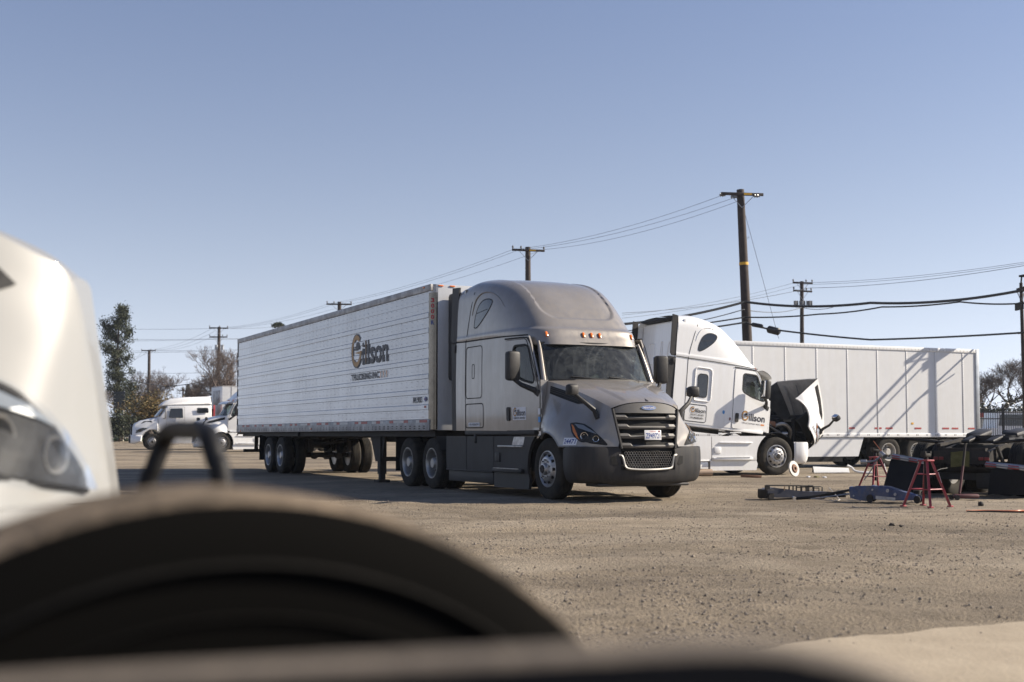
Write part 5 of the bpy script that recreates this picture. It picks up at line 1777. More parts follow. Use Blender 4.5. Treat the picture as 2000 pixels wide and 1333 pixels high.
low = cable('lowest black cable with two splice cases over the white trailer', [at(1180, 668, 49), at(1456, 630, 51), at(1502, 643, 50.5), at(1700, 664, 48), pR_base + Vector((-0.06, -0.2, 4.6)), pR_base + Vector((9, -6, 4.9))], 0.036, 0.03, mat='cable_black', name='telecom_cable')
for (a, b, r) in (((1468, 634), (1490, 638), 0.085), ((1499, 643), (1523, 649), 0.15)):
    c0, c1 = at(*a, 50.9), at(*b, 50.5)
    d = (c1 - c0)
    MB().tube([c0, c0 + d * 0.12, c0 + d * 0.88, c1], [r * 0.5, r, r, r * 0.5], 12).build('splice_case', 'cable_black', low)
cable('thin dark line between the thick bundle and the looped cable', [at(1180, 648, 49), at(1452, 605, 51), at(1566, 601, 81), at(1640, 596, 81)], 0.02, 0.2)
for i, (y0, y1, y2) in enumerate(((616, 553, 508), (622, 556, 511), (612, 563, 514))):
    cable(['top', 'second', 'third'][i] + ' thin line running to the upper right from the two-crossarm pole', [at(1215, y0, 75), at(1550 + 16 * i, y1, 82), at(2030, y2, 60)], 0.010 + 0.004 * (i == 2), 0.25)
for i, (y0, y1) in enumerate(((641, 643), (661, 663), (665, 664), (684, 685), (688, 687), (727, 729))):
    cable(['highest', 'second highest', 'third highest', 'fourth', 'fifth', 'lowest'][i] + ' faint line crossing the sky by the transformer pole', [at(150, y0, 125), at(425, y1 - 1, 117), at(560, y1 - 6 - i, 122)], 0.012, 0.1)
cable('drooping dark service cable between the transformer pole and bare trees', [at(424, 735, 117), at(380, 749, 117), at(320, 755, 118), at(255, 742, 140)], 0.035, 0.05, mat='cable_black', name='telecom_cable')
for i in range(3):
    cable(['left', 'centre', 'right'][i] + ' slack line from the transformer pole to the plain pole', [at(412 + 6 * i, 643 + 5 * i, 117), at(279 + 12 * i, 684, 148), at(238, 718 - 12 * i, 190)], 0.010, 0.5)
# ------------------------------------------------------------------ trees
def grow(seed, H, spread, levels, fork=3, droop=0.0, start=0.28, trunk_r=0.16, nseg=2):
    """returns (trunk MB, crown MB) of a bare branching tree, base at origin"""
    rg = random.Random(seed)
    T, Cr = MB(), MB()
    tips = []
    def branch(p, d, L, r, lv):
        path, rad = [p.copy()], [r]
        q, dd = p.copy(), d.copy()
        for i in range(nseg):
            dd = (dd + Vector((rg.uniform(-1, 1), rg.uniform(-1, 1), rg.uniform(-0.5, 0.8) - droop)) * (0.16 + 0.05 * lv)).normalized()
            q = q + dd * (L / nseg)
            path.append(q.copy())
            rad.append(r * (1 - 0.45 * (i + 1) / nseg))
        (T if lv < 2 else Cr).tube(path, rad, 6 if lv < 2 else (4 if lv < 4 else 3), caps=False)
        if lv >= levels:
            tips.append((q, dd))
            return
        n = fork + (1 if rg.random() < 0.4 else 0)
        for k in range(n):
            a = rg.uniform(0, 6.28)
            t = rg.uniform(0.45, 1.0) if k else 1.0
            i0 = min(nseg - 1, int(t * nseg))
            base = path[i0].lerp(path[i0 + 1], t * nseg - i0)
            side = Vector((math.cos(a), math.sin(a), rg.uniform(0.0, 0.55)))
            nd = (dd * 0.75 + side * spread * rg.uniform(0.6, 1.1)).normalized()
            branch(base, nd, L * rg.uniform(0.58, 0.80), max(0.0065, rad[i0] * rg.uniform(0.5, 0.66)), lv + 1)
    branch(Vector((0, 0, -0.1)), Vector((rg.uniform(-0.1, 0.1), 0, 1)), H * start, trunk_r, 0)
    zmax = max(t[0].z for t in tips)
    s = H / zmax
    for m in (T, Cr):
        m.v = [(x * s, y * s, z * s) for x, y, z in m.v]
    tips = [(p * s, d) for p, d in tips]
    return T, Cr, tips

def leaves(tips, n, size, spread, rg, droop=0.0, aspect=0.4):
    """many small leaf faces gathered round twig tips"""
    V, Fc = [], []
    for i in range(n):
        p, d = tips[rg.randrange(len(tips))]
        c = p + Vector((rg.gauss(0, spread), rg.gauss(0, spread), rg.gauss(0, spread * 0.8)))
        a = Vector((rg.uniform(-1, 1), rg.uniform(-1, 1), rg.uniform(-0.7, 0.7) - droop)).normalized()
        b = a.cross(Vector((rg.uniform(-1, 1), rg.uniform(-1, 1), rg.uniform(-1, 1)))).normalized()
        s = size * rg.uniform(0.6, 1.3)
        k = len(V)
        V += [c - a * s, c + b * s * aspect, c + a * s, c - b * s * aspect]
        Fc.append((k, k + 1, k + 2, k + 3))
    return V, Fc

def tree(name, label, loc, parts, rz=0.0, scale=1.0, group=None, cat='tree'):
    r = thing(name, label, cat, loc, rz, group)
    r.scale = (scale,) * 3 if not isinstance(scale, tuple) else scale
    for nm, me in parts:
        obj(nm, me, r)
    return r

def bare_parts(seed, H, spread, levels, fork=3, **k):
    T, Cr, tips = grow(seed, H, spread, levels, fork, **k)
    return [('trunk', mesh('trunk', T.v, T.f, 'bark')), ('crown', mesh('crown', Cr.v, Cr.f, 'twig', smooth=False))], tips

bareA, _ = bare_parts(3, 9.0, 0.85, 7, 3, start=0.22, trunk_r=0.24)
bareB, _ = bare_parts(8, 9.0, 0.95, 7, 3, start=0.18, trunk_r=0.26)
bareC, _ = bare_parts(21, 9.0, 0.75, 7, 3, start=0.25, trunk_r=0.22)
def bare(label, px, depth, top_y, parts, rz, wide=1.0, z0=0.0):
    p = at(px, 851, depth)
    g = gz(p.x, p.y)
    top = at(px, top_y, depth).z
    s = (top - g) / 9.0
    p.z = g
    return tree('bare_tree', label, p, parts, rz, (s * wide, s * wide, s), 'leafless winter trees')
bare('leafless tree rising behind the tail of the ribbed trailer', 452, 112, 668, bareA, 0.4, 0.85)
bare('leafless tree with a tangled crown left of the transformer pole', 398, 118, 716, bareB, 2.1, 0.9)
bare('leafless tree just right of the plain wooden pole', 312, 150, 714, bareC, 1.0, 0.95)
bare('leafless tree half hidden by the plain wooden pole', 282, 155, 720, bareA, 3.0, 0.75)
bare('low leafless tree between the tall evergreen and plain pole', 262, 170, 745, bareB, 5.0, 1.0)
bare('low leafless tree under the street lamp', 368, 140, 762, bareC, 4.0, 0.9)
bare('bushy leafless tree right of the white trailer tail', 1938, 92, 704, bareB, 0.9, 1.0)
bare('leafless tree cut off by the right edge of the picture', 2003, 88, 688, bareC, 2.5, 1.1)
bare('lower leafless tree beside the white trailer doors', 1915, 99, 722, bareA, 5.5, 1.0)

# tall evergreen on the left
rgl = random.Random(5)
T, Cr = MB(), MB()
T.tube([(0, 0, 0), (0.1, 0, 4), (-0.1, 0, 8), (0.15, 0, 12.2)], [0.28, 0.22, 0.15, 0.04], 7)
tips = []
for z, w, x0 in ((12.0, 0.35, 0.5), (11.4, 0.6, 0.3), (10.9, 0.75, -0.9), (10.3, 1.1, 0.1), (9.6, 1.4, -0.2), (8.8, 1.5, -0.4), (8.0, 1.4, -0.2), (7.2, 1.3, 0.0), (6.4, 1.3, 0.2), (5.6, 1.4, 0.3), (4.9, 1.5, 0.6), (4.3, 1.4, 0.9), (3.7, 1.1, 1.2)):
    for k in range(9):
        a = rgl.uniform(0, 6.28)
        e = Vector((x0 + math.cos(a) * w * rgl.uniform(0.4, 1.2), math.sin(a) * w * rgl.uniform(0.4, 1.2), z + rgl.uniform(-0.5, 0.5)))
        Cr_b = [(0, 0, z - 0.5), (e.x * 0.5, e.y * 0.5, z - 0.1), tuple(e)]
        T.tube(Cr_b, [0.05, 0.03, 0.012], 4, caps=False)
        tips.append((e, Vector((0, 0, 1))))
V, Fc = leaves(tips, 13000, 0.15, 0.30, rgl, droop=0.5, aspect=0.30)
pT = at(228, 851, 118); pT.z = gz(0, 118)
tree('evergreen_tree', 'tall dark evergreen with clumped foliage at far left', pT, [('trunk', mesh('trunk', T.v, T.f, 'bark')), ('crown', mesh('crown', V, Fc, 'leaf_dark', smooth=False))], 0, (0.78, 0.85, 0.985))
# autumn shrub
T, Cr, tips = grow(31, 3.8, 0.9, 4, 4, start=0.2, trunk_r=0.10)
T.add(Cr.v, Cr.f)
V, Fc = leaves(tips, 6500, 0.085, 0.42, rgl, aspect=0.5)
pB = at(300, 851, 104); pB.z = gz(0, 104)
tree('autumn_shrub', 'wide shrub with orange and olive leaves behind the parked white trucks', pB, [('trunk', mesh('trunk', T.v, T.f, 'bark')), ('crown', mesh('crown', V, Fc, 'leaf_autumn', smooth=False))], 0, (1.35, 1.2, 0.98), cat='shrub')
# conifers far away
def conifer(seed, H, Wd):
    rg = random.Random(seed)
    T = MB().tube([(0, 0, 0), (0, 0, H * 0.95)], [0.14, 0.03], 6)
    V, Fc = [], []
    for i in range(5000):
        z = H * (0.06 + 0.94 * rg.random() ** 1.15)
        w = Wd * (1 - z / H) ** 0.8 * (0.75 + 0.25 * math.sin(z * 5))
        a = rg.uniform(0, 6.28)
        r = w * (0.35 + 0.65 * rg.random())
        c = Vector((math.cos(a) * r, math.sin(a) * r, z - 0.12 * r))
        d = Vector((math.cos(a), math.sin(a), -0.35)) * 0.32
        b = Vector((-math.sin(a), math.cos(a), 0)) * 0.14
        k = len(V)
        V += [c - d, c + b, c + d, c - b]
        Fc.append((k, k + 1, k + 2, k + 3))
    return [('trunk', mesh('trunk', T.v, T.f, 'bark')), ('crown', mesh('crown', V, Fc, 'leaf_conifer', smooth=False))]
con = conifer(4, 8.0, 2.3)
for i, (px, ty, rz) in enumerate(((366, 752, 0.3), (386, 756, 2.0))):
    p = at(px, 851, 190)
    p.z = gz(0, 190)
    s = (at(px, ty, 190).z - p.z) / 8.0
    tree('conifer_tree', ['dark pointed conifer just right of the small far pole', 'dark pointed conifer behind the street lamp'][i], p, con, rz, s, 'far conifers')
# palm-like crown and dome peeping over the trailer roof
T = MB().tube([(0, 0, 0), (0, 0, 12.6)], [0.3, 0.16], 6)
tips = [(Vector((math.cos(a) * 0.55 * q, math.sin(a) * 0.55 * q, 12.9 + 0.25 * (1 - q))), Vector((0, 0, 1))) for a in np.linspace(0, 6.28, 16) for q in (0.3, 0.7, 1.0)]
V, Fc = leaves(tips, 900, 0.16, 0.14, rgl, droop=0.2, aspect=0.25)
p = at(541, 851, 150); p.z = gz(0, 150)
tree('palm_tree', 'round dark palm crown peeping over the ribbed trailer roof', p, [('trunk', mesh('trunk', T.v, T.f, 'bark')), ('crown', mesh('crown', V, Fc, 'leaf_dark', smooth=False))], 0, (at(541, 632, 150).z - p.z) / 13.2)
# dark hedge on the right
def shrub(label, px, depth, top, W_, n, mat, seed, nm='hedge_bush'):
    rg = random.Random(seed)
    p = at(px, 851, depth)
    p.z = gz(0, depth)
    H = at(px, top, depth).z - p.z
    T = MB()
    tips = []
    for k in range(60):
        a = rg.uniform(0, 6.28)
        q = math.sqrt(rg.random())
        e = Vector((math.cos(a) * W_ * q, math.sin(a) * W_ * 0.6 * q, H * (0.25 + 0.72 * rg.random() * (1 - 0.55 * q * q))))
        tips.append((e, e))
        if k % 4 == 0:
            T.tube([(0, 0, 0), tuple(e * 0.5 + Vector((0, 0, 0.1))), tuple(e)], [0.04, 0.03, 0.01], 4, caps=False)
    V, Fc = leaves(tips, n, 0.10, 0.30, rg, aspect=0.5)
    return tree(nm, label, p, [('trunk', mesh('trunk', T.v, T.f, 'bark')), ('crown', mesh('crown', V, Fc, mat, smooth=False))], 0, 1.0, cat='bush')
shrub('dark green bush behind the white pickup at the right edge', 1985, 84, 772, 2.2, 5500, 'leaf_dark', 2)
shrub('dark green bush beside the white trailer tail behind the iron fence', 1925, 88, 788, 2.0, 4000, 'leaf_dark', 3)
shrub('small dark bush below the sign board at far left', 234, 100, 803, 1.3, 2500, 'leaf_dark', 6)
shrub('brown scrubby bush behind the pale trailer front', 415, 120, 782, 1.6, 2500, 'twig', 9)
# ------------------------------------------------------------------ repair gear on the right
def jack_stand(label, loc, rz, h=0.66, col=0.16):
    r = thing('jack_stand', label, 'jack stand', loc, rz, 'red jack stands')
    b, t = 0.235, 0.055
    for sx, sy in ((1, 1), (1, -1), (-1, 1), (-1, -1)):
        m = MB()
        p0, p1 = Vector((sx * b, sy * b, 0.012)), Vector((sx * t, sy * t, h))
        d = (p1 - p0).normalized()
        m.tube([p0, p1], 0.024, 4, caps=True)
        m.box(p0, (0.07, 0.07, 0.02), bevel=0.004)
        m.build('leg', 'red_enamel', r)
    for z in (0.26, 0.48):
        k = b + (t - b) * z / h
        for a, c in (((k, k), (k, -k)), ((k, -k), (-k, -k)), ((-k, -k), (-k, k)), ((-k, k), (k, k))):
            MB().tube([(a[0], a[1], z), (c[0], c[1], z)], 0.009, 5).build('cross_rod', 'red_enamel', r)
    MB().box((0, 0, h + 0.01), (0.17, 0.17, 0.025), bevel=0.005).build('top_plate', 'red_enamel', r)
    c = MB().cyl((0, 0, 0.18), (0, 0, h + col), 0.032, n=12)
    c.box((0, 0, h + col), (0.14, 0.09, 0.05), bevel=0.01)
    c.box((0.06, 0, h + col + 0.02), (0.025, 0.09, 0.07), bevel=0.006)
    c.box((-0.06, 0, h + col + 0.02), (0.025, 0.09, 0.07), bevel=0.006)
    c.build('ratchet_post', 'black_metal', r)
    p = Vector((b * 0.62, -b * 0.62, 0))
    MB().box((0.124, -0.124 - 0.022, 0.43), (0.035, 0.004, 0.16), (R(-15), 0, R(45))).build('white_label', 'sticker', r)
    return r
jack_stand('nearer red jack stand in front of the blue floor jack nose', (6.10, 18.75, 0), R(36), 0.67, 0.09)
jack_stand('farther red jack stand behind the blue floor jack', (7.02, 24.6, 0), R(20), 0.62, 0.14)

def floor_jack():
    a, b = Vector((5.38, 20.2, 0)), Vector((6.38, 19.75, 0))
    d = (b - a)
    r = thing('floor_jack', 'scuffed blue trolley floor jack with its long handle lowered', 'floor jack', a, math.atan2(d.y, d.x))
    r.scale = (0.82, 0.9, 1.0)
    for sy in (-1, 1):
        MB().prism([(0.0, 0.07), (0.0, 0.20), (0.06, 0.245), (0.55, 0.26), (0.72, 0.25), (1.28, 0.10), (1.30, 0.05), (0.85, 0.04), (0.45, 0.05), (0.30, 0.02), (0.12, 0.04)], -0.008, 0.008, lambda p, q, t: (p, sy * 0.145 + t, q)).build('side_plate', 'blue_enamel', r)
        MB().cyl((0.38, sy * 0.17, 0.065), (0.38, sy * 0.215, 0.065), 0.065, n=20).build('rear_castor', 'black_metal', r)
        MB().cyl((1.24, sy * 0.16, 0.06), (1.24, sy * 0.21, 0.06), 0.06, n=20).build('front_wheel', 'black_metal', r)
        for (x, z, q) in ((0.70, 0.19, 0.028), (0.84, 0.135, 0.024), (0.42, 0.20, 0.016), (0.07, 0.10, 0.014)):
            MB().cyl((x, sy * 0.15, z), (x, sy * 0.185, z), q, n=12).build('pin', 'alloy', r)
        MB().box((0.66, sy * 0.158, 0.07), (0.36, 0.006, 0.05), (0, R(4), 0)).build('scuffed_plate', 'alloy', r)
    MB().box((0.80, 0, 0.17), (0.85, 0.20, 0.07), (0, R(9), 0), bevel=0.02).build('lift_arm', 'blue_enamel', r)
    MB().cyl((0.15, 0, 0.16), (0.55, 0, 0.15), 0.07, n=14).build('hydraulic_cylinder', 'navy_enamel', r)
    MB().cyl((1.22, 0, 0.14), (1.22, 0, 0.20), 0.07, n=14).build('saddle', 'black_metal', r)
    MB().box((0.02, 0, 0.19), (0.10, 0.20, 0.10), bevel=0.02).build('handle_yoke', 'blue_enamel', r)
    h = MB().tube([(0.02, 0, 0.19), (-0.42, -0.12, 0.12), (-0.78, -0.22, 0.065)], 0.021, 8)
    ho = h.build('handle', 'black_metal', r)
    MB().tube([(-0.78, -0.22, 0.065), (-1.02, -0.29, 0.045)], 0.026, 8).build('handle_grip', 'trim', ho)
    MB().cyl((-1.02, -0.32, 0.045), (-1.05, -0.27, 0.045), 0.036, n=10).build('handle_knob', 'chrome', ho)
    MB().tube([(0.0, -0.10, 0.13), (-0.45, -0.24, 0.075), (-0.72, -0.30, 0.045)], 0.010, 6).build('release_rod', 'alloy', ho)
    return r
floor_jack()

def axle_jack():
    a, b = Vector((4.10, 20.95, 0)), Vector((5.28, 21.25, 0))
    d = b - a
    r = thing('air_axle_jack', 'low dark navy truck jack lying left of the blue floor jack', 'floor jack', a, math.atan2(d.y, d.x))
    MB().prism([(0.02, 0.05), (0.02, 0.16), (0.16, 0.195), (0.75, 0.12), (1.10, 0.12), (1.12, 0.04), (0.9, 0.03), (0.2, 0.03)], -0.15, 0.15, lambda p, q, t: (p, t, q)).build('body', 'navy_enamel', r)
    MB().box((0.08, 0, 0.09), (0.15, 0.34, 0.15), bevel=0.02).build('front_block', 'black_metal', r)
    MB().box((0.09, -0.175, 0.13), (0.12, 0.01, 0.05)).build('front_plate', 'navy_enamel', r)
    for sy in (-1, 1):
        MB().cyl((0.08, sy * 0.17, 0.05), (0.08, sy * 0.21, 0.05), 0.05, n=16).build('wheel', 'black_metal', r)
        MB().cyl((1.02, sy * 0.15, 0.05), (1.02, sy * 0.19, 0.05), 0.05, n=16).build('wheel', 'black_metal', r)
    MB().tube([(0.03, -0.12, 0.232), (0.62, -0.12, 0.222), (0.78, -0.12, 0.215)], 0.013, 6).build('lift_bar', 'black_metal', r)
    MB().tube([(0.78, -0.12, 0.215), (0.87, -0.12, 0.213)], 0.019, 6).build('bar_grip', 'trim', r)
    MB().box((0.05, -0.12, 0.19), (0.07, 0.05, 0.09)).build('bar_bracket', 'black_metal', r)
    for x in (0.44, 0.51, 0.57):
        MB().box((x, -0.12, 0.17), (0.018, 0.018, 0.11)).build('upright', 'black_metal', r)
    MB().tube([(0.63, 0.0, 0.19), (1.06, 0.0, 0.20), (1.10, 0.0, 0.19), (1.10, 0.0, 0.09)], 0.010, 6).build('hose_rail', 'trim', r)
    for x in (0.72, 0.83, 0.94):
        MB().box((x, 0, 0.15), (0.022 if x != 0.83 else 0.06, 0.03, 0.11)).build('upright', 'black_metal', r)
    MB().tube([(0.93, 0.0, 0.12), (0.93, 0.0, 0.175), (1.04, 0.0, 0.175), (1.04, 0.0, 0.12)], 0.010, 6).build('valve_guard', 'trim', r)
    MB().box((0.335, -0.16, 0.185), (0.014, 0.012, 0.07)).build('tie', 'wood_pale', r)
    return r
axle_jack()
tag(MB().tube([(5.24, 21.05, 0.19), (5.27, 20.95, 0.13), (5.29, 20.7, 0.05), (5.25, 20.4, 0.02), (5.12, 20.2, 0.012), (4.98, 20.35, 0.02), (4.85, 20.5, 0.03)], 0.007, 5).build('air_hose', 'cord_white'), 'thin pale air hose curling beside the dark navy jack', 'hose')
tag(MB().tube([(5.27, 20.6, 0.02), (5.36, 20.3, 0.012), (5.52, 20.22, 0.012), (5.66, 20.4, 0.03)], 0.006, 5).build('air_hose', 'cord_white'), 'short pale hose looping under the blue jack handle', 'hose')
tag(MB().box((5.42, 21.6, 0.05), (0.46, 0.10, 0.09), (0, R(3), R(-8)), bevel=0.006).build('timber_block', 'black_metal'), 'dark timber block behind the blue jack handle', 'block')

# bare rear chassis of a parked tractor
def chassis():
    r = thing('tractor_chassis', 'dark rear chassis of a parked tractor with bent mudflap bars and rag', 'truck', (7.77, 22.0, -0.03), R(135 - 90))
    f = MB()
    for sd in (-1, 1):
        f.prism([(0.05, 0.62), (0.05, 0.80), (0.7, 0.92), (6.5, 0.92), (6.5, 0.66), (0.5, 0.66)], -0.04, 0.04, lambda p, q, t: (p, sd * 0.43 + t, q))
    for u in (0.05, 1.0, 2.2, 3.6, 5.0):
        f.box((u, 0, 0.76), (0.10, 0.86, 0.20))
    f.build('frame', 'black_metal', r)
    MB().box((0.0, 0, 0.70), (0.03, 1.0, 0.22), bevel=0.008).build('rear_crossmember', 'black_metal', r)
    for sd in (-1, 1):
        for k, y in enumerate((0.36, 0.46)):
            MB().box((-0.022, sd * y, 0.68), (0.02, 0.085, 0.055), bevel=0.008).build('tail_lamp', 'red', r)
    rg_ = np.array([[(-0.03 - 0.012 * math.sin(6 * a + b), -0.16 + 0.34 * a, 0.80 - 0.26 * b + 0.01 * math.sin(5 * a)) for a in np.linspace(0, 1, 9)] for b in np.linspace(0, 1, 6)])
    MB().grid(rg_).build('rag', 'rag', r)
    # fifth wheel with ramps
    fw = MB().lathe([(0.0, 0.0), (0.0, 0.46), (-0.06, 0.46)], 24, c=(1.35, 0, 1.08), axis='Z')
    fw.box((0.86, 0.22, 1.02), (0.5, 0.16, 0.06), (0, R(-12), 0), bevel=0.02)
    fw.box((0.86, -0.22, 1.02), (0.5, 0.16, 0.06), (0, R(-12), 0), bevel=0.02)
    fw.box((1.35, 0, 0.99), (0.8, 0.86, 0.10))
    fw.build('fifth_wheel', 'greasy', r)
    for u in (0.95, 2.27):
        ax = MB().cyl((u, -0.9, 0.5), (u, 0.9, 0.5), 0.09)
        ax.cyl((u + 0.12, 0, 0.5), (u - 0.2, 0, 0.5), 0.22, 0.15)
        ax.build('axle', 'black_metal', r)
        for sd in (-1, 1):
            wheel(r, u, sd * 1.06, 0.5, sd, 'dual_outer', 'steel')
            wheel(r, u, sd * 0.72, 0.5, sd, 'inner', 'steel')
    def bar(p0, p1, nm='mudflap_bar'):
        p0, p1 = Vector(p0), Vector(p1)
        d = p1 - p0
        b = MB().tube([p0, p1], 0.055, 4).build(nm, 'steel', r)
        n = 4
        for k in range(n):
            q0, q1 = p0 + d * (k / n + 0.01), p0 + d * ((k + 1) / n - 0.01)
            off = Vector((-0.043, 0, 0.0))
            m = MB()
            up = Vector((0, 0, 0.030))
            m.add([q0 + off - up, q1 + off - up, q1 + off + up, q0 + off + up], [(0, 1, 2, 3)])
            m.build('reflector_tape', 'red_tape' if k % 2 == 0 else 'white_tape', b, smooth=False)
    bar((-0.10, 1.24, 0.70), (-0.02, 0.62, 0.60))
    bar((-0.05, -0.46, 0.585), (-0.06, -1.25, 0.52))
    MB().add([(-0.12, 1.26, 0.66), (-0.04, 0.62, 0.57), (-0.34, 0.60, 0.06), (-0.48, 1.22, 0.16)], [(0, 1, 2, 3)]).add([(-0.13, 1.26, 0.655), (-0.05, 0.62, 0.565), (-0.35, 0.60, 0.055), (-0.49, 1.22, 0.155)], [(3, 2, 1, 0)]).build('mud_flap', 'mud_flap', r, smooth=False)
    fl_ = np.array([[(-0.06 - 0.05 * b - 0.03 * math.sin(3 * a + 2 * b), -0.55 - 0.62 * a + 0.03 * b, 0.52 - 0.44 * b + 0.015 * math.sin(9 * a)) for a in np.linspace(0, 1, 8)] for b in np.linspace(0, 1, 6)])
    MB().grid(fl_).grid(fl_ + np.array([0.012, 0, 0]), flip=True).build('mud_flap', 'mud_flap', r)
    qf = MB()
    for sd in (-1, 1):
        qf.tube([(0.30, sd * 0.45, 0.95), (0.30, sd * 1.2, 1.02)], 0.03, 6)
    qf.box((0.7, 0.44, 0.98), (1.3, 0.07, 0.05), (0, R(-6), 0))
    qf.build('fender_bracket', 'black_metal', r)
    hz = MB()
    for k in range(5):
        hz.tube([(0.1, -0.3 + 0.12 * k, 0.62), (0.5, -0.2 + 0.1 * k, 0.40 + 0.03 * k), (0.95, -0.35 + 0.15 * k, 0.6)], 0.018, 5)
    hz.box((0.45, 0, 0.36), (0.10, 1.3, 0.12))
    hz.box((0.55, -0.3, 0.30), (0.5, 0.4, 0.3), bevel=0.04)
    hz.build('air_lines', 'greasy', r)
    for (u, v, z, L, a) in ((1.35, 0.30, 1.10, 0.6, -9), (1.55, -0.30, 1.12, 0.7, -6), (2.3, 0.0, 1.10, 0.9, 3)):
        MB().box((u, v, z), (L, 0.30, 0.12), (R(3), R(a), R(4)), bevel=0.055).build('coupling_plate', 'greasy', r)
    for sd in (-1, 1):
        MB().cyl((0.55, sd * 0.30, 0.42), (0.55, sd * 0.30, 0.66), 0.12, 0.10, n=14).build('air_bag', 'rubber', r)
        MB().cyl((0.70, sd * 0.52, 0.50), (0.95, sd * 0.52, 0.50), 0.095, n=14).build('brake_chamber', 'greasy', r)
        MB().tube([(0.30, sd * 0.50, 0.90), (0.45, sd * 0.58, 0.48)], 0.035, 8).build('shock_absorber', 'greasy', r)
    MB().cyl((0.35, -0.45, 0.52), (0.35, 0.42, 0.52), 0.10, n=14).build('air_tank', 'black_metal', r)
    # brass fittings hanging from the left end
    ft = MB()
    ft.cyl((-0.16, 1.36, 0.70), (-0.12, 1.46, 0.76), 0.05, n=10)
    ft.tube([(-0.14, 1.40, 0.74), (-0.22, 1.52, 0.62), (-0.30, 1.66, 0.60)], 0.022, 6)
    ft.tube([(-0.18, 1.44, 0.72), (-0.26, 1.62, 0.40), (-0.30, 1.70, 0.28)], 0.012, 6)
    ft.cyl((-0.30, 1.64, 0.60), (-0.34, 1.74, 0.60), 0.045, n=10)
    fo = ft.build('valve_fitting', 'steel', r)
    MB().tube([(-0.14, 1.42, 0.78), (-0.16, 1.58, 0.98)], 0.008, 5).build('marker_rod', 'hose_orange', fo)
    return r
chassis()

rj = thing('bottle_jack', 'low red long-handled jack under the dark chassis', 'jack', (7.25, 20.75, 0), R(8))
MB().box((0.15, 0, 0.06), (0.42, 0.14, 0.07), bevel=0.03).build('body', 'red_dark', rj)
MB().cyl((-0.05, 0, 0.06), (0.35, 0, 0.06), 0.035, n=12).build('cylinder', 'red_dark', rj)
for sy in (-1, 1):
    MB().cyl((-0.05, sy * 0.08, 0.04), (-0.05, sy * 0.11, 0.04), 0.04, n=14).build('wheel', 'black_metal', rj)
MB().tube([(0.05, 0.02, 0.10), (0.16, 0.10, 0.55)], 0.022, 8).build('lower_handle', 'red_dark', rj)
MB().tube([(0.16, 0.10, 0.55), (0.24, 0.16, 0.92)], 0.022, 8).build('upper_handle', 'black_metal', rj)
tag(MB().tube([tuple(p) for p in catmull([(6.24, 17.50, 0.014), (6.45, 17.56, 0.014), (6.7, 17.52, 0.014), (6.93, 17.50, 0.014), (7.02, 17.56, 0.014), (7.6, 17.6, 0.014)], 5)], 0.012, 6).build('air_hose', 'hose_orange'), 'bright orange air hose lying on the dirt at the right edge', 'hose')
tag(MB().tube([tuple(p) for p in catmull([(6.24, 17.50, 0.012), (6.5, 17.42, 0.012), (6.75, 17.30, 0.012), (7.05, 17.22, 0.012), (7.6, 17.1, 0.012)], 5)], 0.011, 6).build('rubber_hose', 'trim'), 'black rubber hose lying in front of the orange hose', 'hose')
tag(MB().tube([tuple(p) for p in catmull([(7.35, 21.5, 0.50), (7.1, 21.3, 0.45), (6.85, 21.2, 0.20), (6.65, 20.9, 0.03), (6.4, 20.6, 0.012)], 5)], 0.008, 5).build('brake_hose', 'trim'), 'thin dark hose arching down from the dark chassis', 'hose')
tag(MB().lathe([(-0.03, 0.0), (-0.03, 0.035), (0.0, 0.045), (0.03, 0.035), (0.03, 0.0)], 10, c=(6.95, 18.9, 0.03), axis='X').build('hose_coupler', 'black_metal'), 'small dark coupler lying on the ground under the chassis', 'fitting')

# ------------------------------------------------------------------ bits round the white truck
rt = thing('brake_rotor', 'dusty white brake rotor leaning by the white truck front wheel', 'brake rotor', (7.15, 32.3, 0.0), R(42))
MB().lathe([(-0.02, 0.20), (-0.022, 0.105), (0.0, 0.10), (0.022, 0.105), (0.02, 0.20), (-0.02, 0.20)], 28, axis='Y').build('friction_ring', 'rim_white', rt, loc=(0, 0, 0.208), rot=(R(-12), 0, 0))
MB().lathe([(-0.05, 0.04), (-0.05, 0.09), (-0.02, 0.12), (0.02, 0.12), (0.03, 0.05)], 20, axis='Y').build('hub', 'rust', rt, loc=(0, 0, 0.208), rot=(R(-12), 0, 0))
tag(MB().tube([(4.55, 32.9, 0.09), (5.18, 33.05, 0.09)], 0.095, 16).build('exhaust_pipe', 'tan_pipe'), 'tan metal pipe lying on the ground under the white truck', 'pipe')
tag(MB().box((5.95, 31.7, 0.035), (0.50, 0.13, 0.06), (0, R(2), R(6)), bevel=0.006).build('plank', 'rust'), 'short rusty brown plank lying before the white truck wheel', 'plank')
db = MB()
Gd = np.array([[(8.35 + 1.05 * a, 35.2 + 0.25 * a + 0.25 * b, 0.03 + 0.16 * math.sin(math.pi * b) * (1 - 0.3 * a)) for a in np.linspace(0, 1, 9)] for b in np.linspace(0, 1, 7)])
db.grid(Gd)
db.grid(Gd - np.array([0, 0, 0.012]), flip=True)
tag(db.build('loose_fairing', 'van_skin'), 'detached pale fairing panel lying on the ground past the white truck', 'panel')
tag(MB().tube([tuple(p) for p in catmull([(9.3, 35.3, 0.22), (9.42, 35.3, 0.16), (9.5, 35.25, 0.07), (9.7, 35.2, 0.03), (9.95, 35.2, 0.025)], 4)], 0.035, 6).build('trim_strip', 'white_paint'), 'curled white trim strip beside the detached panel', 'panel')
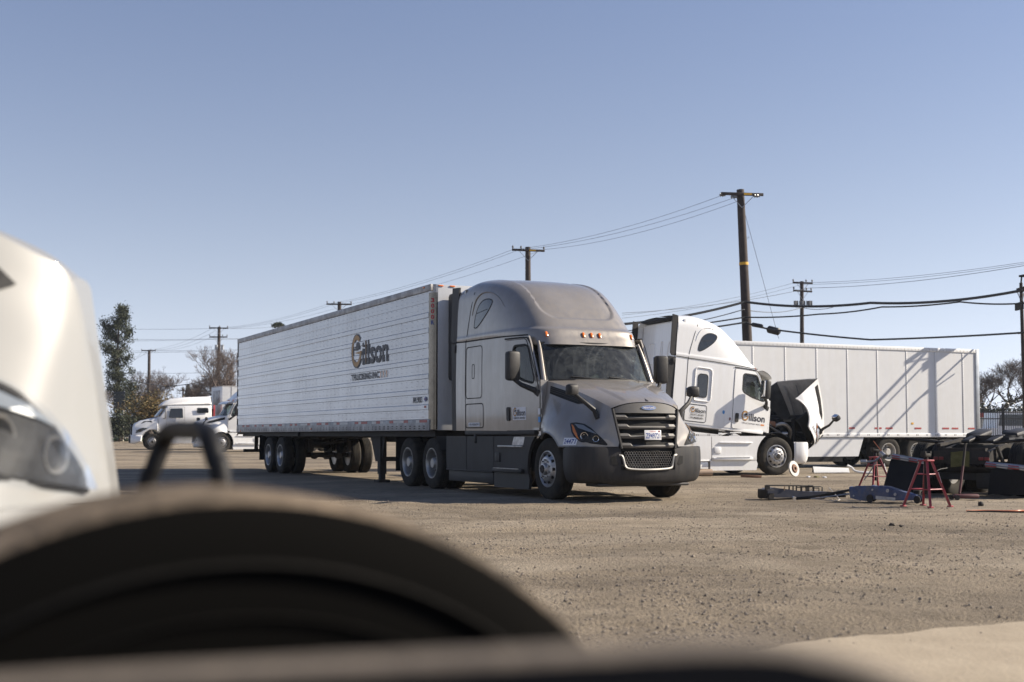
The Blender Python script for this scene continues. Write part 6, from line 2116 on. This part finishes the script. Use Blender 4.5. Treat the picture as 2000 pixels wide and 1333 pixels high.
for i, (x, y, s, m_, lb) in enumerate(((7.45, 32.0, 0.06, 'sticker', 'pale scrap of metal just right of the brake rotor'), (7.62, 31.9, 0.07, 'rag', 'crumpled olive rag right of the brake rotor'), (7.80, 31.8, 0.05, 'sticker', 'small pale scrap farthest right of the brake rotor'))):
    m = MB()
    m.lathe([(0, 0), (0.0, s), (s * 0.35, s * 0.9), (s * 0.5, s * 0.3), (s * 0.52, 0)], 7, axis='Z')
    m.v = [(a + rng.uniform(-0.3, 0.3) * s, b + rng.uniform(-0.3, 0.3) * s, c) for a, b, c in m.v]
    o = m.build('scrap_piece', m_, loc=(x, y, 0.002))
    tag(o, lb, 'scrap')
# clods and scraps on the yard
for i, (px, py, s) in enumerate(((1742, 1026, 0.05), (1760, 1028, 0.03), (1484, 1158, 0.02))):
    d = ray(px, py)
    p = Vector((0, 0, CAMH)) + d * (-CAMH / d.z)
    bmc = bmesh.new()
    bmesh.ops.create_icosphere(bmc, subdivisions=2, radius=1.0)
    m = MB()
    bmc.verts.index_update()
    m.add([(v.co.x * s * 0.8 * rng.uniform(0.6, 1.3), v.co.y * s * 0.6 * rng.uniform(0.6, 1.3), v.co.z * s * 0.5 * rng.uniform(0.6, 1.3)) for v in bmc.verts], [tuple(v.index for v in f.verts) for f in bmc.faces])
    bmc.free()
    o = m.build('dirt_clod', 'clod', loc=(p.x, p.y, 0.002), angle=20)
    tag(o, ['dark flat clod on the dirt below the jack stands', 'small crumb right of the flat dark clod', 'small dark clod alone in the middle of the yard', 'clod near the lower right corner', 'leftmost clod on the rough patch at right', 'second clod on the rough patch at right', 'third clod on the rough patch at right', 'rightmost clod on the rough patch at right'][i], 'clod', 'clods of dirt')

# ------------------------------------------------------------------ iron fence, pickup and signs on the right
fence = thing('iron_fence', 'black iron picket fence behind the dark chassis at the right edge', 'fence', at(1900, 851, 60))
fence.location.z = gz(0, 60)
fx = 60 / 2480
pk = mesh('picket', *(lambda m: (m.v, m.f))(MB().box((0, 0, 1.1), (0.022, 0.022, 2.2)).cyl((0, 0, 2.2), (0, 0, 2.28), 0.015, 0.001, 4)), 'fence_black')
for i in range(38):
    obj('picket', pk, fence, loc=(i * 0.115, i * 0.02, 0))
for z in (0.25, 1.75, 2.05):
    MB().box((2.2, 0.38, z), (4.5, 0.04, 0.05), (0, 0, math.atan2(0.02, 0.115))).build('rail', 'fence_black', fence)
for i in (1.55, 3.9):
    MB().box((i, i * 0.174, 1.2), (0.09, 0.09, 2.5)).build('fence_post', 'fence_black', fence)
wr = MB()
for k in range(14):
    wr.tube([(0.2 + 0.3 * k + 0.16 * math.cos(R(t)), 0.05 * k, 2.38 + 0.15 * math.sin(R(t))) for t in range(0, 360, 40)], 0.007, 4, closed=True)
kind(wr.build('razor_wire', 'galvanised', fence), 'stuff')

def pickup():
    p = at(1972, 851, 66)
    r = thing('pickup_truck', 'white pickup truck seen through the iron fence at the right edge', 'truck', (p.x, p.y, gz(0, 66)), R(180))
    def puff(prof, W_, rr, name, mat):
        m = MB()
        n = len(prof)
        c = Vector((sum(a for a, b in prof) / n, sum(b for a, b in prof) / n))
        for sc, y in ((1 - rr, -W_), (1.0, -W_ + rr * 0.9), (1.0, W_ - rr * 0.9), (1 - rr, W_)):
            m.v += [(c.x + (a - c.x) * sc, y, c.y + (b - c.y) * sc) for a, b in prof]
        for k in range(3):
            m.f += [(k * n + i, k * n + (i + 1) % n, (k + 1) * n + (i + 1) % n, (k + 1) * n + i) for i in range(n)]
        m.f += [tuple(range(n - 1, -1, -1)), tuple(range(3 * n, 4 * n))]
        return m.build(name, mat, r)
    puff([(-0.9, 0.55), (-0.9, 1.30), (-0.75, 1.34), (-0.55, 2.05), (-0.3, 2.12), (0.95, 2.12), (1.05, 1.34), (1.05, 0.55)], 0.98, 0.06, 'cab', 'white_paint')
    puff([(-2.1, 0.55), (-2.15, 1.10), (-1.9, 1.26), (-0.8, 1.34), (-0.8, 0.55)], 0.97, 0.05, 'hood', 'white_paint')
    puff([(1.0, 0.6), (1.0, 1.30), (3.2, 1.30), (3.2, 0.6)], 0.97, 0.04, 'bed', 'white_paint')
    for sy in (-1, 1):
        flat('side_window', rounded([(-0.55, 1.40), (-0.40, 1.98), (0.85, 1.98), (0.95, 1.40)], 0.08), 'dark_glass', r, lambda a, b: (a, sy * 0.985, b))
        MB().box((-0.55, sy * 1.12, 1.45), (0.12, 0.2, 0.22), bevel=0.03).build('mirror', 'black_plastic', r)
        for x in (-1.4, 2.3):
            t = tyre_mb(0.40, 0.25, 0.23, 24, 0).build('wheel', 'rubber', r, loc=(x, sy * 0.88, 0.40))
    ws = np.array([[(-0.80 + 0.27 * b + 0.0, a, 1.38 + 0.66 * b) for a in np.linspace(-0.85, 0.85, 5)] for b in (0, 1)])
    MB().grid(ws - np.array([0.04, 0, 0])).build('windshield', 'dark_glass', r)
    return r
pickup()
sg = thing('site_sign', 'red and cream sign board on posts behind the iron fence', 'sign', at(1925, 851, 72))
sg.location.z = gz(0, 72)
MB().box((0, 0, 1.45), (0.75, 0.04, 1.5)).build('panel', 'sign_cream', sg)
MB().box((0, -0.025, 2.05), (0.75, 0.02, 0.28)).build('header', 'sign_red', sg)
MB().box((0, -0.025, 0.80), (0.75, 0.02, 0.20)).build('footer', 'sign_red', sg)
MB().box((0.05, -0.026, 1.4), (0.3, 0.02, 0.55)).build('emblem_patch', 'gold', sg)
for sx in (-0.34, 0.34):
    MB().box((sx, 0.05, 1.0), (0.07, 0.07, 2.0)).build('post', 'galvanised', sg)
# ------------------------------------------------------------------ parked trucks far left
LF = Frame(-16.03, 69.05, -65.4)
LF.o.z = gz(0, 69)
tractor('semi_truck', 'white sleeper semi truck half hidden behind the tail of the ribbed trailer', LF,
    dict(paint='white_paint', skirt='white_paint', bumper='white_paint', insert='white_paint', step_panel='white_paint', visor=True))

def puffy(prof, wf, rr, name, mat, parent, angle=40):
    """rounded slab from a side profile; wf(u, z) half width"""
    m = MB()
    n = len(prof)
    P = [Vector(p) for p in prof]
    area = sum(P[i].x * P[(i + 1) % n].y - P[(i + 1) % n].x * P[i].y for i in range(n))
    sg_ = 1 if area > 0 else -1
    def inset(d):
        out = []
        for i in range(n):
            e1 = (P[i] - P[i - 1]).normalized()
            e2 = (P[(i + 1) % n] - P[i]).normalized()
            nn = (Vector((-e1.y, e1.x)) + Vector((-e2.y, e2.x)))
            nn = nn.normalized() if nn.length > 1e-6 else Vector((-e1.y, e1.x))
            out.append(P[i] + nn * d * sg_)
        return out
    rings = [(rr, 0.0), (rr * 0.35, rr * 0.3), (0.0, rr)]
    seq = [(d, -1, e) for d, e in rings] + [(d, 1, e) for d, e in rings[::-1]]
    for d, sd, e in seq:
        for q in inset(d):
            m.v.append((q.x, sd * (wf(q.x, q.y) - e), q.y))
    for k in range(5):
        m.f += [(k * n + i, k * n + (i + 1) % n, (k + 1) * n + (i + 1) % n, (k + 1) * n + i) for i in range(n)]
    m.f += [tuple(range(n - 1, -1, -1)), tuple(range(5 * n, 6 * n))]
    return m.build(name, mat, parent, angle=angle)

def mid_roof_truck():
    near = at(262, 851, 78)
    a = -72.0
    fr = Frame(0, 0, a)
    o = Vector((near.x, near.y, 0)) - fr.f * 1.1 - fr.l * 0.9
    r = thing('semi_truck', 'white mid-roof sleeper semi truck parked farthest left by the fence', 'truck', (o.x, o.y, gz(0, 80)), fr.rz)
    cabp = [(-0.35, 1.02), (-0.30, 2.03), (-0.42, 2.10), (-0.78, 2.66), (-0.85, 2.72), (-3.50, 2.78), (-3.55, 1.02)]
    cab = puffy(cabp, lambda u, z: 1.20 - 0.10 * smooth((u + 1.6) / 1.3) - 0.04 * smooth((z - 2.0) / 0.7), 0.10, 'cab', 'white_paint', r)
    roofp = [(-0.40, 2.66), (-0.36, 2.74), (-0.58, 2.96), (-1.0, 3.16), (-1.9, 3.26), (-3.42, 3.32), (-3.52, 2.80)]
    puffy(roofp, lambda u, z: 1.16 - 0.12 * smooth((u + 1.2) / 0.9) - 0.16 * smooth((z - 2.8) / 0.5), 0.13, 'roof_cap', 'white_paint', cab)
    hoodp = [(-0.33, 1.05), (-0.33, 2.02), (0.25, 1.93), (0.75, 1.80), (1.10, 1.62), (1.20, 1.40), (1.22, 0.85), (0.58, 0.85), (0.42, 1.08), (0.2, 1.22), (-0.15, 1.22)]
    hood = puffy(hoodp, lambda u, z: (1.02 - 0.22 * smooth((u + 0.2) / 1.3)) + 0.20 * smooth((1.62 - z) / 0.42), 0.12, 'hood', 'white_paint', r)
    for sd in (-1, 1):
        f = lambda q: (lambda u, z: (u, sd * q, z))
        flat('door_window', rounded([(-0.92, 1.98), (-1.02, 2.55), (-1.75, 2.57), (-1.78, 1.96)], 0.06), 'dark_glass', cab, lambda u, z: (u, sd * (1.225 - 0.10 * smooth((u + 1.6) / 1.3) - 0.04 * smooth((z - 2.0) / 0.7)), z))
        flat('sleeper_window', rounded([(-2.62, 2.27), (-2.60, 2.60), (-3.30, 2.60), (-3.32, 2.29)], 0.08), 'dark_glass', cab, f(1.205))
        ribbon('door_seam', rounded([(-0.75, 1.1), (-0.85, 2.2), (-1.0, 2.63), (-1.86, 2.65), (-1.88, 1.1)], 0.05), 0.02, 'rail_alu', cab, lambda u, z, d=0: (u, sd * (1.226 - 0.10 * smooth((u + 1.6) / 1.3) - 0.04 * smooth((z - 2.0) / 0.7)), z), closed=True)
        flat('hood_vent', [(0.0, 1.62), (0.10, 1.78), (0.55, 1.76), (0.82, 1.50), (0.70, 1.47)], 'trim', hood, lambda u, z: (u, sd * (1.055 - 0.22 * smooth((u + 0.2) / 1.3) + 0.20 * smooth((1.62 - z) / 0.42)), z))
        flat('headlight', [(0.30, 1.34), (0.62, 1.36), (0.98, 1.20), (1.02, 1.02), (0.72, 1.10)], 'dark_glass', hood, lambda u, z: (u, sd * (1.245 - 0.22 * smooth((u + 0.2) / 1.3) - 0.02), z))
        mr_ = MB().box((-0.72, sd * 1.38, 2.25), (0.10, 0.14, 0.62), bevel=0.03)
        mr_.tube([(-0.72, sd * 1.38, 1.98), (-0.6, sd * 1.12, 1.92)], 0.03, 6)
        mr_.build('mirror', 'steel', cab)
        wheel(r, 0.02, sd * 1.045, 0.5, sd, 'steer', 'alloy')
        for u in (-5.6, -4.3):
            wheel(r, u, sd * 1.1, 0.5, sd, 'dual_outer', 'alloy')
            wheel(r, u, sd * 0.76, 0.5, sd, 'inner', 'alloy')
        MB().box((-2.0, sd * 1.15, 0.70), (2.9, 0.10, 0.62), bevel=0.03).build('side_skirt', 'white_paint', r)
    ws = np.array([[(-0.28 - 0.42 * b + (0.20 - 0.05 * b) * (1 - abs(q) ** 2.2), q * (1.09 - 0.04 * b), 2.06 + 0.60 * b) for q in np.linspace(-1, 1, 15)] for b in np.linspace(0, 1, 5)])
    MB().grid(ws).build('windshield', 'dark_glass', cab)
    gr = MB().box((1.235, 0, 1.22), (0.10, 1.25, 0.78), bevel=0.03).build('grille', 'trim', hood)
    MB().box((1.295, 0, 1.22), (0.02, 1.2, 0.05), (R(28), 0, 0)).build('grille_sash', 'chrome', gr)
    bp = puffy([(1.34, 0.42), (1.32, 0.92), (0.62, 0.90), (0.66, 0.50), (1.1, 0.36)], lambda u, z: 1.20 - 0.30 * smooth((u - 0.9) / 0.55), 0.10, 'bumper', 'white_paint', r)
    MB().box((1.29, 0, 0.66), (0.20, 1.75, 0.48), bevel=0.05).build('bumper_centre', 'trim', bp)
    ch = MB()
    for sd in (-1, 1):
        ch.box((-2.6, sd * 0.43, 0.86), (7.0, 0.09, 0.26))
    ch.box((-5.0, 0, 1.0), (1.0, 0.9, 0.2))
    ch.build('chassis', 'black_metal', r)
    st = MB().tube([(-3.72, -0.9, 0.9), (-3.72, -0.9, 2.6)], 0.09, 10)
    st.box((-3.70, 0.5, 2.3), (0.10, 0.5, 1.0), bevel=0.03)
    st.build('rear_gear', 'red_enamel', r)
    return r
mid_roof_truck()

# pale box trailer behind the hidden truck
c = at(433, 851, 80)
pt = thing('box_trailer', 'pale box trailer standing behind the tail of the ribbed trailer', 'trailer', (c.x, c.y, gz(0, 80)), R(28))
MB().box((5.0, 1.3, 2.60), (10.0, 2.6, 2.75), bevel=0.03).build('box_body', 'van_skin', pt)
MB().box((5.0, 1.3, 3.99), (10.0, 2.62, 0.06)).build('roof_rail', 'rail_alu', pt)
for k in range(6):
    MB().box((0.6 + 1.2 * k, -0.012, 2.6), (0.03, 0.02, 2.7)).build('side_post', 'rail_alu', pt)
MB().box((-0.02, 1.3, 3.3), (0.04, 1.6, 0.9), bevel=0.03).build('nose_panel', 'rail_alu', pt)
MB().box((5.0, 1.3, 1.14), (9.5, 2.0, 0.12)).build('floor_beams', 'black_metal', pt)
for sd in (0.15, 2.45):
    for u in (7.5, 8.8):
        wheel(pt, u, sd, 0.5, -1 if sd < 1 else 1, 'dual_outer', 'rim_white')
lg = MB()
for sd in (0.3, 2.3):
    lg.box((2.0, sd, 0.58), (0.15, 0.15, 1.1))
    lg.box((2.0, sd, 0.03), (0.3, 0.25, 0.06))
lg.build('landing_gear', 'black_metal', pt)

# ------------------------------------------------------------------ screened fence, verge, signs on the left
fl = at(200, 851, 106)
fn_ = thing('screened_fence', 'dark screened wire fence behind the farthest left truck', 'fence', (fl.x, fl.y, gz(0, 106)))
for k in range(31):
    MB().cyl((k * 1.6, 0, 0), (k * 1.6, 0, 2.05), 0.035, n=8).build('fence_post', 'fence_black', fn_)
for k in range(30):
    MB().box((k * 1.6 + 0.8, 0.03, 1.10), (1.52, 0.02, 1.6)).build('screen_panel', 'fence_screen', fn_)
for z in (0.32, 1.12, 1.98):
    MB().cyl((0, -0.02, z), (48.0, -0.02, z), 0.022, n=6).build('rail', 'galvanised', fn_)
V, Fc = [], []
for i in range(9000):
    x = fl.x - 1 + nrng.random() * 15
    y = 102.5 + nrng.random() * 3.2
    h = 0.10 + 0.22 * nrng.random()
    a = nrng.random() * 6.28
    k = len(V)
    z = gz(0, y) - 0.02
    V += [(x, y, z), (x + 0.05 * math.cos(a), y + 0.05 * math.sin(a), z), (x + 0.05 * math.cos(a + 1), y, z + h)]
    Fc.append((k, k + 1, k + 2))
kind(tag(obj('grass_verge', mesh('grass_verge', V, Fc, 'grass', smooth=False)), 'strip of short green grass before the screened fence', 'grass'), 'stuff')
bd = at(232, 851, 110)
sb = thing('sign_board', 'dark back of a slatted sign board beside the evergreen', 'sign', (bd.x, bd.y, gz(0, 110)))
for k in range(5):
    z = at(232, 797 - 7.2 * k, 110).z - gz(0, 110)
    MB().box((0, 0, z), (0.98, 0.05, 0.28)).build('slat', 'sign_dark', sb)
MB().cyl((0.42, 0.06, 0), (0.42, 0.06, 4.3), 0.05, n=8).build('post', 'galvanised', sb)
MB().cyl((-0.42, 0.06, 0), (-0.42, 0.06, 4.1), 0.05, n=8).build('post', 'galvanised', sb)
yp = at(240, 851, 101)
tag(MB().box((yp.x, yp.y, gz(0, 101) + 1.1), (0.11, 0.11, 2.75)).build('marker_post', 'sign_cream'), 'thin pale yellow post in front of the dark sign board', 'post')
lp = at(244, 851, 125)
lm_ = thing('street_lamp', 'thin grey street lamp with a long slanting arm by the sign board', 'street lamp', (lp.x, lp.y, gz(0, 125)))
MB().cyl((0, 0, 0), (0, 0, 5.0), 0.06, 0.045, n=8).build('post', 'galvanised', lm_)
MB().tube([(0, 0, 5.0), (0.6, 0, 5.3), (1.25, 0, 5.7)], 0.03, 6).build('arm', 'galvanised', lm_)
MB().box((1.35, 0, 5.74), (0.35, 0.12, 0.08), bevel=0.03).build('lamp_head', 'galvanised', lm_)
l2 = at(424, 851, 116)
l2o = thing('street_lamp', 'white street lamp head on a curved arm near the transformer pole', 'street lamp', (l2.x - 0.2, l2.y - 0.35, gz(0, 116)))
MB().cyl((0, 0, 0), (0, 0, at(424, 737, 116).z - gz(0, 116)), 0.05, n=8).build('post', 'galvanised', l2o)
hz_ = at(398, 735, 116).z - gz(0, 116)
MB().tube([(0, 0, hz_ - 0.2), (-0.3, 0, hz_), (-0.9, 0, hz_)], 0.03, 6).build('arm', 'galvanised', l2o)
MB().lathe([(-0.2, 0.0), (-0.15, 0.09), (0.1, 0.10), (0.25, 0.03)], 10, c=(-1.1, 0, hz_ - 0.02), axis='X').build('lamp_head', 'sticker', l2o)
# tanker and a car roof beyond the fence
tk = at(285, 851, 112)
tko = thing('tank_trailer', 'pale tank peeping over the nose of the farthest left truck', 'tank', (tk.x, tk.y, gz(0, 112)))
z_ = at(288, 812, 112).z - gz(0, 112)
MB().lathe([(-0.95, 0.0), (-0.9, 0.28), (-0.75, 0.38), (1.1, 0.38), (1.25, 0.3), (1.3, 0.0)], 16, axis='X').build('tank', 'rail_alu', tko, loc=(0.1, 0, z_ - 0.35))
MB().box((1.0, 0, z_ - 0.30), (0.9, 0.9, 0.8), bevel=0.15).build('tank_end', 'concrete', tko)
for x in (-0.5, 0.9):
    MB().box((x, 0, (z_ - 0.6) / 2), (0.12, 0.6, z_ - 0.6)).build('leg', 'black_metal', tko)
# ------------------------------------------------------------------ out-of-focus things close to the camera
FF = Frame(-2.475, 3.757, 107.0)
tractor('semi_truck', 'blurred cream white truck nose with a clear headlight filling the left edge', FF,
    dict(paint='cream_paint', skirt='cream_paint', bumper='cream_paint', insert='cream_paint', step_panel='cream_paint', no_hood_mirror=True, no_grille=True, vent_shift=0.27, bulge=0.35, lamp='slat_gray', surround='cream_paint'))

ty = thing('spare_tyre', 'large blurred dusty black tyre standing in the lower left foreground', 'tyre', (-0.30, 1.25, 0.0), R(24))
tyre_mb(0.500, 0.285, 0.292, 96, 4).build('tread_and_sidewall', 'rubber_dusty', ty, loc=(0, 0, 0.495), angle=30)
sw = MB()
for r0, r1 in ((0.440, 0.434), (0.395, 0.390), (0.36, 0.355), (0.325, 0.318)):
    sw.lathe([(-0.1445, r0), (-0.1555, (r0 + r1) / 2), (-0.1445, r1)], 80, axis='Y')
kind(sw.build('moulded_rings', 'rubber_dark', ty, loc=(0, 0, 0.495)), 'stuff')
MB().lathe([(-0.118, 0.4895), (-0.1275, 0.481), (-0.1425, 0.452), (-0.1515, 0.40), (-0.1500, 0.34), (-0.1440, 0.30)], 96, axis='Y').build('sidewall_face', 'sidewall_black', ty, loc=(0, 0, 0.495))
MB().lathe([(-0.12, 0.295), (-0.10, 0.27), (0.05, 0.25), (0.06, 0.12), (0.02, 0.0)], 48, axis='Y').build('rim', 'gap', ty, loc=(0, 0, 0.495))

fd = thing('quarter_fender', 'blurred black fender with a dusty tan top edge along the bottom foreground', 'fender', (0.0, 0.66, 0.0), R(0))
pa = catmull([(-0.75, 0.895), (-0.45, 0.906), (-0.20, 0.921), (0.02, 0.932), (0.115, 0.936), (0.155, 0.932), (0.205, 0.918), (0.265, 0.885), (0.35, 0.825), (0.43, 0.745), (0.47, 0.62)], 5)
top = np.array([[(x, y, z + dz) for x, z in pa] for y, dz in ((0.0, -0.004), (0.003, -0.001), (0.008, 0.0), (0.03, 0.0), (0.045, -0.004), (0.05, -0.015))])
fo = MB().grid(top).build('top_skin', 'dusty_deck', fd, angle=60)
wall = np.array([[(x, 0.0, z - 0.004 - d) for x, z in pa] for d in (0.0, 0.02, 0.06, 0.30)])
MB().grid(wall, flip=True).build('side_skin', 'trim', fd)
wall2 = wall.copy()
wall2[:, :, 1] = 0.05
MB().grid(wall2).build('back_skin', 'trim', fd)
for x in (-0.6, 0.0):
    MB().box((x, 0.0, 0.44), (0.05, 0.05, 0.90), bevel=0.005).build('support_post', 'black_metal', fd)

hd_ = thing('hand_truck', 'blurred black tubular hand truck handle between the truck nose and tyre', 'hand truck', (0, 0, 0), 0)
lt = [at(285, 975, 2.42), at(300, 915, 2.42), at(318, 868, 2.42), at(327, 848, 2.40), at(343, 841, 2.36), at(365, 841, 2.28), at(388, 841, 2.18), at(403, 847, 2.12), at(411, 862, 2.08), at(422, 900, 2.06), at(433, 960, 2.05)]
a0, b0 = lt[0], lt[-1]
path = [Vector((a0.x - 0.03, a0.y, 0.10)), Vector((a0.x - 0.02, a0.y, 0.6))] + lt + [Vector((b0.x + 0.02, b0.y, 0.6)), Vector((b0.x + 0.03, b0.y, 0.10))]
MB().tube([tuple(p) for p in catmull(path, 4)], 0.0175, 12).build('tube_frame', 'trim', hd_, angle=60)
for z in (0.25, 0.6):
    MB().tube([(a0.x - 0.02, a0.y, z), (b0.x + 0.02, b0.y, z)], 0.014, 8).build('cross_bar', 'black_metal', hd_)
for p in (a0, b0):
    MB().lathe([(-0.03, 0.05), (-0.035, 0.12), (0.035, 0.12), (0.03, 0.05)], 20, c=(p.x, p.y + 0.10, 0.122), axis='X').build('wheel', 'rubber', hd_)
MB().box(((a0.x + b0.x) / 2, (a0.y + b0.y) / 2 - 0.12, 0.012), (0.40, 0.26, 0.012)).build('toe_plate', 'black_metal', hd_)

# ------------------------------------------------------------------ hazy winter air
hm_ = bpy.data.materials.new('haze')
hm_.use_nodes = True
for n in list(hm_.node_tree.nodes):
    hm_.node_tree.nodes.remove(n)
hv = hm_.node_tree.nodes.new('ShaderNodeVolumePrincipled')
hv.inputs['Color'].default_value = (0.80, 0.88, 1.0, 1)
hv.inputs['Density'].default_value = 0.00022
hv.inputs['Anisotropy'].default_value = 0.2
ho_ = hm_.node_tree.nodes.new('ShaderNodeOutputMaterial')
hm_.node_tree.links.new(hv.outputs[0], ho_.inputs['Volume'])
hb_ = MB().box((0, 755, 7.4), (2000, 1690, 17.8))
hz_o = obj('haze', mesh('haze', hb_.v, hb_.f, hm_, smooth=False))
kind(hz_o, 'stuff')
tag(hz_o, 'thin pale winter haze over the whole truck yard', 'haze')
